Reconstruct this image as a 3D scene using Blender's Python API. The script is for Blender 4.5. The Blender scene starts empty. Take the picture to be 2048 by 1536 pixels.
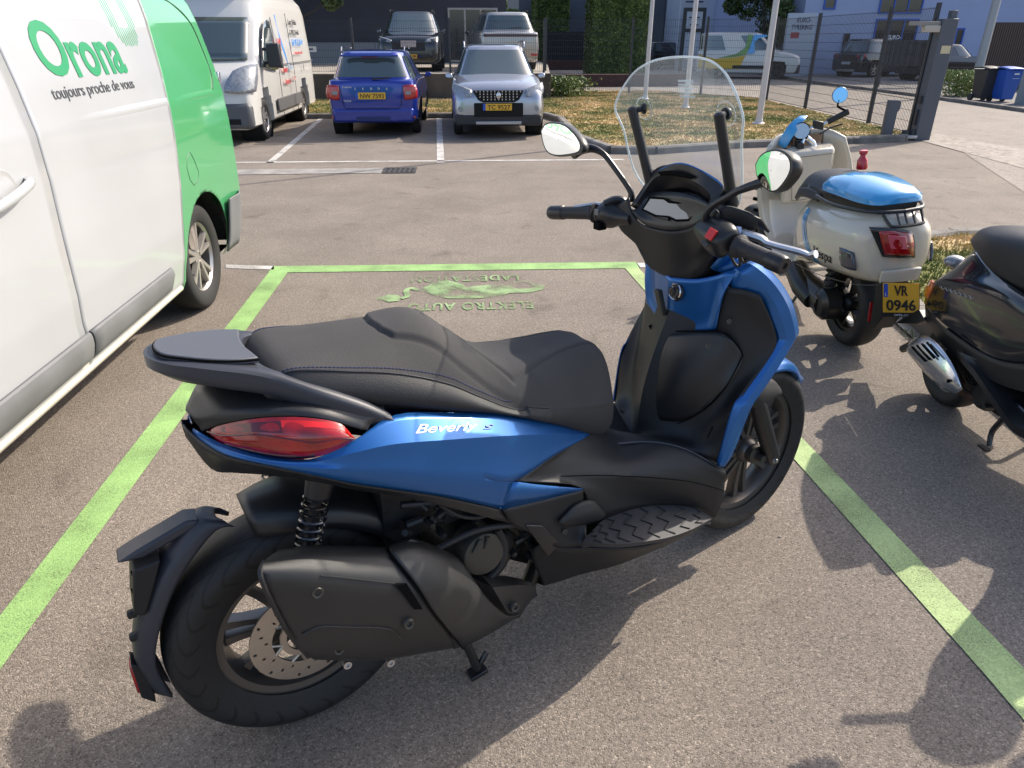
import bpy, bmesh, math, random
from mathutils import Vector, Matrix
random.seed(7)
PI = math.pi
scene = bpy.context.scene
C = bpy.context.scene.collection

# ------------------------------------------------------------------ camera, sky, sun, exposure
F, H = 1410.0, 1.60
TH = math.atan(690.0 / F); PS = math.radians(3.45)
fw = Vector((math.sin(PS) * math.cos(TH), math.cos(PS) * math.cos(TH), -math.sin(TH)))
rt = Vector((math.cos(PS), -math.sin(PS), 0.0)); up = rt.cross(fw)
CAM = Vector((0, 0, H))
cd = bpy.data.cameras.new('camera'); cam = bpy.data.objects.new('camera', cd); C.objects.link(cam)
R3 = Matrix((rt, up, -fw)).transposed()
cam.matrix_world = Matrix.Translation(CAM) @ R3.to_4x4()
cd.sensor_width = 36.0; cd.lens = F / 2048.0 * 36.0; cd.clip_start = 0.05; cd.clip_end = 600.0
scene.camera = cam
scene.view_settings.view_transform = 'Standard'; scene.view_settings.look = 'None'
scene.view_settings.exposure = 0.95; scene.view_settings.gamma = 1.0
SUN_AZ, SUN_EL = math.radians(33.0), math.radians(38.0)      # azimuth from +X towards +Y
w = bpy.data.worlds.new("World"); scene.world = w; w.use_nodes = True
nt = w.node_tree; bg = nt.nodes['Background']
sky = nt.nodes.new('ShaderNodeTexSky'); sky.sky_type = 'NISHITA'; sky.sun_disc = False
sky.sun_elevation = SUN_EL; sky.sun_rotation = PI / 2 - SUN_AZ; sky.dust_density = 2.5; sky.ozone_density = 0.35; sky.air_density = 0.8
nt.links.new(sky.outputs[0], bg.inputs[0]); bg.inputs[1].default_value = 0.15
sl = bpy.data.lights.new('sun', 'SUN'); sl.energy = 3.0; sl.angle = math.radians(0.5); sl.color = (1.0, 0.91, 0.78)
so = bpy.data.objects.new('sun', sl); C.objects.link(so)
sd = Vector((math.cos(SUN_AZ) * math.cos(SUN_EL), math.sin(SUN_AZ) * math.cos(SUN_EL), math.sin(SUN_EL)))
so.rotation_euler = sd.to_track_quat('Z', 'Y').to_euler(); so.location = sd * 40

# ------------------------------------------------------------------ measuring helpers
def ray(x, y): return fw * F + rt * (x - 1024) - up * (y - 768)
def G(x, y, z=0.0):
    r = ray(x, y); return CAM + r * ((z - H) / r.z)
def GX(x, y, X):
    r = ray(x, y); return CAM + r * (X / r.x)
def GY(x, y, Y):
    r = ray(x, y); return CAM + r * (Y / r.y)

# ------------------------------------------------------------------ materials
MATS = {}
def pm(name, col, rough=0.5, metal=0.0, coat=0.0, bump=0.0, bscale=80.0, var=0.0, vscale=6.0, spec=0.5, trans=0.0, emis=None, col2=None):
    if name in MATS: return MATS[name]
    m = bpy.data.materials.new(name); m.use_nodes = True; n = m.node_tree; p = n.nodes['Principled BSDF']
    p.inputs['Base Color'].default_value = (*col, 1); p.inputs['Roughness'].default_value = rough
    p.inputs['Metallic'].default_value = metal; p.inputs['Coat Weight'].default_value = coat
    p.inputs['Coat Roughness'].default_value = 0.04
    p.inputs['Specular IOR Level'].default_value = spec; p.inputs['Transmission Weight'].default_value = trans
    tc = n.nodes.new('ShaderNodeTexCoord')
    if emis: p.inputs['Emission Color'].default_value = (*emis, 1); p.inputs['Emission Strength'].default_value = 1
    if var or col2:
        t = n.nodes.new('ShaderNodeTexNoise'); t.inputs['Scale'].default_value = vscale; t.inputs['Detail'].default_value = 6
        n.links.new(tc.outputs['Object'], t.inputs['Vector'])
        r = n.nodes.new('ShaderNodeValToRGB'); r.color_ramp.elements[0].position = 0.33; r.color_ramp.elements[1].position = 0.68
        a = col2 or tuple(c * (1 - var) for c in col)
        r.color_ramp.elements[0].color = (*a, 1); r.color_ramp.elements[1].color = (*(tuple(min(1, c * (1 + var)) for c in col)), 1)
        n.links.new(t.outputs['Fac'], r.inputs['Fac']); n.links.new(r.outputs['Color'], p.inputs['Base Color'])
        mr = n.nodes.new('ShaderNodeMapRange'); mr.inputs['To Min'].default_value = max(0, rough - 0.07); mr.inputs['To Max'].default_value = min(1, rough + 0.1)
        n.links.new(t.outputs['Fac'], mr.inputs['Value']); n.links.new(mr.outputs[0], p.inputs['Roughness'])
    if bump:
        t2 = n.nodes.new('ShaderNodeTexNoise'); t2.inputs['Scale'].default_value = bscale; t2.inputs['Detail'].default_value = 3
        n.links.new(tc.outputs['Object'], t2.inputs['Vector'])
        b = n.nodes.new('ShaderNodeBump'); b.inputs['Strength'].default_value = bump; b.inputs['Distance'].default_value = 0.002
        n.links.new(t2.outputs['Fac'], b.inputs['Height']); n.links.new(b.outputs[0], p.inputs['Normal'])
    MATS[name] = m; return m

def asphalt(name, base, dark, light, scale=170.0, spots=0.35, mott=0.5):
    m = bpy.data.materials.new(name); m.use_nodes = True; n = m.node_tree; p = n.nodes['Principled BSDF']; L_ = n.links.new
    tc = n.nodes.new('ShaderNodeTexCoord')
    v = n.nodes.new('ShaderNodeTexVoronoi'); v.inputs['Scale'].default_value = scale * 1.45; L_(tc.outputs['Object'], v.inputs['Vector'])
    sep = n.nodes.new('ShaderNodeSeparateColor'); L_(v.outputs['Color'], sep.inputs[0])
    r = n.nodes.new('ShaderNodeValToRGB'); e = r.color_ramp.elements
    e[0].position = 0.0; e[0].color = (*dark, 1); e[1].position = 1.0; e[1].color = (*light, 1)
    k = e.new(0.25); k.color = (*base, 1); k = e.new(0.8); k.color = (*[c * 1.12 for c in base], 1)
    L_(sep.outputs[0], r.inputs['Fac'])
    n1 = n.nodes.new('ShaderNodeTexNoise'); n1.inputs['Scale'].default_value = 1.1; n1.inputs['Detail'].default_value = 9; n1.inputs['Roughness'].default_value = 0.66
    L_(tc.outputs['Object'], n1.inputs['Vector'])
    r1 = n.nodes.new('ShaderNodeMapRange'); r1.inputs['From Min'].default_value = 0.3; r1.inputs['From Max'].default_value = 0.7
    r1.inputs['To Min'].default_value = 1 - 0.22 * mott; r1.inputs['To Max'].default_value = 1 + 0.18 * mott
    L_(n1.outputs['Fac'], r1.inputs['Value'])
    n2 = n.nodes.new('ShaderNodeTexNoise'); n2.inputs['Scale'].default_value = 70; n2.inputs['Detail'].default_value = 5; L_(tc.outputs['Object'], n2.inputs['Vector'])
    r2 = n.nodes.new('ShaderNodeMapRange'); r2.inputs['From Min'].default_value = 0.3; r2.inputs['From Max'].default_value = 0.7
    r2.inputs['To Min'].default_value = 0.82; r2.inputs['To Max'].default_value = 1.17; L_(n2.outputs['Fac'], r2.inputs['Value'])
    mu = n.nodes.new('ShaderNodeMath'); mu.operation = 'MULTIPLY'; L_(r1.outputs[0], mu.inputs[0]); L_(r2.outputs[0], mu.inputs[1])
    mx = n.nodes.new('ShaderNodeVectorMath'); mx.operation = 'SCALE'; L_(r.outputs['Color'], mx.inputs[0]); L_(mu.outputs[0], mx.inputs['Scale'])
    # large stains
    n3 = n.nodes.new('ShaderNodeTexNoise'); n3.inputs['Scale'].default_value = 3.4; n3.inputs['Detail'].default_value = 4; n3.inputs['Distortion'].default_value = 0.6
    L_(tc.outputs['Object'], n3.inputs['Vector'])
    r3 = n.nodes.new('ShaderNodeValToRGB'); r3.color_ramp.elements[0].position = 0.27; r3.color_ramp.elements[0].color = (0.74, 0.73, 0.72, 1)
    r3.color_ramp.elements[1].position = 0.40; r3.color_ramp.elements[1].color = (1, 1, 1, 1); L_(n3.outputs['Fac'], r3.inputs['Fac'])
    m2 = n.nodes.new('ShaderNodeVectorMath'); m2.operation = 'MULTIPLY'; L_(mx.outputs[0], m2.inputs[0]); L_(r3.outputs['Color'], m2.inputs[1])
    L_(m2.outputs[0], p.inputs['Base Color']); p.inputs['Roughness'].default_value = 0.88; p.inputs['Specular IOR Level'].default_value = 0.3
    b = n.nodes.new('ShaderNodeBump'); b.inputs['Strength'].default_value = 0.75; b.inputs['Distance'].default_value = 0.003
    ad = n.nodes.new('ShaderNodeMath'); ad.operation = 'SUBTRACT'; L_(n2.outputs['Fac'], ad.inputs[0]); L_(v.outputs['Distance'], ad.inputs[1])
    L_(ad.outputs[0], b.inputs['Height']); L_(b.outputs[0], p.inputs['Normal'])
    return m

def paint(name, col, thr=0.42, worn=0.5):
    """road paint with the asphalt showing through where it is worn (alpha holes)"""
    m = bpy.data.materials.new(name); m.use_nodes = True; n = m.node_tree; p = n.nodes['Principled BSDF']; L_ = n.links.new
    tc = n.nodes.new('ShaderNodeTexCoord')
    a = n.nodes.new('ShaderNodeTexNoise'); a.inputs['Scale'].default_value = 210; a.inputs['Detail'].default_value = 5; L_(tc.outputs['Object'], a.inputs['Vector'])
    c = n.nodes.new('ShaderNodeTexNoise'); c.inputs['Scale'].default_value = 5; c.inputs['Detail'].default_value = 6; L_(tc.outputs['Object'], c.inputs['Vector'])
    s = n.nodes.new('ShaderNodeMath'); s.operation = 'MULTIPLY_ADD'; L_(c.outputs['Fac'], s.inputs[0]); s.inputs[1].default_value = worn; L_(a.outputs['Fac'], s.inputs[2])
    r = n.nodes.new('ShaderNodeMapRange'); r.inputs['From Min'].default_value = thr + worn * 0.5 - 0.06; r.inputs['From Max'].default_value = thr + worn * 0.5 + 0.03
    L_(s.outputs[0], r.inputs['Value']); L_(r.outputs[0], p.inputs['Alpha'])
    cr = n.nodes.new('ShaderNodeValToRGB'); cr.color_ramp.elements[0].color = (*[x * 0.78 for x in col], 1); cr.color_ramp.elements[1].color = (*[min(1, x * 1.15) for x in col], 1)
    cr.color_ramp.elements[0].position = 0.3; cr.color_ramp.elements[1].position = 0.7
    L_(c.outputs['Fac'], cr.inputs['Fac']); p.inputs['Roughness'].default_value = 0.75
    vv = n.nodes.new('ShaderNodeTexVoronoi'); vv.inputs['Scale'].default_value = 240; L_(tc.outputs['Object'], vv.inputs['Vector']); sp_ = n.nodes.new('ShaderNodeSeparateColor'); L_(vv.outputs['Color'], sp_.inputs[0])
    mr_ = n.nodes.new('ShaderNodeMapRange'); mr_.inputs['To Min'].default_value = .80; mr_.inputs['To Max'].default_value = 1.18; L_(sp_.outputs[0], mr_.inputs['Value']); vs_ = n.nodes.new('ShaderNodeVectorMath'); vs_.operation = 'SCALE'; L_(cr.outputs['Color'], vs_.inputs[0]); L_(mr_.outputs[0], vs_.inputs['Scale']); L_(vs_.outputs[0], p.inputs['Base Color'])
    b = n.nodes.new('ShaderNodeBump'); b.inputs['Strength'].default_value = 0.7; b.inputs['Distance'].default_value = 0.003
    L_(a.outputs['Fac'], b.inputs['Height']); L_(b.outputs[0], p.inputs['Normal'])
    return m

def clear_mat(name, tint=(0.96, 0.985, 0.99), haze=0.05, ior=1.25):
    m = bpy.data.materials.new(name); m.use_nodes = True; n = m.node_tree; n.nodes.clear(); L_ = n.links.new
    o = n.nodes.new('ShaderNodeOutputMaterial'); t = n.nodes.new('ShaderNodeBsdfTransparent'); t.inputs[0].default_value = (*tint, 1)
    g = n.nodes.new('ShaderNodeBsdfGlossy'); g.inputs['Roughness'].default_value = 0.03; g.inputs['Color'].default_value = (0.9, 0.95, 1, 1)
    lw = n.nodes.new('ShaderNodeLayerWeight'); lw.inputs['Blend'].default_value = 0.5
    pw = n.nodes.new('ShaderNodeMath'); pw.operation = 'POWER'; L_(lw.outputs['Facing'], pw.inputs[0]); pw.inputs[1].default_value = 4.0
    f = n.nodes.new('ShaderNodeMapRange'); L_(pw.outputs[0], f.inputs['Value']); f.inputs['To Min'].default_value = (ior - 1) ** 2 / (ior + 1) ** 2 * 2; f.inputs['To Max'].default_value = 0.8
    mx = n.nodes.new('ShaderNodeMixShader'); L_(f.outputs[0], mx.inputs[0]); L_(t.outputs[0], mx.inputs[1]); L_(g.outputs[0], mx.inputs[2])
    d = n.nodes.new('ShaderNodeBsdfDiffuse'); d.inputs['Color'].default_value = (0.80, 0.84, 0.85, 1)
    m2 = n.nodes.new('ShaderNodeMixShader'); m2.inputs[0].default_value = haze; L_(mx.outputs[0], m2.inputs[1]); L_(d.outputs[0], m2.inputs[2])
    L_(m2.outputs[0], o.inputs[0]); return m

# ------------------------------------------------------------------ mesh helpers
def cr4(a, b, c, d, t):
    return 0.5 * ((2 * b) + (c - a) * t + (2 * a - 5 * b + 4 * c - d) * t * t + (3 * b - a - 3 * c + d) * t ** 3)
def spline(P, k, lin=False):
    P = [Vector(p) for p in P]; out = []
    if k <= 1: return P
    for i in range(len(P) - 1):
        a = P[i - 1] if i else 2 * P[0] - P[1]; d = P[i + 2] if i + 2 < len(P) else 2 * P[-1] - P[-2]
        for j in range(k):
            t = j / k
            out.append(P[i].lerp(P[i + 1], t) if lin else cr4(a, P[i], P[i + 1], d, t))
    out.append(P[-1]); return out
def resample(P, n, smooth=True):
    D = spline(P, 8, not smooth); s = [0.0]
    for i in range(1, len(D)): s.append(s[-1] + (D[i] - D[i - 1]).length)
    out = []; j = 0
    for i in range(n):
        t = s[-1] * i / (n - 1)
        while j < len(s) - 2 and s[j + 1] < t: j += 1
        u = (t - s[j]) / max(1e-9, s[j + 1] - s[j]); out.append(D[j].lerp(D[j + 1], min(1, max(0, u))))
    return out
def mir(P): return [Vector((p[0], -p[1], p[2])) for p in P]

class MB:
    def __init__(s): s.v = []; s.f = []
    def face(s, pts):
        b = len(s.v); s.v += [Vector(p) for p in pts]; s.f.append(tuple(range(b, b + len(pts)))); return s
    def mesh(s, V, Fc):
        b = len(s.v); s.v += [Vector(p) for p in V]; s.f += [tuple(b + i for i in f) for f in Fc]; return s
    def grid(s, rows, ku=4, kv=4, sharp=(), lin_u=False, lin_v=False, close_u=False, close_v=False):
        """rows: equal-length lists of points; Catmull-Rom both ways, breaking the surface at the 'sharp' rows"""
        cuts = [0] + [i for i in sharp if 0 < i < len(rows) - 1] + [len(rows) - 1]
        for a, b in zip(cuts[:-1], cuts[1:]):
            seg = [spline(r, ku, lin_u) for r in rows[a:b + 1]]
            cols = [spline([r[i] for r in seg], kv, lin_v) for i in range(len(seg[0]))]
            nu, nv = len(cols), len(cols[0]); base = len(s.v)
            for c in cols: s.v += c
            for i in range(nu - 1 + (1 if close_u else 0)):
                for j in range(nv - 1 + (1 if close_v else 0)):
                    i2 = (i + 1) % nu; j2 = (j + 1) % nv
                    s.f.append((base + i * nv + j, base + i2 * nv + j, base + i2 * nv + j2, base + i * nv + j2))
        return s
    def loft(s, loops, ku=1, caps=True, smooth=False):
        """closed loops of equal count joined end to end"""
        L_ = [[Vector(p) for p in l] for l in loops]
        if smooth:
            cols = [spline([l[i] for l in L_], ku) for i in range(len(L_[0]))]
            L_ = [[c[j] for c in cols] for j in range(len(cols[0]))]
        n = len(L_[0]); base = len(s.v)
        for l in L_: s.v += l
        for i in range(len(L_) - 1):
            for j in range(n):
                s.f.append((base + i * n + j, base + i * n + (j + 1) % n, base + (i + 1) * n + (j + 1) % n, base + (i + 1) * n + j))
        if caps:
            s.f.append(tuple(base + j for j in range(n))[::-1]); s.f.append(tuple(base + (len(L_) - 1) * n + j for j in range(n)))
        return s
    def box(s, a, b):
        x0, y0, z0 = a; x1, y1, z1 = b
        V = [(x0, y0, z0), (x1, y0, z0), (x1, y1, z0), (x0, y1, z0), (x0, y0, z1), (x1, y0, z1), (x1, y1, z1), (x0, y1, z1)]
        return s.mesh(V, [(0, 3, 2, 1), (4, 5, 6, 7), (0, 1, 5, 4), (1, 2, 6, 5), (2, 3, 7, 6), (3, 0, 4, 7)])
    def obox(s, c, ax, ay, az):
        c = Vector(c); ax = Vector(ax); ay = Vector(ay); az = Vector(az)
        V = [c + i * ax + j * ay + k * az for k in (-1, 1) for i, j in ((-1, -1), (1, -1), (1, 1), (-1, 1))]
        return s.mesh(V, [(0, 3, 2, 1), (4, 5, 6, 7), (0, 1, 5, 4), (1, 2, 6, 5), (2, 3, 7, 6), (3, 0, 4, 7)])
    def tube(s, P, r, n=10, caps=True, smooth=0):
        P = [Vector(p) for p in P]; R = list(r) if isinstance(r, (list, tuple)) else [r] * len(P)
        if smooth:
            D = spline([(*p, ) for p in P], smooth); m = len(P) - 1
            R = [R[min(m, int(i / smooth))] + (R[min(m, int(i / smooth) + 1)] - R[min(m, int(i / smooth))]) * ((i % smooth) / smooth) for i in range(len(D))]; P = D
        loops = []; prev = None
        for i, p in enumerate(P):
            t = (P[min(i + 1, len(P) - 1)] - P[max(i - 1, 0)]).normalized()
            if prev is None:
                a = t.cross(Vector((0, 0, 1)))
                if a.length < 1e-3: a = t.cross(Vector((0, 1, 0)))
            else: a = prev - t * prev.dot(t)
            a.normalize(); b = t.cross(a); prev = a
            loops.append([p + R[i] * (math.cos(2 * PI * k / n) * a + math.sin(2 * PI * k / n) * b) for k in range(n)])
        return s.loft(loops, caps=caps)
    def lathe(s, c, axis, prof, n=32, ref=None, a0=0, a1=2 * PI):
        """prof: (radius, distance along axis)"""
        c = Vector(c); ax = Vector(axis).normalized(); u = Vector(ref) if ref else (ax.cross(Vector((0, 0, 1))) if abs(ax.z) < 0.9 else ax.cross(Vector((1, 0, 0))))
        u.normalize(); v = ax.cross(u); base = len(s.v); full = abs(a1 - a0 - 2 * PI) < 1e-6; m = n if full else n + 1
        for k in range(m):
            t = a0 + (a1 - a0) * k / n
            for (r, d) in prof: s.v.append(c + ax * d + r * (math.cos(t) * u + math.sin(t) * v))
        q_ = len(prof)
        for k in range(n):
            k2 = (k + 1) % m
            for j in range(q_ - 1):
                s.f.append((base + k * q_ + j, base + k2 * q_ + j, base + k2 * q_ + j + 1, base + k * q_ + j + 1))
        return s
    def prism(s, poly, d):
        """polygon extruded by vector d"""
        P = [Vector(p) for p in poly]; d = Vector(d); n = len(P); b = len(s.v); s.v += P + [p + d for p in P]
        s.f.append(tuple(b + i for i in range(n))[::-1]); s.f.append(tuple(b + n + i for i in range(n)))
        for i in range(n): s.f.append((b + i, b + (i + 1) % n, b + n + (i + 1) % n, b + n + i))
        return s
    def ball(s, c, r, n=12, m=8):
        c = Vector(c); r = Vector(r) if isinstance(r, (tuple, list, Vector)) else Vector((r, r, r))
        pr = [[c + Vector((r.x * math.sin(PI * j / m) * math.cos(2 * PI * k / n), r.y * math.sin(PI * j / m) * math.sin(2 * PI * k / n), r.z * math.cos(PI * j / m))) for k in range(n)] for j in range(m + 1)]
        return s.loft(pr, caps=False)
    def mirror(s):
        n = len(s.v); s.v += [Vector((p.x, -p.y, p.z)) for p in s.v]; s.f += [tuple(n + i for i in f[::-1]) for f in s.f]; return s
    def flipped(s):
        m = MB(); m.v = [Vector((p.x, -p.y, p.z)) for p in s.v]; m.f = [f[::-1] for f in s.f]; return m
    def build(s, name, mat, parent=None, sharp=35, solid=0, bevel=0, sub=0, weld=True, off=0, flat=False, xf=None):
        me = bpy.data.meshes.new(name); V = [xf(v) for v in s.v] if xf else s.v
        me.from_pydata([tuple(v) for v in V], [], s.f); me.materials.append(mat)
        if weld:
            bm = bmesh.new(); bm.from_mesh(me); bmesh.ops.remove_doubles(bm, verts=bm.verts, dist=1e-5)
            bmesh.ops.recalc_face_normals(bm, faces=bm.faces); bm.to_mesh(me); bm.free()
        if not flat:
            for p in me.polygons: p.use_smooth = True
            me.set_sharp_from_angle(angle=math.radians(sharp))
        o = bpy.data.objects.new(name, me); C.objects.link(o)
        if parent: o.parent = parent
        if solid: md = o.modifiers.new('solid', 'SOLIDIFY'); md.thickness = solid; md.offset = off
        if bevel: md = o.modifiers.new('bevel', 'BEVEL'); md.width = bevel; md.segments = 2; md.limit_method = 'ANGLE'; md.angle_limit = math.radians(40)
        if sub: md = o.modifiers.new('sub', 'SUBSURF'); md.levels = sub; md.render_levels = sub
        return o

def empty(name, loc=(0, 0, 0), rz=0.0, scale=1.0):
    o = bpy.data.objects.new(name, None); C.objects.link(o); o.location = loc; o.rotation_euler = (0, 0, rz); o.scale = (scale,) * 3
    o.empty_display_size = 0.1; return o
def tag(o, label=None, cat=None, group=None, kind=None):
    if label: o['label'] = label
    if cat: o['category'] = cat
    if group: o['group'] = group
    if kind: o['kind'] = kind
    return o
def text(body, name, mat, parent, origin, xdir, ydir, height, extrude=0.002, bold=0.0, width=None, shear=0.0, center=False, fn=None, spacing=1.0):
    """flat lettering: origin = lower left of the line, xdir = reading direction, ydir = up"""
    cu = bpy.data.curves.new(name, 'FONT'); cu.body = body; cu.size = 1.0; cu.offset = bold; cu.shear = shear; cu.space_character = spacing
    cu.extrude = extrude / height; cu.resolution_u = 4
    ob = bpy.data.objects.new(name, cu); C.objects.link(ob); dg = bpy.context.evaluated_depsgraph_get(); dg.update()
    me = bpy.data.meshes.new_from_object(ob.evaluated_get(dg)); bpy.data.objects.remove(ob)
    xs = [v.co.x for v in me.vertices]; x0, x1 = min(xs), max(xs)
    sx = (width / (x1 - x0)) if width else height / 0.72; sy = height / 0.72
    X = Vector(xdir).normalized(); Y = Vector(ydir).normalized(); Z = X.cross(Y); o0 = Vector(origin)
    for v in me.vertices:
        a = (v.co.x - (x0 if not center else (x0 + x1) / 2)) * sx
        p = o0 + X * a + Y * v.co.y * sy + Z * (v.co.z * height)
        v.co = fn(p) if fn else p
    me.materials.clear(); me.materials.append(mat)
    o = bpy.data.objects.new(name, me); C.objects.link(o)
    if parent: o.parent = parent
    return o
# ================================================================== GROUND, MARKINGS, KERBS, GRASS
asM = asphalt('asphalt', (0.205, 0.174, 0.145), (0.108, 0.091, 0.076), (0.36, 0.308, 0.255), mott=.85)
roM = asphalt('road_asphalt', (0.255, 0.222, 0.19), (0.15, 0.13, 0.11), (0.36, 0.32, 0.275), scale=60, mott=.6)
pvM = asphalt('paving', (0.29, 0.255, 0.22), (0.18, 0.16, 0.14), (0.38, 0.34, 0.30), scale=9, mott=.5)
conM = pm('concrete', (0.27, 0.255, 0.235), .85, bump=.6, bscale=60, var=.25, vscale=5)
kerbM = pm('kerb_stone', (0.17, 0.155, 0.14), .85, bump=.8, bscale=50, var=.35, vscale=4)
whP = paint('white_paint', (0.52, 0.50, 0.47), thr=.40)
grP = paint('green_paint', (0.26, 0.43, 0.15), thr=.375, worn=.30)
grL = paint('pale_green_paint', (0.36, 0.47, 0.20), thr=.375, worn=.30)
stP = paint('worn_green_paint', (0.25, 0.36, 0.17), thr=.484, worn=.9)
m = MB(); m.face([(-150, -40, 0), (150, -40, 0), (150, 260, 0), (-150, 260, 0)]); tag(m.build('ground', asM, flat=True), kind='structure')
def sheet(name, pts, z, mat, kind='structure', **k):
    m = MB(); m.face([(p[0], p[1], z) for p in pts]); o = m.build(name, mat, flat=True)
    if kind: o['kind'] = kind
    for a, b in k.items(): o[a] = b
    return o
# street beyond the fence, pavement, pavers at the gateway
sheet('road', [(8.35, 13.2), (8.7, 13.3), G(2048, 385), (40, 5), (60, 14), G(2048, 222), G(1840, 195), G(1640, 170), G(1480, 150), (9.5, 60), (4, 60), (6.2, 24.5), (8.45, 21)], .004, roM)
sheet('paving', [(7.9, 12.45), (8.75, 13.4), G(2048, 300), (16, 7.5), (12, 4.5), G(2048, 338)], .008, pvM)
sheet('pavement', [G(2048, 224), G(1840, 194), G(1640, 168), G(1500, 146), (40, 80), (80, 80), (60, 14)], .012, asphalt('pavement_asphalt', (.19, .175, .165), (.12, .11, .1), (.28, .26, .24), scale=50))
m = MB(); kp = [G(2100, 232), G(2048, 224), G(1840, 194), G(1640, 168), G(1500, 146)]
for a, b in zip(kp[:-1], kp[1:]): n = Vector((-(b - a).y, (b - a).x, 0)).normalized() * .10; m.mesh([a, b, b + n, a + n, a + Vector((0, 0, .09)), b + Vector((0, 0, .09)), b + n + Vector((0, 0, .09)), a + n + Vector((0, 0, .09))], [(0, 1, 5, 4), (4, 5, 6, 7), (2, 3, 7, 6)])
tag(m.build('street_kerb', kerbM, flat=True), kind='structure')
# green bay
def mark(name, pts, mat, z=.004): return sheet(name, pts, z, mat)
mark('bay_line', [G(0, 1355) + Vector((.06, -.75, 0)), G(0, 1355), (-1.393, 5.43, 0), (-1.393, 5.30, 0), (-1.535, 5.30, 0), G(0, 1240), G(0, 1240) + Vector((.02, -.9, 0))][:0] or [(-1.345, .6, 0), (-1.393, 5.29, 0), (-1.536, 5.29, 0), (-1.458, .6, 0)], grP)
mark('bay_line', [(1.555, .6, 0), (1.530, 1.35, 0), (1.30, 5.24, 0), (1.195, 5.24, 0), (1.405, 1.35, 0), (1.43, .6, 0)], grL)
mark('bay_line', [(-1.54, 5.292, 0), (1.305, 5.242, 0), (1.315, 5.41, 0), (-1.545, 5.462, 0)], grP)
mark('bay_line', [G(452, 537), G(548, 540), G(548, 533), G(452, 530)], whP); mark('bay_line', [(1.318, 5.26, 0), (1.9, 5.25, 0), (1.9, 5.35, 0), (1.318, 5.38, 0)], whP)
# stencil, to be read from the far side
def gtext(s_, px0, px1, y, h, sp_=1.0):
    a, b = G(px0, y), G(px1, y); o = text(s_, 'bay_lettering', stP, None, (b.x, b.y, .005), (-1, .0, 0), (0, -1, 0), h, extrude=.0003, bold=.02, width=(b.x - a.x), spacing=sp_); o['kind'] = 'structure'
gtext('ELEKTRO AUTO', 818, 1064, 604, .14, 1.15); gtext('LADESTATION', 825, 1036, 551, .13, 1.15)
def gpoly(name, pts, z=.005): return sheet(name, [G(*p) for p in pts], z, stP)
gpoly('bay_symbol', [(845, 578), (862, 569), (880, 566), (905, 565), (925, 569), (933, 576), (945, 574), (968, 572), (985, 570), (1005, 568), (1012, 572), (1018, 578), (1026, 580), (1068, 577), (1078, 576), (1078, 568), (1090, 573), (1086, 580), (1060, 586), (1020, 587), (1000, 594), (950, 598), (895, 598), (868, 592), (852, 585)])
m = MB()
for c_ in ((890, 574), (1045, 573)):
    ce = G(*c_); m.lathe(ce + Vector((0, 0, .006)), (0, 0, 1), [(.12, 0), (.075, 0)], n=28)
tag(m.build('bay_symbol', stP, flat=True), kind='structure')
gpoly('bay_symbol', [(753, 596), (770, 594), (775, 590), (798, 592), (802, 597), (797, 603), (776, 605), (770, 602), (753, 601)]); m = MB(); m.tube([G(802, 597, .005), G(815, 592, .005), (G(812, 582, .005)), G(822, 576, .005), G(835, 580, .005), G(846, 582, .005)], .02, n=4, smooth=4)
for v in m.v: v.z = .0055 + (v.z - .005) * .02
tag(m.build('bay_symbol', stP, flat=True), kind='structure')
# white bays at the back, gutter, grate
yb_ = 10.75
mark('parking_line', [(-8, yb_, 0), (2.3, yb_ - .12, 0), (2.3, yb_ - .02, 0), (-8, yb_ + .10, 0)], whP)
mark('parking_line', [G(532, 326), G(546, 326), G(648, 237), G(638, 237)], whP); mark('parking_line', [G(874, 326), G(889, 326), G(883, 237), G(873, 237)], whP)
mark('parking_line', [(-6.2, 10.8, 0), (-6.05, 10.8, 0), (-6.4, 16.8, 0), (-6.5, 16.8, 0)], whP)
sheet('gutter', [(-8, 9.62), (-1.16, 9.72), (-1.16, 10.12), (-8, 10.05)], .006, conM)
m = MB(); m.box((-1.14, 9.68, .004), (-.70, 10.13, .010)); g_ = m.build('drain_cover', pm('cast_iron', (.07, .065, .06), .6, metal=.5), flat=True); tag(g_, 'slotted cast iron drain cover at the end of the pale gutter strip', 'drain cover')
m = MB()
for i in range(6):
    for j in range(2): m.box((-1.10 + i * .066, 9.73 + j * .19, .0105), (-1.065 + i * .066, 9.86 + j * .19, .0115))
m.build('slots', pm('drain_dark', (.004, .004, .004), .9), g_, flat=True)
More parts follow.
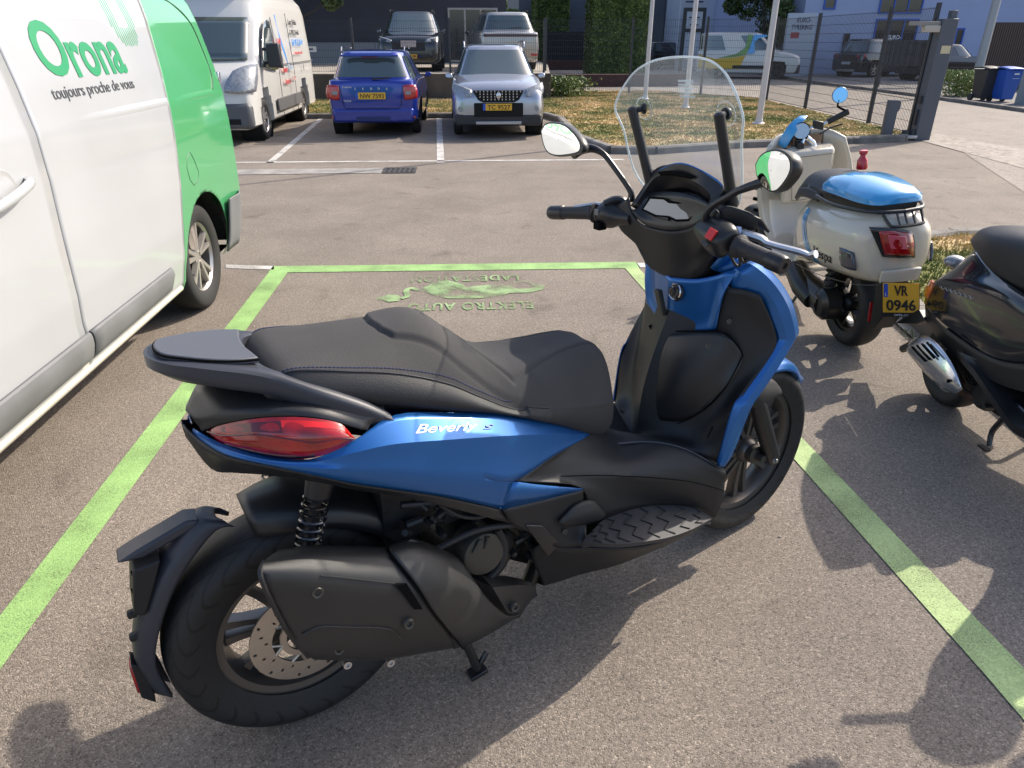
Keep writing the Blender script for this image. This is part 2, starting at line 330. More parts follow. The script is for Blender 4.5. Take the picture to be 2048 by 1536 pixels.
# grass islands
def noisy_ground(name, base, base2, scale=3.0):
    m = bpy.data.materials.new(name); m.use_nodes = True; n = m.node_tree; p = n.nodes['Principled BSDF']; L_ = n.links.new
    tc = n.nodes.new('ShaderNodeTexCoord'); a = n.nodes.new('ShaderNodeTexNoise'); a.inputs['Scale'].default_value = scale * .25; a.inputs['Detail'].default_value = 8; a.inputs['Roughness'].default_value = .7; L_(tc.outputs['Object'], a.inputs['Vector'])
    b = n.nodes.new('ShaderNodeTexNoise'); b.inputs['Scale'].default_value = 28; b.inputs['Detail'].default_value = 6; L_(tc.outputs['Object'], b.inputs['Vector'])
    r = n.nodes.new('ShaderNodeValToRGB'); r.color_ramp.elements[0].position = .44; r.color_ramp.elements[0].color = (*base, 1); r.color_ramp.elements[1].position = .58; r.color_ramp.elements[1].color = (*base2, 1); L_(a.outputs['Fac'], r.inputs['Fac'])
    mr = n.nodes.new('ShaderNodeMapRange'); mr.inputs['From Min'].default_value = .3; mr.inputs['From Max'].default_value = .7; mr.inputs['To Min'].default_value = .55; mr.inputs['To Max'].default_value = 1.35; L_(b.outputs['Fac'], mr.inputs['Value'])
    v = n.nodes.new('ShaderNodeVectorMath'); v.operation = 'SCALE'; L_(r.outputs['Color'], v.inputs[0]); L_(mr.outputs[0], v.inputs['Scale']); L_(v.outputs[0], p.inputs['Base Color']); p.inputs['Roughness'].default_value = .95; p.inputs['Specular IOR Level'].default_value = .1
    return m
soilM = noisy_ground('dry_lawn', (.17, .17, .06), (.50, .37, .20))
GP = [(-8, 17.05), (1.75, 17.0), (2.0, 16.0), (1.93, 12.8), (2.22, 11.35), (2.9, 11.25), (4.5, 11.86), (7.55, 12.45), (7.9, 12.9), (8.3, 21.4), (6.2, 24.4), (2.6, 24.4), (2.4, 21.5), (-8, 21.5)]
IP = [(2.52, 1.2), (2.60, 2.6), (2.78, 4.0), (3.05, 5.0), (3.5, 5.6), (4.2, 5.85), (8, 6.1), (8, 1.2)]
sheet('lawn', GP, .085, soilM); sheet('verge', IP, .085, soilM)
def kerb(path, name, w_=.10, h=.10, mat=kerbM):
    m = MB()
    for a, b in zip(path[:-1], path[1:]):
        a = Vector((*a[:2], 0)); b = Vector((*b[:2], 0)); d = (b - a); L1 = d.length; n_ = max(1, int(L1 / 1.0)); d.normalize(); nn = Vector((-d.y, d.x, 0)) * w_
        for i in range(n_):
            p0 = a + d * (L1 * i / n_ + .004); p1 = a + d * (L1 * (i + 1) / n_ - .004); z = Vector((0, 0, h)); e = nn * .18
            m.mesh([p0 - nn * .5, p1 - nn * .5, p1 + nn * .5, p0 + nn * .5, p0 - nn * .5 + z * .8, p1 - nn * .5 + z * .8, p1 + nn * .5 + z, p0 + nn * .5 + z, p0 - nn * .3 + z, p1 - nn * .3 + z], [(0, 1, 5, 4), (4, 5, 9, 8), (8, 9, 6, 7), (2, 3, 7, 6), (0, 4, 8, 7, 3), (1, 2, 6, 9, 5)])
    return tag(m.build(name, mat, flat=True, weld=False), kind='structure')
kerb(GP[:9], 'kerb', .14, .11); kerb(IP[:7], 'kerb', .14, .11)
m = MB(); a = MB()
sheet('kerb_foot', [(2.38, 1.2), (2.46, 2.6), (2.64, 4.0), (2.92, 5.05), (3.05, 5.0), (2.71, 4.0), (2.53, 2.6), (2.45, 1.2)], .012, conM)
# fine cracks in the lot
ckM = pm('crack_dark', (.035, .030, .026), .9)
rk = random.Random(21)
for (x0, y0, ang, n_) in ((-.3, 9.5, -.12, 26), (1.4, 8.6, 1.5, 14), (.4, 6.3, 2.6, 12), (-1.0, 8.0, .3, 18), (2.2, 7.4, -.5, 14), (3.2, 8.9, 2.2, 16)):
    p = Vector((x0, y0, .0045)); P_ = [p.copy()]
    for _ in range(n_): ang += rk.gauss(0, .28); p = p + Vector((math.cos(ang), math.sin(ang), 0)) * .11; P_.append(p.copy()); ang -= .08 * (ang - P_[0].x * 0 - ang)
    m = MB(); L1 = [a + Vector((0, rk.uniform(.002, .006), 0)) for a in P_]; m.grid([P_, L1], 1, 1, lin_u=True, lin_v=True); tag(m.build('crack', ckM, flat=True), kind='structure')
m = MB(); rk = random.Random(8)
for _ in range(900):
    x, y = rk.uniform(-2, 2.5), rk.uniform(1.0, 9) ; s_ = rk.uniform(.0012, .0035) * (1 if rk.random() < .95 else 2)
    if y < 5 or rk.random() < .5: m.ball((x, y, s_ * .4), (s_, s_ * rk.uniform(.6, 1), s_ * .6), 5, 3)
tag(m.build('grit', pm('pale_grit', (.42, .37, .30), .8, var=.4, vscale=3), weld=False, flat=True), 'loose pale grit scattered on the asphalt of the green bay', 'grit', kind='stuff')
# grass blades: one mass nobody could count
rnd = random.Random(5)
def inpoly(x, y, P):
    c = False
    for i in range(len(P)):
        (x1, y1), (x2, y2) = P[i][:2], P[i - 1][:2]
        if (y1 > y) != (y2 > y) and x < (x2 - x1) * (y - y1) / (y2 - y1) + x1: c = not c
    return c
def grass(name, P, box, n, h, mat, label, z=.08):
    m = MB(); x0, x1, y0, y1 = box
    for _ in range(n):
        x, y = rnd.uniform(x0, x1), rnd.uniform(y0, y1)
        if not inpoly(x, y, P): continue
        for k in range(3):
            a = rnd.uniform(0, 2 * PI); hh = h * rnd.uniform(.4, 1.2); w_ = .006 * (1 + y * .12); c, s_ = math.cos(a), math.sin(a); bx, by = x + rnd.uniform(-.03, .03), y + rnd.uniform(-.03, .03); l_ = rnd.uniform(-.6, .6) * hh
            m.v += [Vector((bx - w_ * c, by - w_ * s_, z)), Vector((bx + w_ * c, by + w_ * s_, z)), Vector((bx + l_ * s_, by - l_ * c, z + hh))]; m.f.append((len(m.v) - 3, len(m.v) - 2, len(m.v) - 1))
    o = m.build(name, mat, weld=False, flat=True); tag(o, label, 'grass', kind='stuff'); return o
def blade_mat(name, c1, c2, c3):
    m = bpy.data.materials.new(name); m.use_nodes = True; n = m.node_tree; p = n.nodes['Principled BSDF']; L_ = n.links.new
    tc = n.nodes.new('ShaderNodeTexCoord'); a = n.nodes.new('ShaderNodeTexNoise'); a.inputs['Scale'].default_value = .75; a.inputs['Detail'].default_value = 9; a.inputs['Roughness'].default_value = .75; L_(tc.outputs['Object'], a.inputs['Vector'])
    r = n.nodes.new('ShaderNodeValToRGB'); e = r.color_ramp.elements; e[0].position = .40; e[0].color = (*c1, 1); e[1].position = .60; e[1].color = (*c3, 1); k = e.new(.5); k.color = (*c2, 1); L_(a.outputs['Fac'], r.inputs['Fac']); L_(r.outputs['Color'], p.inputs['Base Color']); p.inputs['Roughness'].default_value = .8; return m
blM = blade_mat('grass_blades', (.13, .17, .04), (.42, .33, .13), (.66, .48, .25))
grass('grass', [(p[0], p[1]) for p in GP], (-4.5, 8.3, 11.3, 24.4), 60000, .030, blM, 'dry patchy grass of the lawn beyond the parking bays')
grass('grass', IP, (2.55, 5.2, 1.4, 5.9), 9000, .035, blM, 'dry grass on the verge behind the small scooters')
m = MB()
for _ in range(420):
    t = rnd.random(); x = 2.40 + .0 + t * .26 + rnd.gauss(0, .02); y = 1.6 + t * 2.6; a = rnd.uniform(0, 6.3); hh = rnd.uniform(.01, .05) * (1 if math.sin(y * 9) > -.2 else .3); m.face([(x, y, .01), (x + .008 * math.cos(a), y + .008 * math.sin(a), .01), (x + rnd.uniform(-.03, .03), y + rnd.uniform(-.03, .03), .01 + hh)])
tag(m.build('weeds', pm('weed_green', (.10, .16, .035), .7), weld=False, flat=True), 'small green weeds in the joint of the near kerb', 'weeds', kind='stuff')
# ================================================================== WALL, FENCES, POLES, BUILDINGS, TREES
PZ = .73
dkM = pm('anthracite_metal', (.028, .032, .040), .45)
wallM = pm('stained_concrete', (.105, .088, .070), .9, bump=.8, bscale=14, col2=(.045, .038, .032), vscale=1.6)
m = MB(); m.box((-14, 21.5, 0), (2.4, 21.75, PZ)); tag(m.build('retaining_wall', wallM, bevel=.01), 'low dark stained concrete wall behind the parked cars', 'wall')
sheet('terrace', [(-14, 21.75), (2.4, 21.75), (3.2, 30), (3.2, 34), (-14, 34)], PZ - .01, pm('terrace_paving', (.34, .30, .25), .9, var=.15, vscale=2))
m = MB(); m.face([(2.4, 21.75, 0), (3.2, 30, 0), (3.2, 34, 0), (3.2, 34, PZ), (3.2, 30, PZ), (2.4, 21.75, PZ)]); tag(m.build('terrace_edge', wallM, flat=True), kind='structure')
def fence(name, pts, z0, z1, label, post_r=.03, dens=.06, twin=False):
    """welded mesh panels between posts; pts are the post positions"""
    e = empty(name, (*pts[0][:2], z0)); tag(e, label, 'fence')
    inv = Vector((pts[0][0], pts[0][1], z0))
    for i, p in enumerate(pts):
        m = MB(); m.box((p[0] - post_r, p[1] - post_r, z0 - .02), (p[0] + post_r, p[1] + post_r, z1 + .06)); m.build('post', dkM, e, flat=True, xf=lambda v: v - inv)
        if i == len(pts) - 1: break
        a, b = Vector((*p[:2], 0)), Vector((*pts[i + 1][:2], 0)); d = b - a; n = int(d.length / dens); m = MB(); t = d.normalized(); nn = Vector((-t.y, t.x, 0))
        for k in range(1, n):
            c = a + d * (k / n); w_ = .0030
            m.mesh([c - t * w_ + Vector((0, 0, z0 + .05)), c + t * w_ + Vector((0, 0, z0 + .05)), c + t * w_ + Vector((0, 0, z1)), c - t * w_ + Vector((0, 0, z1)), c + nn * .006 + Vector((0, 0, z0 + .05)), c + nn * .006 + Vector((0, 0, z1))], [(0, 1, 2, 3), (0, 4, 5, 3), (1, 4, 5, 2)])
        nr = int((z1 - z0) / .2) + 1
        for k in range(nr + 1):
            z = z0 + .06 + (z1 - z0 - .08) * k / nr
            for off in ((-.012, .012) if k % 3 == 0 else (.008,)): c0, c1 = a + nn * off, b + nn * off; m.mesh([c0 + Vector((0, 0, z - .003)), c1 + Vector((0, 0, z - .003)), c1 + Vector((0, 0, z + .004)), c0 + Vector((0, 0, z + .004)), c0 + nn * .006 + Vector((0, 0, z)), c1 + nn * .006 + Vector((0, 0, z))], [(0, 1, 2, 3), (0, 1, 5, 4), (3, 2, 5, 4)])
        m.build('mesh_panel', dkM, e, weld=False, flat=True, xf=lambda v: v - inv)
    return e
fence('mesh_fence', [(x, 21.62) for x in (-11.2, -8.5, -5.8, -3.06, -.42, 2.2)], PZ, 2.06, 'dark wire mesh fence along the top of the stained concrete wall')
fence('mesh_fence', [(2.45, 23.6), (5.0, 23.2), (7.0, 22.4), (8.3, 20.9)], .05, 2.12, 'dark wire mesh fence crossing the lawn in front of the hedges')
fence('mesh_fence', [(8.35, 20.7), (8.22, 17.9), (8.06, 14.6), (7.83, 12.75)], .05, 2.08, 'dark wire mesh fence running along the street beside the white poles')
# gate post, bollard, gate guide
gm = pm('gate_grey', (.075, .085, .105), .5)
e = empty('gate_post', (7.95, 12.62, 0)); tag(e, 'thick grey gate post with sensor arm and small yellow label at the street entrance', 'gate post')
m = MB(); m.box((-.13, -.10, 0), (.14, .10, 1.90)); m.build('post', gm, e, bevel=.008)
m = MB(); m.box((.02, -.05, 1.90), (.12, .05, 2.02)); m.build('cap', gm, e, bevel=.004)
m = MB(); m.box((-.62, -.06, 1.80), (-.13, .04, 1.86)); m.build('sensor_arm', pm('arm_grey', (.25, .23, .21), .6), e, bevel=.004)
m = MB(); m.box((-.40, -.09, 1.70), (-.13, .02, 1.80)); m.build('sensor', pm('sensor_white', (.42, .38, .32), .5), e, bevel=.01)
m = MB(); m.box((-.05, -.104, 1.38), (.11, -.10, 1.50)); m.build('label_plate', pm('cream_label', (.55, .48, .30), .5), e, flat=True)
m = MB(); m.box((-.16, -.05, .60), (-.13, .05, .72)); m.box((-.16, -.03, .25), (-.13, .03, .5)); m.build('latch', dkM, e, flat=True)
e = empty('gate_stop', (7.33, 12.6, 0)); tag(e, 'short grey steel gate stop post beside the thick gate post', 'post')
m = MB(); m.box((-.085, -.05, 0), (.085, .05, .66)); m.prism([(.085, -.05, .66), (.12, -.05, .62), (.12, -.05, .52), (.085, -.05, .46)], (0, .10, 0)); m.build('post', gm, e, bevel=.006)
m = MB(); m.box((.28, -.10, .02), (.52, .14, .09)); m.build('guide', pm('zinc', (.4, .4, .4), .4, metal=.8), e, bevel=.02)
m = MB(); m.lathe((.33, 0, .09), (0, 0, 1), [(0, 0), (.055, 0), (.055, .08), (0, .08)], n=12); m.build('roller', rubM0 if 'rubM0' in globals() else dkM, e)
m = MB(); m.lathe((.47, 0, .09), (0, 0, 1), [(0, 0), (.055, 0), (.055, .08), (0, .08)], n=12); m.build('roller', dkM, e)
# flagpoles
wpM = pm('white_pole', (.50, .49, .50), .4, var=.05, vscale=3)
def flagpole(x, y, r, label, base=True):
    e = empty('flagpole', (x, y, .08)); tag(e, label, 'flagpole', 'white poles on the lawn')
    m = MB(); m.tube([(0, 0, 0), (0, 0, 4), (0, 0, 9)], [r, r * .8, r * .5], n=16); m.build('pole', wpM, e)
    m = MB(); m.lathe((0, 0, 0), (0, 0, 1), [(r * 2, 0), (r * 2, .02), (r * 1.3, .04), (r, .12)], n=16); m.build('base', wpM, e)
flagpole(5.79, 14.55, .062, 'white tapered flagpole on the lawn, rightmost and nearest of the three'); flagpole(5.35, 18.2, .062, 'white flagpole between the other two, seen behind the windshield'); flagpole(5.0, 21.0, .062, 'white flagpole next to the tall clipped hedge, leftmost of the three')
# lamp post
e = empty('street_lamp', (16.15, 23.4, 0)); tag(e, 'grey metal lamp post on the far pavement beside the bush', 'street lamp')
m = MB(); m.tube([(0, 0, 0), (0, 0, 1.2), (0, 0, 8)], [.14, .13, .08], n=16); m.build('pole', pm('galvanised', (.30, .32, .34), .5, metal=.3), e)
# buildings
def building(name, label, x0, x1, y, depth, h, mat, wins=(), extra=()):
    e = empty(name, (x0, y, 0)); tag(e, label, 'building')
    m = MB(); m.box((0, 0, 0), (x1 - x0, depth, h)); m.build('wall', mat, e, flat=True)
    m = MB(); m.box((-.15, -.15, h), (x1 - x0 + .15, depth + .15, h + .25)); m.build('roof_edge', pm('roof_trim', (.10, .105, .12), .6), e, flat=True)
    for (a, b, z0, z1, fr, n) in wins:
        m = MB(); t = .07; m.box((a - x0, -.06, z0), (b - x0, -.003, z0 + t)); m.box((a - x0, -.06, z1 - t), (b - x0, -.003, z1))
        for i in range(n + 1): c = a - x0 + (b - a - t) * i / n; m.box((c, -.06, z0 + t), (c + t, -.003, z1 - t))
        f = m.build('window', fr, e, flat=True); m = MB(); m.box((a - x0 + .02, -.03, z0 + .02), (b - x0 - .02, -.004, z1 - .02)); m.build('pane', glassM, f, flat=True)
    return e
glassM = pm('window_glass', (.012, .018, .026), .06, coat=.5, spec=.8)
darkW = pm('dark_render', (.042, .043, .052), .9, var=.15, vscale=.8, bump=.4, bscale=8)
blueW = pm('lavender_render', (.36, .41, .58), .9, var=.05, vscale=.5, bump=.3, bscale=12)
paleW = pm('pale_render', (.58, .62, .70), .85, var=.06, vscale=.4)
greyW = pm('grey_cladding', (.10, .11, .13), .7, var=.1, vscale=.6)
blueF = pm('blue_frame', (.03, .10, .42), .4); paleF = pm('pale_frame', (.32, .30, .27), .5)
building('office_building', 'dark anthracite building with glazed entrance behind the raised terrace', -16, 1.7, 32, 12, 9, darkW, [(-.65, 1.35, .75, 2.72, paleF, 3)])
building('warehouse', 'dark grey clad hall with drainpipes behind the tall clipped hedge', 4, 14.8, 58, 15, 11, greyW)
building('warehouse', 'pale bluish white hall behind the white van with the green and yellow wave', 14.9, 27, 52, 15, 11, paleW)
bE = building('office_building', 'lavender blue building with blue framed windows on the right', 16.6, 60, 38, 15, 13, blueW, [(20.3, 22.5, .35, 1.35, blueF, 3), (20.3, 22.5, 1.42, 2.5, blueF, 3), (20.3, 22.5, 2.72, 3.9, blueF, 3), (24.15, 24.95, .1, 2.1, blueF, 2), (17.5, 18.1, 2.9, 4.2, blueF, 1), (18.8, 19.1, .9, 1.85, pm('dark_slit', (.03, .03, .04), .6), 1)])
m = MB(); m.tube([(6.6, -.1, .5), (6.6, -.1, 10)], .06, n=8); 
e = bpy.data.objects['warehouse']; m.build('drainpipe', pm('pipe_grey', (.35, .36, .38), .5), e)
m = MB(); m.box((-16, 31.6, PZ - .01), (-2.2, 31.97, PZ + .75)); tag(m.build('plinth_wall', pm('pale_plinth', (.20, .205, .22), .8), flat=True), 'low pale grey plinth wall at the foot of the dark building', 'wall')
# brown cladding fence with bins in front
e = empty('screen_fence', (17.66, 25.4, 0)); tag(e, 'tall brown slatted screen wall behind the wheelie bins', 'fence')
m = MB(); m.box((0, 0, 0), (14, .06, 2.1)); m.build('panel', pm('brown_backing', (.05, .035, .030), .8), e, flat=True)
m = MB()
for i in range(0, 175): m.box((i * .08, -.025, .02), (i * .08 + .05, -.003, 2.08))
m.build('slats', pm('brown_slat', (.085, .060, .050), .7), e, flat=True, weld=False)
def wheelie(x, y, col, label, logo=False, s=1.0):
    e = empty('wheelie_bin', (x, y, 0)); tag(e, label, 'bin', 'bins at the brown screen')
    mt = pm('bin_' + str(col), col, .5)
    m = MB(); m.loft([[(-.22 * s, -.25 * s, .08), (.22 * s, -.25 * s, .08), (.22 * s, .25 * s, .08), (-.22 * s, .25 * s, .08)], [(-.29 * s, -.34 * s, 1.02 * s), (.29 * s, -.34 * s, 1.02 * s), (.29 * s, .36 * s, 1.02 * s), (-.29 * s, .36 * s, 1.02 * s)]]); m.build('body', mt, e, bevel=.02)
    m = MB(); m.grid([[(-.31 * s, -.38 * s, 1.03 * s), (0, -.40 * s, 1.04 * s), (.31 * s, -.38 * s, 1.03 * s)], [(-.31 * s, 0, 1.08 * s), (0, 0, 1.11 * s), (.31 * s, 0, 1.08 * s)], [(-.31 * s, .40 * s, 1.06 * s), (0, .40 * s, 1.08 * s), (.31 * s, .40 * s, 1.06 * s)]], 3, 3); m.build('lid', mt, e, solid=.03)
    m = MB(); m.tube([(-.26 * s, .44 * s, 1.0 * s), (.26 * s, .44 * s, 1.0 * s)], .02, n=8); m.build('handle', mt, e)
    for sx in (-.24, .24): m = MB(); m.lathe((sx * s - .03, .28 * s, .10), (1, 0, 0), [(0, 0), (.10, 0), (.10, .06), (0, .06)], n=16); m.build('wheel', dkM, e)
    if logo: m = MB(); m.box((-.07, -.34, .72), (.07, -.33, .76)); m.box((-.09, -.335, .62), (.09, -.325, .63)); m.build('marking', pm('bin_white', (.6, .65, .7), .5), e, flat=True)
wheelie(14.75, 20.9, (.035, .035, .035), 'dark grey wheelie bin beside the lamp post bush', False, .82); wheelie(15.05, 20.5, (.02, .09, .42), 'bright blue wheelie bin between the dark bin and the grey cabinet', True, .82)
e = empty('utility_cabinet', (15.35, 19.7, 0)); tag(e, 'pale grey utility cabinet with white sticker beside the blue bin', 'cabinet'); m = MB(); m.box((-.35, -.2, 0), (.5, .2, .98)); m.build('body', pm('cabinet_grey', (.25, .28, .30), .6), e, bevel=.01); m = MB(); m.box((-.15, -.204, .72), (0, -.2, .86)); m.build('sticker', pm('sticker', (.6, .6, .6), .5), e, flat=True)
# totem signs
e = empty('totem_sign', (14.05, 33.9, 0)); tag(e, 'white totem sign with dark lettering and red emblem in front of the lavender building', 'sign')
sy = 36.0; A_, B_, Cc, D_ = GY(1579, 26, sy), GY(1626, 28, sy), GY(1600, 150, sy), GY(1560, 150, sy); e.location = (D_.x, sy, 0); iv = Vector((D_.x, sy, 0))
m = MB(); m.box((0, 0, 0), (1.35, .18, A_.z)); m.build('panel', pm('sign_white', (.42, .46, .52), .5), e, bevel=.01)
ltr = pm('sign_navy', (.03, .04, .10), .5)
text('EURO-', 'lettering', ltr, e, (.42, -.004, A_.z - .38), (1, 0, 0), (0, 0, 1), .20, width=.68, bold=.02, extrude=.003, shear=.15); text('TYRERING', 'lettering', ltr, e, (.20, -.004, A_.z - .68), (1, 0, 0), (0, 0, 1), .20, width=1.0, bold=.02, extrude=.003, shear=.15)
m = MB(); m.box((.22, -.006, A_.z - 1.05), (.62, -.002, A_.z - .80)); m.build('emblem', pm('emblem_red', (.35, .05, .05), .5), e, flat=True)
sy = 42.0; P_ = GY(1383, 100, sy); e = empty('totem_sign', (GY(1360, 112, sy).x, sy, 0)); tag(e, 'black framed totem with two pale panels in front of the halls', 'sign')
zt = GY(1375, 15, sy).z; zm = GY(1375, 57, sy).z; zb = GY(1365, 112, sy).z - .1
for nm, b_, mt in (('frame', [((0, 0, 0), (.16, .16, zt)), ((1.05, 0, 0), (1.21, .16, zt)), ((.16, 0, zt - .18), (1.05, .16, zt)), ((.16, 0, zm - .18), (1.05, .16, zm))], dkM), ('panel', [((.17, .03, zm + .01), (1.04, .1, zt - .19))], paleW), ('panel', [((.17, .03, zb), (1.04, .1, zm - .19))], paleW)):
    m = MB()
    for q0, q1 in b_: m.box(q0, q1)
    m.build(nm, mt, e, flat=True)
for k in range(3): m = MB(); m.box((.3 + k * .06, .02, zt - .5 - k * .35), (.9 - k * .04, .028, zt - .44 - k * .35)); m.build('text_bar', ltr, e, flat=True)
e = empty('totem_sign', (GY(1362, 10, 44).x, 44, 0)); tag(e, 'tall white sign board rising behind the black framed totem', 'sign'); m = MB(); m.box((0, 0, 0), (1.5, .2, GY(1380, 0, 44).z + 1.5)); m.build('panel', paleW, e, bevel=.01); m = MB(); m.box((.25, -.01, GY(1380, 5, 44).z), (1.25, -.004, GY(1380, 2, 44).z)); m.build('text_bar', ltr, e, flat=True)
# plinth arrow sign on the fence
e = empty('arrow_sign', (-4.55, 21.56, 1.35)); tag(e, 'small white arrow shaped plate on the mesh fence beside the white van', 'sign'); m = MB(); m.prism([(0, 0, 0), (.12, 0, -.07), (.5, 0, -.07), (.5, 0, .07), (.12, 0, .07)], (0, .015, 0)); m.build('plate', pm('plate_white', (.5, .5, .5), .5), e, flat=True); m = MB(); m.box((.16, -.004, -.02), (.42, 0, .02)); m.build('text_bar', ltr, e, flat=True)
# slatted enclosure behind the gate
e = empty('slatted_enclosure', (14.2, 25.6, 0)); 
A_, B_ = GY(1773, 80, 27), GY(1852, 125, 27); e.location = (A_.x, 27, 0); tag(e, 'dark grey slatted panel standing in the street behind the gate fence', 'panel'); m = MB(); w_ = B_.x - A_.x + .3
m.box((0, 0, 0), (.08, .08, A_.z)); m.box((w_, 0, 0), (w_ + .08, .08, A_.z)); m.build('post', dkM, e, flat=True)
m = MB(); m.box((.08, .03, B_.z - .1), (w_, .05, A_.z)); 
for k in range(26): m.box((.1 + k * (w_ - .12) / 26, .0, B_.z - .1), (.1 + (k + .55) * (w_ - .12) / 26, .027, A_.z))
m.build('slats', pm('slat_dark', (.04, .042, .05), .6), e, flat=True, weld=False); text('EURO-', 'lettering', paleW, e, (.02, 0, A_.z + .03), (1, 0, 0), (0, 0, 1), .13, width=.5, bold=.02)
# brick beds
m = MB(); m.box((3.7, 28.2, 0), (8.2, 28.6, .42)); tag(m.build('brick_edging', pm('dark_brick', (.075, .035, .03), .9, var=.3, vscale=9), flat=True), 'low dark red brick edging in front of the tall hedge', 'brick edging')
m = MB(); m.box((3.3, 44, 0), (9, 44.3, .5)); tag(m.build('brick_edging', MATS['dark_brick'], flat=True), 'low dark red brick edging in front of the far hedge', 'brick edging')
# vegetation
def leafmat(name, c1, c2, c3):
    m = bpy.data.materials.new(name); m.use_nodes = True; n = m.node_tree; p = n.nodes['Principled BSDF']; L_ = n.links.new
    tc = n.nodes.new('ShaderNodeTexCoord'); a = n.nodes.new('ShaderNodeTexNoise'); a.inputs['Scale'].default_value = 2.2; a.inputs['Detail'].default_value = 10; a.inputs['Roughness'].default_value = .8; L_(tc.outputs['Object'], a.inputs['Vector'])
    r = n.nodes.new('ShaderNodeValToRGB'); e = r.color_ramp.elements; e[0].position = .38; e[0].color = (*c1, 1); e[1].position = .64; e[1].color = (*c3, 1); k = e.new(.5); k.color = (*c2, 1); L_(a.outputs['Fac'], r.inputs['Fac']); L_(r.outputs['Color'], p.inputs['Base Color']); p.inputs['Roughness'].default_value = .55; p.inputs['Subsurface Weight'].default_value = 0; return m
hedgeM = leafmat('hedge_leaf', (.05, .075, .018), (.10, .15, .034), (.24, .29, .06)); treeM = leafmat('tree_leaf', (.03, .045, .016), (.06, .09, .025), (.13, .17, .05)); limeM = leafmat('lime_leaf', (.10, .14, .03), (.17, .22, .05), (.30, .34, .10))
barkM = pm('bark', (.06, .048, .038), .9, bump=.6, bscale=20)
def leaves(m, pts, s, rn):
    for p in pts:
        a = Vector((rn.gauss(0, 1), rn.gauss(0, 1), rn.gauss(0, 1))).normalized(); b = a.cross(Vector((rn.gauss(0, 1), rn.gauss(0, 1), rn.gauss(0, 1)))).normalized(); k = s * rn.uniform(.6, 1.3)
        m.v += [p + a * k, p + b * k * .6, p - a * k * .8, p - b * k * .6]; n_ = len(m.v); m.f.append((n_ - 4, n_ - 3, n_ - 2, n_ - 1))
def hedge(x0, x1, y0, y1, h, label, mat, n=9000, s=.06):
    e = empty('clipped_hedge', ((x0 + x1) / 2, (y0 + y1) / 2, 0)); tag(e, label, 'hedge'); rn = random.Random(int(x0 * 10)); m = MB(); a, b = (x1 - x0) / 2, (y1 - y0) / 2
    m.box((-a + .1, -b + .1, 0), (a - .1, b - .1, h - .1)); pts = []
    for _ in range(n):
        u = rn.random(); j = rn.gauss(0, .035)
        if u < .5: pts.append(Vector((rn.uniform(-a, a), -b + j, rn.uniform(0, h))))
        elif u < .72: pts.append(Vector((-a + j, rn.uniform(-b, b), rn.uniform(0, h))))
        elif u < .92: pts.append(Vector((a + j, rn.uniform(-b, b), rn.uniform(0, h))))
        else: pts.append(Vector((rn.uniform(-a, a), rn.uniform(-b, b), h + j)))
    leaves(m, pts, s, rn); m.build('foliage', mat, e, weld=False, flat=True)
hedge(5.72, 8.2, 34.6, 37.2, 7.5, 'tall clipped dark green hedge block rising out of the picture', hedgeM, 26000, .055)
hedge(4.9, 7.3, 55, 57.5, 4.2, 'clipped hedge block with flat top left of the tall one', hedgeM, 12000, .07); hedge(3.0, 4.7, 58, 60, 3.5, 'lower clipped hedge stepping down beside the dark building', limeM, 5000, .08)
def tree(x, y, z0, h, r, label, mat, seed, n=14000, s=.09, name='leafy_tree', trunk=1.5):
    e = empty(name, (x, y, z0)); tag(e, label, 'tree'); rn = random.Random(seed); m = MB(); m.tube([(0, 0, 0), (.05, 0, trunk), (0, .1, h * .6)], [.14, .11, .06], n=8)
    cl = [(Vector((rn.gauss(0, r * .42), rn.gauss(0, r * .42), trunk + (h - trunk) * rn.uniform(.08, .95))), r * rn.uniform(.22, .42)) for _ in range(26)]
    for c, _ in cl[:12]: m.tube([(0, 0, trunk * .9), c * .6 + Vector((0, 0, trunk * .3)), c], [.05, .03, .012], n=5)
    m.build('trunk', barkM, e); m = MB(); pts = []
    for _ in range(n):
        c, q_ = rn.choice(cl); d = Vector((rn.gauss(0, 1), rn.gauss(0, 1), rn.gauss(0, 1))).normalized() * q_ * rn.uniform(.55, 1.08); pts.append(c + d)
    leaves(m, pts, s, rn); m.build('crown', mat, e, weld=False, flat=True)
tree(-6.3, 29, PZ, 7, 1.7, 'dark evergreen tree in front of the dark building behind the white van', treeM, 2, 16000, .08)
tree(15.6, 39.6, 0, 7, 2.0, 'green street tree behind the white totem sign', treeM, 4, 16000, .10, trunk=1.0)
tree(6.5, 80, 0, 11, 4.0, 'pale green tree far behind the hedges', limeM, 9, 12000, .22); tree(12.5, 82, 0, 12, 4.0, 'second pale tree far behind, right of the narrow gap', limeM, 12, 12000, .22)
def bush(x, y, r, h, label, mat, seed, n=2600, s=.035, z=.0):
    e = empty('bush', (x, y, z)); tag(e, label, 'bush'); rn = random.Random(seed); m = MB(); pts = [Vector((rn.gauss(0, .4) * r, rn.gauss(0, .4) * r, h * rn.random() ** .8)) for _ in range(n)]; leaves(m, pts, s, rn); m.build('foliage', mat, e, weld=False, flat=True); m = MB()
    for k in range(6): m.tube([(0, 0, 0), (rn.uniform(-.4, .4) * r, rn.uniform(-.4, .4) * r, h * .7)], .01, n=4)
    m.build('stems', barkM, e)
bush(15.1, 22.6, .75, .75, 'low yellowish green bush left of the lamp post', limeM, 5); bush(15.9, 22.9, .5, .6, 'low dark bush right of the lamp post', hedgeM, 6)
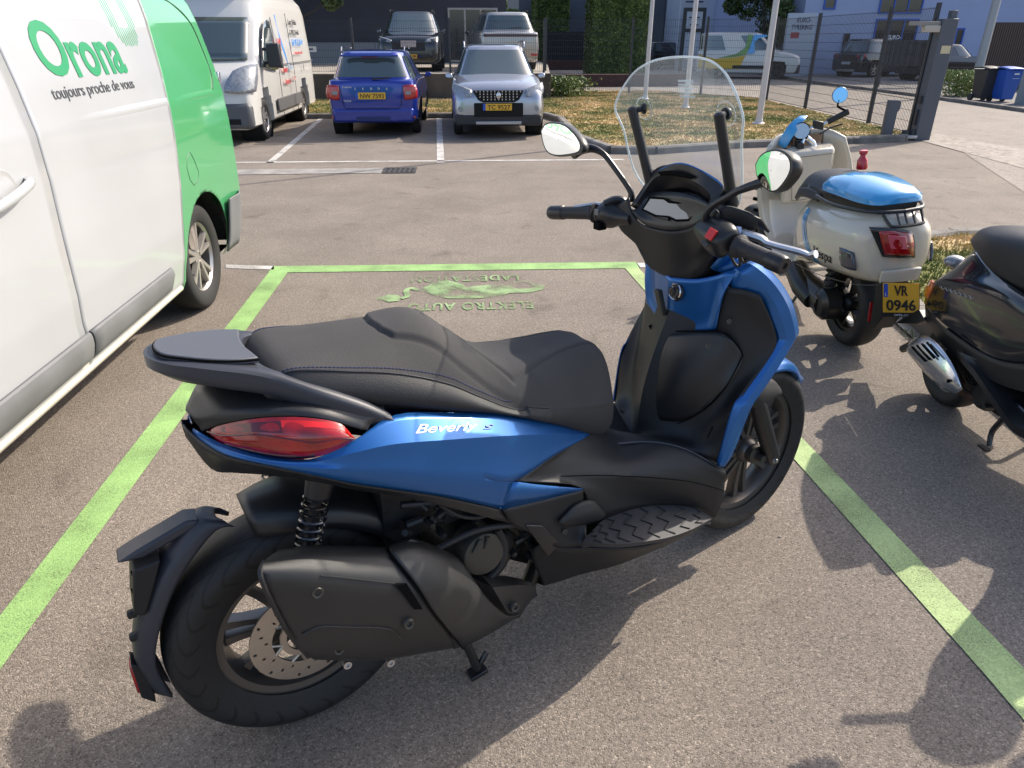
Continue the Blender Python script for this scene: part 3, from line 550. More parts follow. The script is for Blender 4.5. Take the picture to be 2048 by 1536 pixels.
bush(15.9, 19.4, .5, .6, 'dark bush in front of the utility cabinet', treeM, 8); bush(2.9, 22.2, .8, .55, 'grey green shrub at the corner of the concrete wall', hedgeM, 10, 3000, .04, z=.08)
# dark steel gate panels between hedges
m = MB()
for k in range(34): m.box((4.9 + k * .11 * 1.0, 47.0, .3), (4.95 + k * .11, 47.03, 2.0))
m.box((4.8, 47.04, .3), (8.8, 47.06, 2.0)); tag(m.build('timber_screen', pm('dark_screen', (.02, .02, .028), .7), weld=False, flat=True), 'dark vertical boarded screen in the gap between the hedges', 'screen')
# ================================================================== VEHICLES
tyreC = pm('car_tyre', (.018, .018, .018), .8, bump=.4, bscale=120); blkC = pm('car_black_trim', (.022, .023, .026), .55); archC = pm('arch_black', (.006, .006, .006), .9)
winC = pm('car_glass', (.045, .068, .072), .04, coat=1, spec=.9); lampC = pm('clear_lamp', (.34, .36, .38), .18, metal=.2, coat=.8, col2=(.20, .21, .225), vscale=22); redC = pm('tail_red', (.42, .015, .015), .2, coat=1); chrC = pm('car_chrome', (.6, .6, .62), .15, metal=1)
plateY = pm('plate_yellow', (.72, .40, .03), .5); plateB = pm('plate_blue', (.02, .08, .45), .5); plateT = pm('plate_black', (.01, .01, .012), .6); whT = pm('white_letter', (.6, .6, .62), .5); ambC = pm('amber_lens', (.75, .16, .02), .2, coat=1)
def car_wheel(e, x, y, R, w_, rim, side):
    m = MB(); rr = R * .66
    m.lathe((0, 0, 0), (0, side, 0), [(rr * .97, -w_ * .5), (rr, -w_ * .05 - w_ * .2), (rr * .93, w_ * .12), (rr * .99, w_ * .20), (rr, w_ * .18)], n=36)
    m.lathe((0, 0, 0), (0, side, 0), [(0, w_ * .12), (rr * .22, w_ * .12), (rr * .26, w_ * .02)], n=20)
    for k in range(5):
        for dd in (-.21, .21):
            a = 2 * PI * k / 5 + .35; c, s_ = math.cos(a + dd * .5), math.sin(a + dd * .5); c2, s2 = math.cos(a + dd), math.sin(a + dd); d = Vector((c2, 0, s2)); t = Vector((-s2, 0, c2)); p0 = Vector((c * rr * .15, side * w_ * .09, s_ * rr * .15)); p1 = Vector((c2 * rr * .95, side * w_ * .13, s2 * rr * .95))
            m.loft([[p0 + t * .016 + Vector((0, -side * .02, 0)), p0 + t * .011 + Vector((0, side * .012, 0)), p0 - t * .011 + Vector((0, side * .012, 0)), p0 - t * .016 + Vector((0, -side * .02, 0))], [p1 + t * .019 + Vector((0, -side * .02, 0)), p1 + t * .012 + Vector((0, side * .008, 0)), p1 - t * .012 + Vector((0, side * .008, 0)), p1 - t * .019 + Vector((0, -side * .02, 0))]])
    o = m.build('wheel', rim, e, sharp=40); o.location = (x, y, R)
    m = MB(); m.lathe((0, 0, 0), (0, side, 0), [(rr * .985, -w_ * .5), (R * .94, -w_ * .55), (R * .985, -w_ * .42), (R, -w_ * .2), (R, w_ * .12), (R * .975, w_ * .24), (R * .90, w_ * .30), (rr * 1.06, w_ * .27), (rr * .99, w_ * .2)], n=48); m.build('tyre', tyreC, o, sharp=50)
    m = MB(); m.lathe((0, 0, 0), (0, side, 0), [(0, -w_ * .12), (rr * .96, -w_ * .12)], n=24); m.build('brake_backing', archC, o, flat=True)
def slp(cx, a, b, z, e_, th): c, s_ = math.cos(th), math.sin(th); return Vector((cx + a * math.copysign(abs(c) ** (2 / e_), c), b * math.copysign(abs(s_) ** (2 / e_), s_), z))
def car(name, label, cat, loc, rz, L1, W, Hh, paint_, st, gh, R=.32, wb=(.29, -.30), rimc=None, grp=None, scale=1.0, van=False):
    """st: stations (x/L, half width factor, z low, z mid, z shoulder, z top); gh: glasshouse (x front base, x rear base, x front top, x rear top, z base, tumblehome)"""
    e = empty(name, (*loc[:2], loc[2] if len(loc) > 2 else 0), rz, scale); tag(e, label, cat, grp); hw = W / 2
    m = MB(); loops = []
    for (fx, fwd, zb, zm, zs, zt) in st:
        x = fx * L1; w_ = hw * fwd
        hp = [(0, zb), (w_ * .55, zb), (w_ * .86, zb + .01), (w_ * .965, zb + .07), (w_ * .985, (zb + zm) / 2), (w_, zm), (w_ * .985, (zm + zs) / 2), (w_ * .955, zs), (w_ * .88, zs + (zt - zs) * .55), (w_ * .72, zt - .012), (w_ * .4, zt + .004), (0, zt + .01)]
        loops.append([Vector((x, y, z)) for y, z in hp] + [Vector((x, -y, z)) for y, z in hp[-2:0:-1]])
    # dense loft, then wheel arches are pushed out of the side
    cols = [spline([l[i] for l in loops], 6) for i in range(len(loops[0]))]; LL = [[c[j] for c in cols] for j in range(len(cols[0]))]
    dens = []
    for l in LL: dens.append(sum([[l[i], l[i].lerp(l[(i + 1) % len(l)], .5)] for i in range(len(l))], []))
    m.loft(dens); n_ = len(dens[0]); Ra = R * 1.16
    for fx in wb:
        for i, v in enumerate(m.v):
            dx, dzv = v.x - fx * L1, v.z - R
            if abs(v.y) > hw * .60 and math.hypot(dx, dzv) < Ra and v.z < R + Ra: m.v[i] = Vector((v.x, math.copysign(hw * .60, v.y), v.z))
    body = m.build('body', paint_, e, sharp=38)
    for fx in wb:
        for s_ in (1, -1): m = MB(); m.lathe((fx * L1, s_ * hw * .66, R), (0, s_, 0), [(0, 0), (Ra * 1.02, 0), (Ra * 1.03, hw * .335)], n=28, a0=0, a1=PI, ref=(1, 0, 0)); m.build('wheel_well', archC, e, flat=True)
    for fx in wb:
        for s_ in (1, -1): car_wheel(e, fx * L1, s_ * (hw - .085), R, .20, rimc or chrC, s_)
    if gh:
        xf0, xr0, xf1, xr1, zb, tb = gh; xf0 *= L1; xr0 *= L1; xf1 *= L1; xr1 *= L1; E_ = 5.5
        lp = lambda s_, th, o=0: slp((xf0 + xr0) / 2 * (1 - s_) + (xf1 + xr1) / 2 * s_, ((xf0 - xr0) / 2 * (1 - s_) + (xf1 - xr1) / 2 * s_) + o, (hw * .93 * (1 - s_) + hw * tb * s_) + o, zb + (Hh - .045 - zb) * s_ - .03 * s_ * (1 - s_), E_, th)
        m = MB(); th = [2 * PI * k / 72 for k in range(72)]; LL = [[lp(s_, t) for t in th] for s_ in (0, .25, .5, .75, 1)]
        for k, (f, dz_) in enumerate(((.93, .028), (.75, .042), (.4, .05), (.01, .052))): c = sum(LL[4], Vector()) / 72; LL.append([c + (p - c) * f + Vector((0, 0, dz_)) for p in LL[4]])
        m.loft(LL, caps=False); m.build('roof', paint_, e, sharp=50)
        def win(nm, a0, a1, s0, s1, mat=winC):
            m = MB(); N_ = 16; rows_ = [[lp(s0 + (s1 - s0) * j / 5, math.radians(a0 + (a1 - a0) * k / N_), .006) for k in range(N_ + 1)] for j in range(6)]; m.grid(rows_, 1, 1); return m.build(nm, mat, e, sharp=60)
        win('windscreen', -41, 41, .06, .93); win('rear_window', 140, 220, .16, .90)
        if not van:
            for s_ in (1, -1): win('side_window', s_ * 49, s_ * 88, .10, .90); win('side_window', s_ * 92, s_ * 128, .10, .90)
        e['_lp'] = 0; CARLP[e.name] = lp
    return e
CARLP = {}
def box_part(e, nm, mat, a, b, bev=.01): m = MB(); m.box(a, b); return m.build(nm, mat, e, bevel=bev)
def plate(e, x, z, sgn, s_, y0=0, w_=.46):
    """number plate on the end of a car; sgn=+1 front, -1 rear"""
    h = .055; P_ = box_part(e, 'number_plate', plateY, (x, y0 - w_ / 2, z - h), (x + sgn * .012, y0 + w_ / 2, z + h), .002)
    yd = Vector((0, sgn, 0)); xx = x + sgn * .013
    m = MB(); ys = y0 - sgn * w_ / 2; m.box((x + sgn * .004, min(ys, ys - sgn * .045), z - h), (x + sgn * .0135, max(ys, ys - sgn * .045), z + h)); m.build('country_band', plateB, P_, flat=True)
    if s_: text(s_, 'plate_text', plateT, P_, (xx, y0 - sgn * (w_ * .42), z - .038), yd, (0, 0, 1), .076, width=w_ * .86, bold=.012, extrude=.001)
def side_mirrors(e, x, y, z, mat, cap=None):
    for s_ in (1, -1):
        m = MB(); m.loft([[Vector((x + a, s_ * (y + b), z + c)) for a, b, c in L_] for L_ in ([(-.03, 0, -.03), (.03, 0, -.03), (.03, 0, .0), (-.03, 0, .0)], [(-.04, .03, -.04), (.05, .03, -.04), (.04, .03, .045), (-.04, .03, .05)], [(-.04, .11, -.04), (.03, .11, -.03), (.02, .11, .045), (-.04, .11, .05)], [(-.03, .135, -.02), (.015, .135, -.02), (.015, .135, .03), (-.03, .135, .035)])]); m.build('mirror', mat, e, bevel=.012)
SUV = [(.5, .74, .30, .42, .55, .62), (.494, .86, .24, .45, .64, .72), (.47, .95, .21, .5, .74, .84), (.42, .985, .2, .55, .82, .92), (.30, 1, .2, .6, .90, .98), (.18, 1, .2, .62, .95, 1.02), (0, 1, .2, .62, .97, 1.0), (-.28, 1, .2, .65, .99, 1.02), (-.42, .98, .22, .68, 1.0, 1.04), (-.475, .94, .25, .68, .99, 1.02), (-.495, .88, .28, .66, .93, .98), (-.5, .80, .34, .64, .86, .90)]
EST = [(a, b, c, d - .03, e_ - .05, f - .05) for a, b, c, d, e_, f in SUV]
blueP = pm('car_blue', (.012, .035, .30), .22, metal=.35, coat=1); silvP = pm('car_silver', (.40, .41, .45), .28, metal=.75, coat=.8); blkP = pm('car_gloss_black', (.010, .011, .014), .15, coat=1); champP = pm('car_champagne', (.42, .40, .38), .28, metal=.6, coat=.8); gryP = pm('car_grey', (.035, .038, .048), .2, metal=.5, coat=1); whtP = pm('van_white', (.58, .57, .54), .35, coat=.8)
rimD = pm('rim_silver', (.45, .43, .42), .35, metal=.8)
# --- blue estate, tail to the camera
e = car('parked_car', 'deep blue estate car parked tail first with yellow plate NW 7593', 'car', (-1.66, 15.55), PI / 2, 4.05, 1.62, 1.42, blueP, EST, (.20, -.475, .06, -.44, .93, .70), R=.29, rimc=rimD, grp='cars parked along the back kerb')
LH = 4.05 / 2; plate(e, -LH - .012, .70, -1, 'NW 7593', w_=.48)
for s_ in (1, -1):
    m = MB(); m.grid([[(-LH - .004, s_ * .56, .87), (-LH + .0, s_ * .68, .88), (-LH + .05, s_ * .775, .87)], [(-LH - .016, s_ * .56, .76), (-LH - .012, s_ * .69, .76), (-LH + .05, s_ * .80, .76)], [(-LH - .012, s_ * .57, .63), (-LH - .008, s_ * .69, .64), (-LH + .05, s_ * .79, .66)]], 3, 3); t = m.build('tail_lamp', redC, e, solid=.012); box_part(t, 'reversing_lens', lampC, (-LH - .026, min(s_ * .59, s_ * .69), .715), (-LH - .010, max(s_ * .59, s_ * .69), .775), .004)
    m = MB(); m.obox((-LH + .02, s_ * .66, .345), (.02, 0, 0), (0, .09, 0), (0, 0, .012)); m.build('reflector', redC, e)
box_part(e, 'bumper', blueP, (-LH - .018, -.72, .25), (-LH + .1, .72, .50), .05); box_part(e, 'bumper_insert', pm('insert_blue', (.01, .02, .12), .5), (-LH - .022, -.30, .28), (-LH - .01, .30, .36), .01)
m = MB(); m.tube([(-LH - .016, -.50, .52), (-LH - .018, -.46, .49), (-LH - .018, .46, .49), (-LH - .016, .50, .52), (-LH - .01, .55, .86)], .004, n=5); m.tube([(-LH - .016, -.50, .52), (-LH - .01, -.55, .86)], .004, n=5); m.build('tailgate_gap', archC, e)
m = MB(); m.box((-LH + .05, -.50, 1.325), (-LH + .16, .50, 1.355)); m.build('spoiler', blueP, e, bevel=.012); box_part(e, 'brake_light', pm('deep_red', (.12, .004, .004), .3), (-LH + .045, -.14, 1.31), (-LH + .06, .14, 1.325), .003)
m = MB(); m.tube([(-LH + .02, -.02, .975), (-LH + .03, -.30, .985), (-LH + .05, -.36, 1.0)], [.018, .012, .006], n=6); m.build('rear_wiper', blkC, e)
for i, ch in enumerate('SKODA'): text(ch, 'maker_letter', whT, e, (-LH - .018, .27 - i * .135 + .02, .80), (0, -1, 0), (0, 0, 1), .036, bold=.02)
text('Fabia', 'model_letter', whT, e, (-LH - .012, .50, .83), (0, -1, 0), (0, 0, 1), .03, width=.16, bold=.01); text('TDI', 'model_letter', whT, e, (-LH - .018, .50, .60), (0, -1, 0), (0, 0, 1), .03, width=.13, bold=.01)
for s_ in (1, -1): m = MB(); m.tube([(-1.35, s_ * .56, 1.40), (-1.28, s_ * .565, 1.455), (-1.15, s_ * .565, 1.47), (-.2, s_ * .565, 1.47), (-.1, s_ * .565, 1.43)], .014, n=8, smooth=3); m.build('roof_rail', chrC, e)
m = MB(); m.tube([(-.9, 0, 1.45), (-1.0, 0, 1.54)], .005, n=5); m.build('aerial', blkC, e); side_mirrors(e, .75, .80, .93, blueP)
# --- silver crossover, nose to the camera
e = car('parked_car', 'silver compact SUV parked nose out with yellow plate TC 9527', 'car', (.56, 15.15), -PI / 2 + .0, 3.95, 1.66, 1.50, silvP, SUV, (.235, -.44, .07, -.38, .97, .68), R=.31, rimc=rimD, grp='cars parked along the back kerb')
LH = 3.95 / 2; plate(e, LH + .035, .535, 1, 'TC 9527', w_=.46)
gz = pm('grille_chrome', (.5, .5, .5), .25, metal=1)
m = MB(); m.prism([(LH - .06, -.44, .80), (LH - .06, .44, .80), (LH - .03, .36, .65), (LH + .005, .27, .61), (LH + .005, -.27, .61), (LH - .03, -.36, .65)], (.035, 0, 0)); g_ = m.build('grille', archC, e)
m = MB()
for j in range(4):
    for i in range(-6, 7): 
        zz = .645 + j * .042; xx = LH + .030 - (zz - .61) * .22
        if abs(i) * .064 < .40 - (3 - j) * .035: m.box((xx - .01, i * .064 - .010, zz), (xx + .012, i * .064 + .010, zz + .024))
m.build('grille_bars', gz, g_, flat=True); m = MB(); m.ball((LH + .02, 0, .715), (.012, .04, .055)); m.build('emblem', chrC, e)
for s_ in (1, -1):
    m = MB(); m.grid([[(LH - .10, s_ * .46, .80), (LH - .16, s_ * .62, .86), (LH - .30, s_ * .78, .91)], [(LH - .03, s_ * .46, .73), (LH - .09, s_ * .62, .77), (LH - .22, s_ * .80, .82)], [(LH - .01, s_ * .50, .69), (LH - .06, s_ * .62, .70), (LH - .16, s_ * .78, .72)]], 3, 3); m.build('headlight', lampC, e, solid=.03)
    m = MB(); m.lathe((LH - .035, s_ * .66, .50), (1, s_ * .2, 0), [(0, .03), (.045, .03), (.05, .0)], n=16); m.build('fog_light', lampC, e)
    m = MB(); m.tube([(LH - .02, s_ * .50, .56), (LH - .03, s_ * .60, .57), (LH - .09, s_ * .74, .555), (LH - .09, s_ * .75, .46), (LH - .02, s_ * .56, .45), (LH - .02, s_ * .50, .56)], .010, n=6); m.build('fog_surround', chrC, e)
box_part(e, 'lower_grille', archC, (LH - .1, -.43, .37), (LH + .022, .43, .60), .02); box_part(e, 'bumper_trim', blkC, (LH - .12, -.76, .22), (LH + .01, .76, .42), .04); box_part(e, 'skid_plate', silvP, (LH - .06, -.40, .245), (LH + .03, .40, .30), .01)
for s_ in (1, -1): m = MB(); m.tube([(.2, s_ * .57, 1.45), (.12, s_ * .575, 1.53), (-.05, s_ * .575, 1.55), (-1.1, s_ * .575, 1.55), (-1.25, s_ * .57, 1.49)], .018, n=8, smooth=3); m.build('roof_rail', chrC, e)
side_mirrors(e, .72, .80, .98, silvP)
box_part(e, 'sun_roof', winC, (-.75, -.48, 1.485), (-.05, .48, 1.512), .01)
# --- cars on the terrace behind the fence
e = car('parked_car', 'black SUV facing the lot on the terrace behind the mesh fence', 'car', (-1.62, 24.9, PZ), -PI / 2, 4.45, 1.84, 1.66, blkP, [(a, b, c, d, e_ + .06, f + .06) for a, b, c, d, e_, f in SUV], (.23, -.45, .07, -.38, 1.05, .70), R=.34, rimc=rimD, grp='cars parked on the terrace')
LH = 4.45 / 2; plate(e, LH + .02, .42, 1, '939', y0=.0, w_=.46)
box_part(e, 'grille', pm('grille_dark', (.03, .03, .035), .3, metal=.6), (LH - .08, -.48, .55), (LH + .01, .48, .80), .02); box_part(e, 'sheet', pm('pink_sheet', (.42, .36, .36), .6), (LH + .0, -.22, .66), (LH + .02, .22, .83), .002)
for s_ in (1, -1):
    m = MB(); m.grid([[(LH - .06, s_ * .48, .84), (LH - .18, s_ * .68, .90), (LH - .34, s_ * .84, .94)], [(LH - .02, s_ * .50, .78), (LH - .08, s_ * .68, .80), (LH - .22, s_ * .86, .84)]], 3, 3); m.build('headlight', lampC, e, solid=.03); box_part(e, 'fog_trim', pm('trim_grey', (.3, .3, .3), .4, metal=.5), (LH - .05, min(s_ * .5, s_ * .8), .34), (LH - .03, max(s_ * .5, s_ * .8), .37), .005)
    m = MB(); m.tube([(.2, s_ * .64, 1.62), (.1, s_ * .645, 1.68), (-1.2, s_ * .645, 1.68), (-1.3, s_ * .64, 1.62)], .014, n=6, smooth=3); m.build('roof_rail', chrC, e)
side_mirrors(e, .80, .90, 1.08, blkP)
e = car('parked_car', 'champagne coloured SUV with its tail to the fence on the terrace', 'car', (1.12, 25.3, PZ), PI / 2 + .10, 4.5, 1.86, 1.60, champP, [(a, b, c, d, e_ + .04, f + .04) for a, b, c, d, e_, f in SUV], (.22, -.47, .06, -.40, 1.05, .70), R=.34, rimc=rimD, grp='cars parked on the terrace')
LH = 2.25; box_part(e, 'light_bar', pm('smoked_bar', (.06, .03, .03), .2, coat=1), (-LH - .012, -.80, .93), (-LH + .1, .80, 1.0), .01); box_part(e, 'bumper_reflector', redC, (-LH - .02, -.82, .42), (-LH + .05, -.62, .48), .01); box_part(e, 'bumper_reflector', redC, (-LH - .02, .62, .42), (-LH + .05, .82, .48), .01)
m = MB(); m.tube([(-LH + .08, .02, 1.16), (-LH + .1, -.35, 1.17)], .014, n=6); m.build('rear_wiper', blkC, e); side_mirrors(e, .75, .90, 1.05, blkC)
for s_ in (1, -1): m = MB(); m.tube([(-1.6, s_ * .62, 1.56), (-1.5, s_ * .63, 1.63), (-.4, s_ * .63, 1.63), (-.3, s_ * .62, 1.58)], .014, n=6, smooth=3); m.build('roof_rail', blkC, e)
# --- vehicles across the street
VAN = [(.5, .78, .30, .5, .66, .74), (.494, .88, .26, .52, .78, .88), (.46, .96, .22, .58, .90, .98), (.38, .99, .2, .6, 1.0, 1.08), (.28, 1, .2, .62, 1.05, 1.14), (.2, 1, .2, .64, 1.08, 1.16), (0, 1, .2, .65, 1.1, 1.14), (-.3, 1, .2, .65, 1.1, 1.14), (-.46, 1, .22, .65, 1.1, 1.14), (-.495, .97, .25, .65, 1.08, 1.12), (-.5, .92, .3, .65, 1.0, 1.05)]
e = car('parked_van', 'small white van with green yellow and blue wave livery across the street', 'van', (12.8, 34.4), math.radians(-24), 4.4, 1.84, 1.86, whtP, VAN, (.30, -.495, .10, -.49, 1.08, .82), R=.33, rimc=blkC, van=False)
for nm, col, pts in (('livery_stripe', (.60, .38, .03), [(-2.1, .40), (-1.2, .40), (-.3, .40), (-.1, .95), (-.6, .86), (-1.4, .80), (-2.1, .98)]), ('livery_stripe', (.12, .28, .05), [(-1.3, .84), (-.6, .88), (-.08, .98), (.05, 1.35), (.12, 1.75), (-.10, 1.78), (-.15, 1.25), (-.5, 1.0)]), ('livery_stripe', (.08, .35, .70), [(-.02, 1.0), (.28, 1.05), (.20, 1.45), (.35, 1.62), (.70, 1.70), (.70, 1.76), (.15, 1.78)])):
    m = MB(); m.prism([(x, -.925 + max(0, (z - 1.1)) * .14, z) for x, z in pts], (0, -.006, 0)); m.build(nm, pm('livery' + str(col), col, .4, coat=.5), e, flat=True)
box_part(e, 'side_moulding', blkC, (-.6, -.945, .42), (.75, -.915, .55), .03); plate(e, 2.21, .50, 1, 'AV 4412'); box_part(e, 'bumper', blkC, (1.95, -.85, .24), (2.23, .85, .60), .06)
for s_ in (1, -1): m = MB(); m.grid([[(2.10, s_ * .55, .86), (1.95, s_ * .80, .92)], [(2.14, s_ * .55, .74), (2.02, s_ * .82, .78)]], 3, 3); m.build('headlight', lampC, e, solid=.04)
side_mirrors(e, 1.2, .93, 1.12, whtP)
e = car('parked_car', 'dark grey SUV in front of the lavender building, left of the dark hatchback', 'car', (19.6, 35.6), math.radians(22), 4.4, 1.84, 1.62, gryP, SUV, (.22, -.47, .06, -.40, 1.0, .70), R=.34, rimc=rimD, grp='cars in front of the lavender building')
for s_ in (1, -1): m = MB(); m.grid([[(-2.21, s_ * .55, .95), (-2.05, s_ * .92, .98)], [(-2.22, s_ * .55, .84), (-2.08, s_ * .93, .84)]], 2, 2); m.build('tail_lamp', redC, e, solid=.03)
box_part(e, 'number_plate', pm('plate_pale', (.4, .4, .42), .5), (-2.235, -.25, .55), (-2.21, .25, .66), .002); box_part(e, 'skid_plate', rimD, (-2.24, -.5, .24), (-2.1, .5, .34), .02)
e = car('parked_car', 'dark hatchback behind the gate fence with its front wheel by the lamp post', 'car', (20.6, 32.0), math.radians(10), 4.0, 1.74, 1.42, gryP, EST, (.18, -.46, .04, -.38, .92, .70), R=.31, rimc=rimD, grp='cars in front of the lavender building')
for s_ in (1, -1): m = MB(); m.grid([[(-2.01, s_ * .55, .88), (-1.88, s_ * .84, .88)], [(-2.02, s_ * .55, .70), (-1.9, s_ * .85, .70)]], 2, 2); m.build('tail_lamp', redC, e, solid=.03)
box_part(e, 'number_plate', MATS['plate_pale'], (-2.03, -.25, .62), (-2.01, .25, .72), .002)
e = car('parked_car', 'pale silver hatchback seen from behind beside the tall hedge', 'car', (9.9, 44.0), math.radians(72), 4.0, 1.75, 1.55, silvP, SUV, (.20, -.47, .05, -.42, .95, .70), R=.31, rimc=rimD, grp='cars far across the street')
box_part(e, 'tailgate_panel', gryP, (-2.03, -.6, .78), (-2.0, .6, .92), .01); box_part(e, 'number_plate', MATS['plate_pale'], (-2.04, -.25, .52), (-2.01, .25, .62), .002)
e = car('parked_car', 'dark car half hidden by the leftmost flagpole', 'car', (12.0, 45.5), math.radians(20), 4.2, 1.75, 1.45, gryP, EST, (.20, -.46, .05, -.40, .92, .70), R=.31, rimc=rimD, grp='cars far across the street')
e = car('parked_car', 'white car seen through the black framed totem', 'car', (14.2, 49.5), math.radians(200), 4.2, 1.75, 1.50, whtP, SUV, (.20, -.46, .05, -.40, .95, .70), R=.31, rimc=rimD, grp='cars far across the street')
# --- big white panel van, nose to the camera
e = empty('panel_van', (-4.45, 15.2, 0), -PI / 2 + .0); tag(e, 'tall white panel van with grey bumper and blue and red lettering beside the blue estate', 'van')
hw = .97; st = [(2.62, .80, .26, .62, .74), (2.58, .90, .24, .80, .90), (2.48, .96, .24, .98, 1.04), (2.30, .985, .24, 1.08, 1.14), (1.98, 1.0, .24, 1.18, 1.26), (1.80, 1.0, .24, 1.30, 1.42), (1.42, .99, .24, 1.62, 1.80), (1.22, .985, .24, 1.80, 2.02), (1.0, .985, .24, 1.90, 2.25), (.80, .985, .24, 2.05, 2.40), (0, .985, .24, 2.10, 2.46), (-.6, .985, .24, 2.10, 2.46), (-1.05, .985, .24, 2.10, 2.46), (-1.3, .985, .24, 2.10, 2.46), (-1.55, .985, .24, 2.10, 2.46), (-1.8, .985, .24, 2.10, 2.46), (-2.1, .985, .24, 2.10, 2.46), (-2.5, .985, .24, 2.10, 2.46), (-2.72, .97, .28, 2.05, 2.42), (-2.78, .93, .34, 1.98, 2.36)]
m = MB(); loops = []
for (x, fwd, zb, zs, zt) in st:
    w_ = hw * fwd; tp = lambda z: 1 - max(0, z - 1.2) * .075
    hp = [(0, zb), (w_ * .9, zb), (w_, zb + .06), (w_ * 1.005, .7 if zs > .75 else (zb + zs) / 2), (w_ * tp(min(1.2, zs)), min(1.15, zs - .04)), (w_ * tp(zs) * .985, zs), (w_ * tp(zs) * .93, zs + (zt - zs) * .45), (w_ * tp(zs) * .78, zs + (zt - zs) * .85), (w_ * .4, zt), (0, zt + .01)]
    loops.append([Vector((x, y, z)) for y, z in hp] + [Vector((x, -y, z)) for y, z in hp[-2:0:-1]])
cols = [spline([l[i] for l in loops], 5) for i in range(len(loops[0]))]; LL = [[c[j] for c in cols] for j in range(len(cols[0]))]; dens = [sum([[l[i].lerp(l[(i + 1) % len(l)], k / 3) for k in range(3)] for i in range(len(l))], []) for l in LL]
m.loft(dens); R = .33
for fx in (1.72, -1.55):
    for i, v in enumerate(m.v):
        if abs(v.y) > .55 and math.hypot(v.x - fx, v.z - R) < .42: m.v[i] = Vector((v.x, math.copysign(.55, v.y), v.z))
m.build('body', whtP, e, sharp=35)
for fx in (1.72, -1.55):
    for s_ in (1, -1): m = MB(); m.lathe((fx, s_ * .56, R), (0, s_, 0), [(0, 0), (.43, 0), (.43, .36)], n=26, a0=0, a1=PI, ref=(1, 0, 0)); m.build('wheel_well', archC, e, flat=True)
for fx in (1.72, -1.55):
    for s_ in (1, -1): car_wheel(e, fx, s_ * (hw - .11), R, .21, rimD, s_)
m = MB(); m.grid([[(1.93, y, 1.285 + .0 * abs(y)) for y in (-.80, -.4, 0, .4, .80)], [(1.62, y * .97, 1.62) for y in (-.80, -.4, 0, .4, .80)], [(1.33, y * .94, 1.93) for y in (-.80, -.4, 0, .4, .80)]], 3, 3)
for v in m.v: v.x += .075 - abs(v.y) ** 2 * .10
m.build('windscreen', winC, e, solid=.02)
m = MB(); m.box((2.30, -.93, .25), (2.66, .93, .66)); bp_ = m.build('bumper', pm('van_bumper', (.085, .09, .10), .5), e, bevel=.07); box_part(bp_, 'fog_recess', archC, (2.62, .55, .33), (2.668, .75, .42), .01); box_part(bp_, 'air_intake', archC, (2.64, -.45, .52), (2.668, .45, .62), .01)
m = MB(); m.box((2.45, -.50, .70), (2.64, .50, .80)); m.build('grille', archC, e, bevel=.02)
for s_ in (1, -1):
    m = MB(); m.grid([[(2.44, s_ * .68, 1.12), (2.34, s_ * .86, 1.20), (2.12, s_ * 1.0, 1.22)], [(2.62, s_ * .58, .94), (2.54, s_ * .86, .96), (2.28, s_ * 1.01, 1.02)], [(2.66, s_ * .56, .82), (2.60, s_ * .84, .80), (2.40, s_ * .98, .82)]], 3, 3); m.build('headlight', lampC, e, solid=.05)
    m = MB(); m.grid([[(1.86, s_ * 1.0, 1.18), (1.0, s_ * 1.0, 1.10), (.72, s_ * 1.0, 1.10)], [(1.60, s_ * .985, 1.50), (1.0, s_ * .985, 1.50), (.72, s_ * .985, 1.50)], [(1.25, s_ * .965, 1.82), (1.0, s_ * .962, 1.90), (.78, s_ * .962, 1.88)]], 3, 3); m.build('side_window', winC, e, solid=.01)
    m = MB(); m.loft([[(1.62, s_ * 1.10, 1.16), (1.70, s_ * 1.06, 1.16), (1.70, s_ * 1.06, 1.52), (1.60, s_ * 1.10, 1.52)], [(1.60, s_ * 1.32, 1.14), (1.72, s_ * 1.30, 1.16), (1.70, s_ * 1.28, 1.54), (1.58, s_ * 1.30, 1.54)]]); m.box((1.60, min(s_ * .98, s_ * 1.12), 1.20), (1.66, max(s_ * .98, s_ * 1.12), 1.26)); m.box((1.60, min(s_ * .98, s_ * 1.12), 1.42), (1.66, max(s_ * .98, s_ * 1.12), 1.47)); m.build('mirror', blkC, e, bevel=.03)
    box_part(e, 'side_moulding', pm('moulding_grey', (.10, .10, .10), .6), (-.95, min(s_ * .985, s_ * 1.01), .40), (1.05, max(s_ * .985, s_ * 1.01), .62), .01)
m = MB()
m.tube([(.66, .99, .30), (.66, 1.0, 1.1), (.70, .965, 1.95)], .006, n=4); m.tube([(-.60, .99, .30), (-.60, 1.0, 1.1), (-.60, .945, 2.05)], .006, n=4); m.tube([(.66, .99, 1.17), (-2.6, .99, 1.17)], .010, n=4); m.build('panel_gap', pm('soft_gap', (.10, .10, .10), .8), e)
m = MB(); m.box((-.5, -.75, 2.44), (.95, .75, 2.62)); m.box((.95, -.75, 2.50), (1.0, .75, 2.60)); m.build('roof_unit', pm('roof_unit', (.45, .42, .36), .6), e, bevel=.03); box_part(e, 'roof_unit_grille', archC, (.96, -.6, 2.46), (1.02, .6, 2.58), .01)
sg = pm('sign_blue', (.05, .28, .70), .5); sr = pm('sign_red', (.55, .05, .05), .5); sb = pm('sign_black', (.05, .05, .05), .5)
def vt(s_, x, z, h, w_, mt, nm='lettering'): text(s_, nm, mt, e, (x, 1.005 - max(0, z - 1.2) * .075, z), (-1, 0, 0), (0, 0, 1), h, width=w_, bold=.01, extrude=.002)
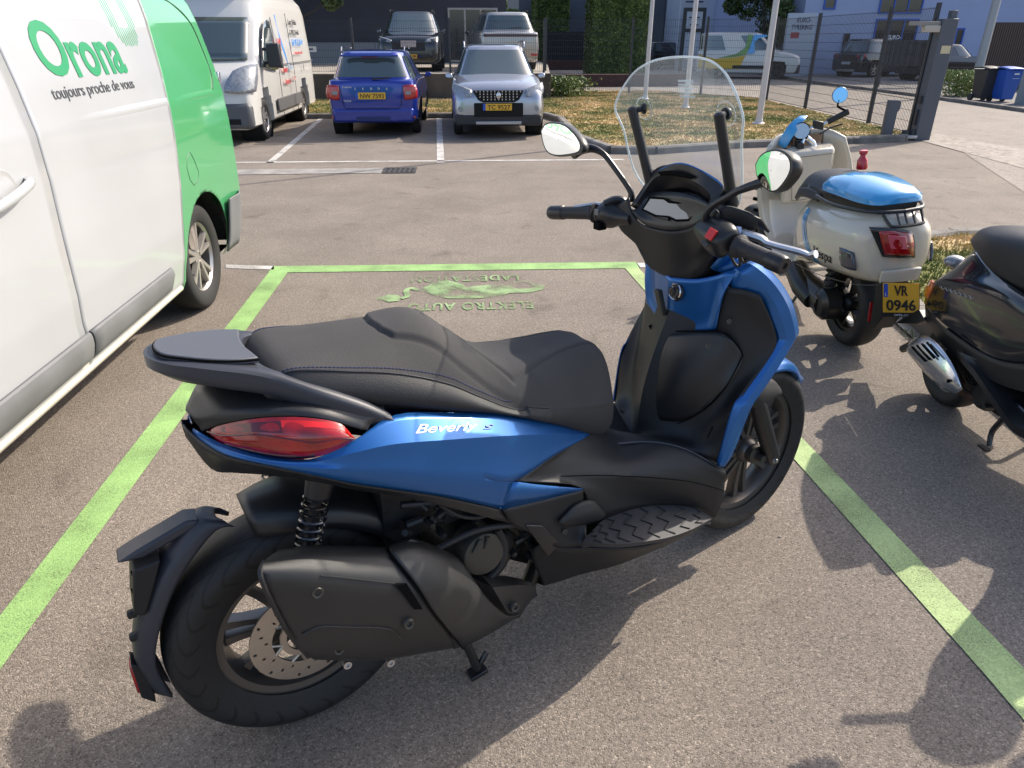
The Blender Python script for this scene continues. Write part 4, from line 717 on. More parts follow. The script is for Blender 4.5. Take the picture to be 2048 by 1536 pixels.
vt('Lorr Belüs', -.75, 1.86, .10, .75, sb); vt('L-9952 Drinkl.', -.75, 1.68, .09, .85, sb); vt('Tél. 99 12 58 44', -.75, 1.48, .12, 1.05, sg); vt('www.lorr.lu', -.85, 1.32, .06, .75, sr); vt('Power', .35, 1.02, .12, .35, sr); vt('Tools', -.10, 1.06, .10, .40, pm('pale_blue', (.45, .55, .68), .5)); vt('Assist.', .30, .82, .10, .45, sr); vt('4x2', -.30, .86, .09, .35, pm('pale_red', (.6, .35, .3), .5)); vt('LAMY', .52, 1.40, .22, .32, sr)
m = MB(); m.prism([(.42, .972, 2.0), (.36, .972, 2.0), (.22, .98, 1.55), (.02, .992, 1.30), (-.12, 1.0, 1.15), (-.02, 1.0, 1.32), (.26, .98, 1.72)], (0, .006, 0)); m.build('crane_drawing', sg, e, flat=True); vt('i', -1.5, 1.0, .14, .05, sb)
# --- the near van: right-hand side along the green bay
VP = [(.24, -1.735), (.30, -1.705), (.45, -1.672), (.62, -1.655), (.85, -1.648), (1.10, -1.650), (1.27, -1.660), (1.31, -1.668), (1.44, -1.692), (1.58, -1.725), (1.70, -1.755), (1.80, -1.79), (1.88, -1.845), (1.94, -1.93), (1.98, -2.08), (2.0, -2.4), (2.005, -2.65)]
def vx(z):
    for (z0, x0), (z1, x1) in zip(VP[:-1], VP[1:]):
        if z <= z1: return x0 + (x1 - x0) * max(0, (z - z0)) / (z1 - z0)
    return VP[-1][1]
vwh = pm('near_van_white', (.405, .42, .435), .30, coat=1.0, var=.035, vscale=1.6); vgr = pm('near_van_green', (.065, .33, .13), .30, coat=1.0); vtr = pm('near_van_grey', (.15, .155, .16), .6, bump=.3, bscale=300, var=.12, vscale=4)
V0 = Vector((-2.62, 2.9, 0)); e = empty('panel_van', V0, PI / 2); tag(e, 'large white and green service van with dark lettering in the left foreground', 'van')
VM = Matrix.Rotation(-PI / 2, 3, 'Z')
def vf(p): return VM @ (Vector(p) - V0)          # world -> van frame
def ybd(z):
    T = [(.24, 4.13), (.45, 4.145), (.63, 4.175), (.86, 4.25), (1.13, 4.31), (1.29, 4.34), (1.575, 4.45), (1.8, 4.54), (2.01, 4.60)]
    for (a, b), (c, d) in zip(T[:-1], T[1:]):
        if z <= c: return b + (d - b) * max(0, z - a) / (c - a)
    return T[-1][1]
WC, WR, AR = 4.575, .335, .405
def seam(z): return 2.965 if z < .36 else 2.93 if z > .5 and z < .85 else 2.965 - (z - .36) / .14 * .035 if z < .5 else 2.93 + (z - .85) * .095
zs_ = []
for (z0, x0), (z1, x1) in zip(VP[:-1], VP[1:]):
    n_ = max(1, int(abs(z1 - z0 + abs(x1 - x0)) / .022)); zs_ += [(z0 + (z1 - z0) * k / n_, x0 + (x1 - x0) * k / n_) for k in range(n_)]
zs_.append(VP[-1])
def smooth_x(z, x): return x
def vgrid(yf, n, mat, nm, parent, side=1, arch=None):
    m = MB(); cols = []
    for j in range(n + 1):
        col = []
        for (z, x) in zs_: y, xo = yf(z, j / n); col.append(Vector((x + xo, y, z)))
        cols.append(col)
    V_ = [p for c in cols for p in c]; nz = len(zs_); inn = [False] * len(V_)
    if arch:
        for i, p in enumerate(V_):
            d = Vector((p.y - arch, p.z - WR)); 
            if d.length < AR and p.z < 1.0:
                inn[i] = True; d = d.normalized() * AR if d.length > 1e-4 else Vector((0, AR)); V_[i] = Vector((p.x, arch + d.x, max(.24, WR + d.y)))
    m.v = V_
    for a in range(n):
        for b in range(nz - 1):
            f = (a * nz + b, (a + 1) * nz + b, (a + 1) * nz + b + 1, a * nz + b + 1)
            if not all(inn[k] for k in f): m.f.append(f)
    m.v = [vf(p) for p in m.v]
    if side < 0: m = m.flipped()
    return m.build(nm, mat, parent, sharp=50, solid=.003)
for s_ in (1, -1):
    vgrid(lambda z, t: (seam(z) + .003 + (ybd(z) - seam(z) - .003) * t, 0), 40, vwh, 'side_door', e, s_)
    vgrid(lambda z, t: (1.62 + (seam(z) - .002 - 1.62) * t, 0), 20, vwh, 'front_door', e, s_)
    vgrid(lambda z, t: (-.1 + (1.61 + .1) * t, -.14 * (1 - t) ** 4), 20, vwh, 'front_wing', e, s_, arch=1.10)
    def tail(z, t):
        L2 = 5.30 - ybd(z)
        if t < .8: return ybd(z) + L2 * t / .8, 0
        a = (t - .8) / .2 * PI / 2; return 5.30 + .08 * math.sin(a), -.08 * (1 - math.cos(a))
    vgrid(tail, 90, vgr, 'rear_quarter', e, s_, arch=WC)
m = MB(); xr = [(vx(z) - .08, z) for z, _ in zs_ if z < 1.995]; loop_ = [vf((x, 5.38, z)) for x, z in xr] + [vf((-5.24 - x, 5.38, z)) for x, z in xr[::-1]]; m.face(loop_); m.build('rear_doors', vgr, e, flat=True)
m = MB(); m.face([vf((x, -.1, z)) for x, z in xr] + [vf((-5.24 - x, -.1, z)) for x, z in xr[::-1]]); m.build('nose', vwh, e, flat=True)
m = MB(); m.grid([[vf((-2.5, y, 2.003)) for y in (-.1, 2.6, 5.3)], [vf((-2.74, y, 2.003)) for y in (-.1, 2.6, 5.3)]], 1, 1); m.build('roof', vwh, e, flat=True)
m = MB(); m.face([vf((-1.76, 0, .25)), vf((-1.76, 5.2, .25)), vf((-3.48, 5.2, .25)), vf((-3.48, 0, .25))]); m.build('underbody', archC, e, flat=True)
for s_ in (1, -1):
    def V2(p): q_ = vf(p); return Vector((q_.x, q_.y * s_, q_.z))
    for wc in (WC, 1.10): m = MB(); m.lathe(V2((-1.95, wc, WR)), (0, -1 * s_, 0), [(0, 0), (AR + .015, 0), (AR + .015, .255)], n=32, a0=0, a1=PI, ref=(1 if s_ < 0 else -1, 0, 0) if False else (1, 0, 0)); m.build('wheel_well', archC, e, flat=True)
    for wc in (WC, 1.10): q_ = V2((-1.785, wc, 0)); car_wheel(e, q_.x, q_.y, WR, .215, pm('van_rim', (.50, .47, .44), .35, metal=.75), -s_)
    # sill trim in two lengths, white lip below
    for (ya, yb2, rnd_) in ((1.62, 2.955, 0), (2.968, 3.98, 1)):
        m = MB(); rows_ = []
        for z, dx in ((.325, .006), (.335, .022), (.40, .030), (.448, .018), (.455, .002)):
            rows_.append([V2((vx(z) + dx * (1 if not rnd_ or t < .97 else .3), ya + (yb2 - ya) * t - (.05 * abs(z - .39) / .06 * (t > .97) * rnd_), z)) for t in [k / 12 for k in range(13)]])
        m.grid(rows_, 1, 2); m.build('sill_trim', vtr, e, sharp=30, solid=.002)
    m = MB(); m.tube([V2((-1.712, 1.62, .28)), V2((-1.712, 4.10, .28))], .016, n=8); m.build('sill_lip', pm('cream_sill', (.55, .52, .42), .5), e)
    # bumper corner
    m = MB(); rows_ = [[V2((vx(z) + .030 - (.30 * (max(0, y - 5.22) / .2) ** 2), y, z)) for y in (4.93 if z < .58 else 4.95, 5.05, 5.2, 5.32, 5.42)] for z in (.27, .36, .48, .60, .625)]; m.grid(rows_, 3, 2); m.build('rear_bumper', vtr, e, solid=.01)
    # crease ridge
    for mt, ya, yb2 in ((vwh, 3.13, 4.33), (vgr, 4.35, 5.12)):
        m = MB(); m.grid([[V2((vx(1.265) + .000, y, 1.262)) for y in (ya, (ya + yb2) / 2, yb2)], [V2((vx(1.285) + .006 * (0 if y == ya else 1), y, 1.283)) for y in (ya, (ya + yb2) / 2, yb2)], [V2((vx(1.31) + .001, y, 1.31)) for y in (ya, (ya + yb2) / 2, yb2)]], 3, 3); m.build('waist_crease', mt, e, sharp=70)
    m = MB(); w_ = [(4.62, 1.86), (4.96, 1.81), (5.17, 1.71), (5.21, 1.55), (5.20, 1.39), (5.13, 1.305)]; m.tube(spline([V2((vx(z) + .001, y, z)) for y, z in w_], 6), .006, n=6); m.build('window_recess', pm('deep_green', (.01, .07, .03), .5), e)
    m = MB(); f_ = [(4.48, .995), (4.52, .94), (4.55, .87), (4.52, .82), (4.44, .81), (4.39, .85), (4.38, .92), (4.42, .98), (4.48, .995)]; m.tube([V2((vx(z) + .001, y, z)) for y, z in f_], .0028, n=5); m.build('fuel_flap', MATS['deep_green'], e)
    m = MB(); m.tube([V2((vx(z) - .002, seam(z) + .0005, z)) for z in [.30 + k * .05 for k in range(33)]], .0036, n=5); m.build('door_gap', pm('grey_gap', (.025, .025, .028), .8), e)
    # door handle
    h0 = V2((-1.652, 2.60, 1.075)); 
    m = MB(); hp_ = [V2((-1.652, 2.45, 1.06)), V2((-1.612, 2.50, 1.075)), V2((-1.605, 2.65, 1.10)), V2((-1.610, 2.76, 1.125)), V2((-1.652, 2.81, 1.13))]; m.tube(hp_, [.012, .017, .018, .017, .010], n=12, smooth=4); m.build('door_handle', vwh, e)
    m = MB(); m.lathe(V2((-1.651, 2.66, 1.11)), (0, -s_, 0), [(0, -.002), (.06, -.001), (.075, .003), (.078, 0)], n=28); m.build('handle_cup', pm('cup_grey', (.42, .42, .42), .4), e)
for s_ in (1, -1):
    for zz in (1.55, 1.05): pass
for (y, z) in ((5.34, 1.36), (5.36, .93)): m = MB(); q_ = vf((-1.70, y, z)); m.obox(q_, (.025, 0, 0), (0, .03, 0), (0, 0, .04)); m.build('hinge', chrC, e, bevel=.006)
m = MB(); m.grid([[vf((-1.70, 5.37, z)) for z in (.70, .9, 1.1)], [vf((-1.80, 5.40, z)) for z in (.70, .9, 1.1)]], 2, 2); m.build('tail_lamp', redC, e, solid=.01)
def vfn(p): w0 = p; z = w0.z; return vf((vx(z) + .0035 + (w0.x + 1.70), w0.y, z))
lg = pm('logo_green', (.015, .26, .10), .4, coat=.6); lk = pm('slogan_grey', (.06, .065, .075), .5)
def van_text(s_, mt, y0, y1, z, h, bold, nm='lettering', sp_=1.0): return text(s_, nm, mt, e, (-1.70, y0, z), (0, 1, 0), (0, 0, 1), h, extrude=.0008, bold=bold, width=y1 - y0, fn=vfn, spacing=sp_)
van_text('O', lg, 3.225, 3.462, 1.468, .205, .022, 'logo_letter'); van_text('rona', lg, 3.475, 3.985, 1.456, .20, .024, 'logo_letter')
van_text('toujours proche de vous', lk, 3.20, 3.985, 1.378, .048, .004, 'slogan')
van_text('e', lg, 2.20, 2.25, .90, .04, .02)
m = MB()
for k in range(13):
    y = 4.02 + k * .0225; t = (k - 6) / 6.0; lowz = 1.55 + .13 * (1 - math.sqrt(max(0, 1 - t * t * .96)))
    top = 1.90 if abs(t) > .45 else 1.565 + .085 + .04 * (1 - abs(t)); 
    if abs(t) <= .45: lowz = 1.565 + .02 * abs(t); top = 1.66
    for z0_ in [lowz + i * .012 for i in range(int((top - lowz) / .012))]: m.face([vf((vx(z) + .002, yy, z)) for yy, z in ((y, z0_), (y + .010, z0_), (y + .010, z0_ + .012), (y, z0_ + .012))])
m.build('logo_bars', lg, e, flat=True)
# ================================================================== THE BLUE SCOOTER (bike frame: x forward, y left, z up, origin on the ground under the rear axle)
BX, BY, PHI, LAM, KS = -.4586, 1.3622, math.radians(27.23), math.radians(1.47), 1.0835
cp, sp, cl, sn = math.cos(PHI), math.sin(PHI), math.cos(LAM), math.sin(LAM)
BM = Matrix(((cp, -sp * cl, -sp * sn), (sp, cp * cl, cp * sn), (0, -sn, cl)))
_o = BM.transposed() @ (CAM - Vector((BX, BY, 0))) / KS
def q(x, y, yl):
    r = BM.transposed() @ ray(x, y); return _o + r * ((yl - _o.y) / r.y)
def Q(*pts): return [q(*p) for p in pts]
hero = empty('scooter', (BX, BY, 0)); hero.rotation_mode = 'QUATERNION'; hero.rotation_quaternion = BM.to_quaternion(); hero.scale = (KS,) * 3
tag(hero, 'large blue and black scooter with tall clear windshield standing in the green bay', 'scooter', 'scooters parked on the asphalt')

blueM = pm('satin_blue', (0.014, 0.118, 0.37), 0.31, metal=0.5, coat=0.25, spec=0.6)
blueM.node_tree.nodes['Principled BSDF'].inputs['Coat Roughness'].default_value = .16
blackM = pm('black_plastic', (0.013, 0.0135, 0.015), 0.50, bump=0.25, bscale=900, spec=0.42)
satinM = pm('satin_black', (0.015, 0.0155, 0.0175), 0.38, bump=0.12, bscale=700)
greyM = pm('charcoal_plastic', (0.036, 0.039, 0.050), 0.42, bump=0.2, bscale=800)
seatM = pm('seat_fabric', (0.052, 0.050, 0.050), 0.78, bump=0.7, bscale=700, var=0.10, vscale=9, spec=0.35)
seatS = pm('seat_leather', (0.014, 0.014, 0.016), 0.5, bump=0.35, bscale=500)
threadM = pm('navy_thread', (0.03, 0.04, 0.12), 0.6)
gapM = pm('panel_gap', (0.004, 0.004, 0.004), 0.9, spec=0.1)
rimM = pm('grey_wheel_metal', (0.13, 0.122, 0.113), 0.36, metal=0.7)
steelM = pm('disc_steel', (0.50, 0.46, 0.41), 0.34, metal=0.9, bump=0.3, bscale=300)
chromeM = pm('chrome', (0.75, 0.76, 0.78), 0.08, metal=1.0)
aluM = pm('brushed_aluminium', (0.55, 0.55, 0.56), 0.38, metal=1.0)
redM = pm('red_lens', (0.42, 0.006, 0.008), 0.12, coat=1.0, col2=(0.20, 0.002, 0.004), vscale=26)
redB = pm('red_switch', (0.6, 0.02, 0.02), 0.4)
mirM = pm('mirror_glass', (0.86, 0.88, 0.88), 0.015, metal=1.0)
exhM = pm('exhaust_cover', (0.021, 0.021, 0.021), 0.38, bump=0.35, bscale=1100, var=0.18, vscale=5)
engM = pm('engine_metal', (0.03, 0.031, 0.033), 0.45, metal=0.4, var=0.3, vscale=30)
castM = pm('cast_cover', (0.07, 0.068, 0.06), 0.42, metal=0.5)
rubM = pm('rubber', (0.018, 0.018, 0.019), 0.62, bump=0.3, bscale=500)
matM = pm('rubber_mat', (0.026, 0.027, 0.032), 0.62, bump=0.3, bscale=400)

def tyre_mat(name, R, hw, N=26, k=5.5, col=(0.016, 0.016, 0.017)):
    m = bpy.data.materials.new(name); m.use_nodes = True; n = m.node_tree; p = n.nodes['Principled BSDF']; L_ = n.links.new
    def mt(op, a, b=None):
        x = n.nodes.new('ShaderNodeMath'); x.operation = op
        for i, v_ in enumerate((a, b)):
            if v_ is None: continue
            if isinstance(v_, (int, float)): x.inputs[i].default_value = v_
            else: L_(v_, x.inputs[i])
        return x.outputs[0]
    tc = n.nodes.new('ShaderNodeTexCoord'); s = n.nodes.new('ShaderNodeSeparateXYZ'); L_(tc.outputs['Object'], s.inputs[0])
    ang = mt('MULTIPLY', mt('ARCTAN2', s.outputs[2], s.outputs[0]), N / (2 * PI)); ay = mt('ABSOLUTE', s.outputs[1])
    zig = mt('PINGPONG', mt('MULTIPLY', ay, k / hw), 1.4)
    side = mt('MULTIPLY', mt('GREATER_THAN', s.outputs[1], 0.0), 0.5)
    fr = mt('FRACT', mt('ADD', mt('ADD', ang, mt('MULTIPLY', zig, 0.9)), side))
    g = mt('LESS_THAN', fr, 0.17)
    rr = mt('SQRT', mt('ADD', mt('MULTIPLY', s.outputs[0], s.outputs[0]), mt('MULTIPLY', s.outputs[2], s.outputs[2])))
    g = mt('MULTIPLY', g, mt('MULTIPLY', mt('GREATER_THAN', rr, R - hw * 0.9), mt('GREATER_THAN', ay, hw * 0.10)))
    ns = n.nodes.new('ShaderNodeTexNoise'); ns.inputs['Scale'].default_value = 300; L_(tc.outputs['Object'], ns.inputs['Vector'])
    rg = mt('MULTIPLY', mt('SINE', mt('MULTIPLY', rr, 900.0)), mt('MULTIPLY', mt('LESS_THAN', rr, R - hw * 0.75), 0.012))
    h = mt('ADD', mt('ADD', mt('MULTIPLY', g, -1.0), mt('MULTIPLY', ns.outputs['Fac'], 0.12)), rg)
    b = n.nodes.new('ShaderNodeBump'); b.inputs['Strength'].default_value = 1.0; b.inputs['Distance'].default_value = 0.004; L_(h, b.inputs['Height']); L_(b.outputs[0], p.inputs['Normal'])
    p.inputs['Roughness'].default_value = 0.6; mc = n.nodes.new('ShaderNodeMix'); mc.data_type = 'RGBA'; L_(g, mc.inputs[0]); mc.inputs[6].default_value = (*[c * .85 for c in col], 1); mc.inputs[7].default_value = (.003, .003, .003, 1); L_(mc.outputs[2], p.inputs['Base Color'])  # groove colour darkened to stand in for shade the bump barely shows
    return m

def wheel(part, parent, loc, R, hw, rimR, rimM_, steer=0, lean=0, spokes=7, disc=0, discY=-.078, hub=.045, dbl=True, tyM=None, rw=None, width=None, discmat=None):
    """a wheel is the cast rim mesh with its tyre and disc as sub-parts; axle along y"""
    rw = rw or hw * 0.78
    m = MB()
    m.lathe((0, 0, 0), (0, 1, 0), [(rimR + .004, -rw), (rimR + .010, -rw - .002), (rimR + .011, -rw + .006), (rimR - .004, -rw + .010), (rimR - .012, -rw * .45), (rimR - .020, 0), (rimR - .012, rw * .45), (rimR - .004, rw - .010), (rimR + .011, rw - .006), (rimR + .010, rw + .002), (rimR + .004, rw)], n=64)
    m.lathe((0, 0, 0), (0, 1, 0), [(rimR - .004, -rw + .010), (rimR - .014, -rw + .012), (rimR - .026, -.010), (rimR - .026, .010), (rimR - .014, rw - .012), (rimR - .004, rw - .010)], n=64)
    m.lathe((0, 0, 0), (0, 1, 0), [(0, -hub * 1.25), (hub * .55, -hub * 1.25), (hub * .8, -hub), (hub, -hub * .55), (hub, hub * .55), (hub * .8, hub), (hub * .55, hub * 1.25), (0, hub * 1.25)], n=24)
    for i in range(spokes):
        a = 2 * PI * i / spokes + .3
        e = Vector((math.cos(a), 0, math.sin(a))); t = Vector((-math.sin(a), 0, math.cos(a)))
        for s_ in ((-1, 1) if dbl else (0,)):
            p0 = e * (hub * .8) + t * s_ * hub * .25; p1 = e * (rimR * .62) + t * s_ * rimR * .095; p2 = e * (rimR - .016) + t * s_ * rimR * .125
            loops = []
            for p_, wd, dp in ((p0, .0085, .022), (p1, .0075, .015), (p2, .011, .018)):
                loops.append([p_ + t * wd + Vector((0, -dp, 0)), p_ + t * wd * 1.2, p_ + t * wd + Vector((0, dp, 0)), p_ - t * wd + Vector((0, dp, 0)), p_ - t * wd * 1.2, p_ - t * wd + Vector((0, -dp, 0))])
            m.loft(loops, ku=4, smooth=True)
    o = m.build(part, rimM_, parent, sharp=40); o.location = loc; o.rotation_euler = (lean, 0, steer)
    t = MB(); pr = [(rimR + .002, -rw), (rimR + .012, -rw - .004), ((R + rimR) / 2, -hw), (R - hw * .42, -hw * .97), (R - hw * .20, -hw * .80), (R - hw * .06, -hw * .45), (R, 0)]
    pr = pr + [(r, -y) for r, y in pr[-2::-1]]
    pr = [tuple(v)[:2] for v in spline([(r, y, 0) for r, y in pr], 3)]
    t.lathe((0, 0, 0), (0, 1, 0), pr, n=96)
    t.build('tyre', tyM or tyre_mat(part + '_tread', R, hw), o, sharp=60)
    if disc:
        d = MB(); n = 60
        for s_ in (-.0022, .0022):
            for i in range(n):       # ring broken by drilled holes: each sector is a small pattern of quads round a square hole
                a0, a1 = 2 * PI * i / n, 2 * PI * (i + 1) / n
                hole = i % 2 == 0; rc = disc - .010 - .013 * ((i // 2) % 3)
                rs = [disc * .60, rc - .0035, rc + .0035, disc]
                am, w_ = (a0 + a1) / 2, (a1 - a0) * .27
                P = lambda r, a: Vector((r * math.cos(a), discY + s_, r * math.sin(a)))
                if not hole: d.face([P(rs[0], a0), P(rs[0], a1), P(rs[3], a1), P(rs[3], a0)]); continue
                as_ = [a0, am - w_, am + w_, a1]
                for j in range(3):
                    for k in range(3):
                        if j == 1 and k == 1: continue
                        d.face([P(rs[j], as_[k]), P(rs[j], as_[k + 1]), P(rs[j + 1], as_[k + 1]), P(rs[j + 1], as_[k])])
        d.lathe((0, discY, 0), (0, 1, 0), [(disc, -.0022), (disc, .0022)], n=n)
        for i in range(6):
            a = 2 * PI * i / 6 + .2
            for da in (-.20, .20):
                d.tube([(disc * .42 * math.cos(a), discY, disc * .42 * math.sin(a)), (disc * .62 * math.cos(a + da), discY, disc * .62 * math.sin(a + da))], .0035, n=6)
        d.lathe((0, discY, 0), (0, 1, 0), [(disc * .46, -.003), (disc * .46, .003), (disc * .34, .003), (disc * .34, -.003), (disc * .46, -.003)], n=30)
        d.build('brake_disc', discmat or steelM, o, weld=False, flat=True)
    return o
STEER = math.radians(5.4)
rw_ = wheel('rear_wheel', hero, (0, 0, .283), .283, .074, .180, rimM, disc=.120, discY=-.078)
AXF = 1.445
fw_ = wheel('front_wheel', hero, (AXF, 0, .287), .287, .060, .205, rimM, steer=STEER, disc=.13, discY=.075)

# ---- seat (height field over measured stations)
ST = [(-.004, .885, .088, .880, .085, .87), (.004, .915, .105, .905, .100, .86), (.03, .938, .122, .925, .125, .85), (.06, .944, .130, .930, .140, .85), (.15, .945, .143, .912, .155, .835),
      (.25, .945, .150, .885, .165, .805), (.35, .945, .152, .840, .165, .772), (.42, .890, .152, .793, .160, .752), (.50, .832, .150, .742, .150, .722), (.58, .808, .150, .715, .140, .680),
      (.66, .803, .148, .692, .122, .635), (.73, .803, .140, .675, .105, .590), (.78, .797, .126, .662, .088, .560), (.82, .768, .105, .645, .072, .538), (.845, .700, .080, .610, .055, .538), (.857, .625, .045, .575, .040, .555)]
def station(x):
    for i in range(len(ST) - 1):
        if x <= ST[i + 1][0] or i == len(ST) - 2:
            a, b = ST[i], ST[i + 1]; p0 = ST[max(0, i - 1)]; p3 = ST[min(len(ST) - 1, i + 2)]; t = min(1, max(0, (x - a[0]) / (b[0] - a[0])))
            out = []
            for k in range(1, 6):
                h = b[0] - a[0]
                m0 = (b[k] - p0[k]) / max(1e-6, b[0] - p0[0]) * h; m1 = (p3[k] - a[k]) / max(1e-6, p3[0] - a[0]) * h
                out.append((2 * t ** 3 - 3 * t * t + 1) * a[k] + (t ** 3 - 2 * t * t + t) * m0 + (-2 * t ** 3 + 3 * t * t) * b[k] + (t ** 3 - t * t) * m1)
            return out
def pldist(x, y, PL):
    best = 9
    for (x0, y0), (x1, y1) in zip(PL[:-1], PL[1:]):
        dx, dy = x1 - x0, y1 - y0; t = max(0, min(1, ((x - x0) * dx + (y - y0) * dy) / (dx * dx + dy * dy))); best = min(best, math.hypot(x - x0 - t * dx, y - y0 - t * dy))
    return best
HL = [(.246, 0), (.252, .05), (.268, .08), (.377, .12), (.47, .14), (.535, .152)]
VL = [(.36, 0), (.43, .03), (.525, .12), (.60, .088), (.68, .064), (.76, .052), (.835, .048)]
def hump(x, y):
    y = abs(y)
    for (x0, y0), (x1, y1) in zip(HL[:-1], HL[1:]):
        if y <= y1:
            xl = x0 + (x1 - x0) * (y - y0) / (y1 - y0); return x - xl
    return -1 if x < .5 else 1
def seat_top(x, t):
    zc, ys, zs, yb, zb = station(x); e = 2.6 if x < .45 else 2.6 + min(1, (x - .45) / .15) * 1.6
    y = t * ys; z = zc - (zc - zs) * abs(t) ** e
    d = pldist(x, abs(y), HL); s_ = hump(x, y)
    z += (.0075 if s_ > 0 else 0) * min(1, d / .007) - .002 * math.exp(-(d / .004) ** 2)
    d2 = pldist(x, abs(y), VL)
    if .36 < x: z -= .0065 * math.exp(-(d2 / .0042) ** 2) - .004 * math.exp(-(d2 / .03) ** 2)
    if .45 < x < .83: z -= .012 * math.exp(-(y / .07) ** 2) * max(0, 1 - abs(x - .60) / .2)
    return Vector((x, y, z))
xs = sorted(set([-.004, -.001, .004, .01, .017, .024] + [.03 + i * .004 for i in range(204)] + [.846, .849, .852, .855, .857]))
m = MB(); NT = 90
for x in xs: m.v += [seat_top(x, -1 + 2 * j / NT) for j in range(NT + 1)]
for i in range(len(xs) - 1):
    for j in range(NT): a = i * (NT + 1) + j; m.f.append((a, a + 1, a + NT + 2, a + NT + 1))
seat = m.build('seat', seatM, hero, sharp=60)
m = MB(); NB = 8
for x in xs:
    zc, ys, zs, yb, zb = station(x); tp = seat_top(x, 1)
    for j in range(NB + 1):
        t = j / NB; y = ys + (yb - ys) * t + .016 * math.sin(PI * t) * (1 if x < .6 else .6) - .02 * max(0, t - .8) * 5 * (.8 if x < .5 else .3); z = tp.z + (zb - tp.z) * t
        m.v.append(Vector((x, y, z)))
for i in range(len(xs) - 1):
    for j in range(NB): a = i * (NB + 1) + j; m.f.append((a, a + 1, a + NB + 2, a + NB + 1))
fs = MB(); keep = []
for i in range(len(xs) - 1):
    if xs[i] > .54: keep.append(i)
ff = [f for f in m.f if f[0] // (NB + 1) not in keep]; gg_ = [f for f in m.f if f[0] // (NB + 1) in keep]
fs.v = list(m.v); fs.f = gg_; fs.mirror(); fs.build('seat_nose', seatM, seat, sharp=60)
m.f = ff; m.mirror()
l0 = [seat_top(xs[0], 1), seat_top(xs[0], -1)]
b0 = [Vector((xs[0], .065, .87)), Vector((xs[0], -.065, .87))]
m.build('seat_side', seatS, seat, sharp=60)
# raised passenger seam: twin stitch lines along the edge
for s_ in (-1, 1):
    for off in (0, .007):
        st_ = MB(); k = 0
        x = .012
        while x < .50:
            def sp_(x): p_ = seat_top(x, s_ * (1 - off / .15)); return p_ + Vector((0, 0, .0012))
            st_.tube([sp_(x), sp_(x + .0045)], .0011, n=5); x += .0075
        st_.build('stitching', threadM, seat, weld=False)
pp = MB()
for s_ in (-1, 1): pp.tube([seat_top(x, s_ * .998) + Vector((0, s_ * .001, -.0005)) for x in xs if .0 < x < .60], .0022, n=6)
pp.build('seat_piping', seatS, seat)

# ---- grab rail with its pad
Rr = [(.212, -.192, .812), (.17, -.190, .842), (.125, -.182, .868), (.077, -.168, .892), (.0, -.134, .932), (-.09, -.100, .956), (-.152, -.060, .967), (-.176, 0, .970)]
ri = [(.205, -.168, .822), (.165, -.163, .855), (.115, -.152, .885), (.065, -.142, .910), (.036, -.118, .925), (.010, -.085, .934), (.000, -.045, .940), (-.002, 0, .942)]
def full(P): P = [Vector(p) for p in P]; return P + mir(P[:-1])[::-1]
def dz(P, z, inw=0): return [Vector((p[0], p[1] * (1 - inw), p[2] + z)) for p in P]
m = MB(); o1, i1 = full(Rr), full(ri)
mid = [a.lerp(b, .3) + Vector((0, 0, .006)) for a, b in zip(o1, i1)]
mid2 = [a.lerp(b, .8) + Vector((0, 0, .004)) for a, b in zip(o1, i1)]
m.grid([dz(i1, -.03), i1, mid2, mid, o1, [a + Vector((0, 0, -.022)) for a in o1], [a.lerp(b, .25) + Vector((0, 0, -.040)) for a, b in zip(o1, i1)], dz(i1, -.03)], ku=4, kv=3, sharp=(1, 4, 5))
m.face([o1[0], mid[0], i1[0], i1[0] + Vector((0, 0, -.03)), o1[0] + Vector((0, 0, -.03))]); m.face([o1[-1], mid[-1], i1[-1], i1[-1] + Vector((0, 0, -.03)), o1[-1] + Vector((0, 0, -.03))])
rail = m.build('grab_rail', greyM, hero, sharp=45)
po = [Vector((x, y, .948 - x * .165)) for x, y in ((.004, -.088), (-.035, -.092), (-.08, -.082), (-.13, -.056), (-.150, -.038), (-.158, 0), (-.150, .038), (-.13, .056), (-.08, .082), (-.035, .092), (.004, .088))]
m = MB(); fr0 = [Vector((.004 - .012 * math.cos(y / .088 * PI / 2), y, .950)) for y in (.06, .03, 0, -.03, -.06)]
ps_ = spline(po, 3) + fr0; m.prism([p + Vector((0, 0, -.006)) for p in ps_], (0, 0, .012))
m.build('rail_pad', pm('rail_pad', (0.075, 0.082, 0.10), 0.55, bump=.3, bscale=900), rail, sharp=30, bevel=.003)
m = MB(); m.tube(spline([p * 1.0 + Vector((0, 0, .0015)) for p in po], 4), .0028, n=5); m.build('pad_gap', gapM, rail)

# ---- tail cover, lights, undertail
m = MB()
ct = [(-.128, 0, .842), (-.10, 0, .885), (-.05, 0, .900), (.02, 0, .898), (.10, 0, .890), (.20, 0, .86)]
mt_ = [(-.122, -.035, .838), (-.085, -.075, .868), (-.035, -.105, .880), (.03, -.125, .878), (.10, -.145, .868), (.205, -.165, .83)]
lo = Q((405, 862, -.05), (440, 850, -.09), (500, 838, -.135), (560, 833, -.165), (640, 838, -.19), (735, 862, -.2))
lo2 = Q((398, 850, -.045), (430, 832, -.085), (495, 822, -.13), (560, 818, -.16), (640, 822, -.18), (740, 850, -.195))
m.grid([ct, mt_, lo2, lo], ku=5, kv=4); m.mirror(); m.build('tail_cover', satinM, hero, solid=.004)
tb_ = text('PIAGGIO', 'tail_badge', aluM, hero, q(379, 836, -.018), (0, -1, 0), (-.1, 0, 1), .008, width=.03, extrude=.001, bold=.01)
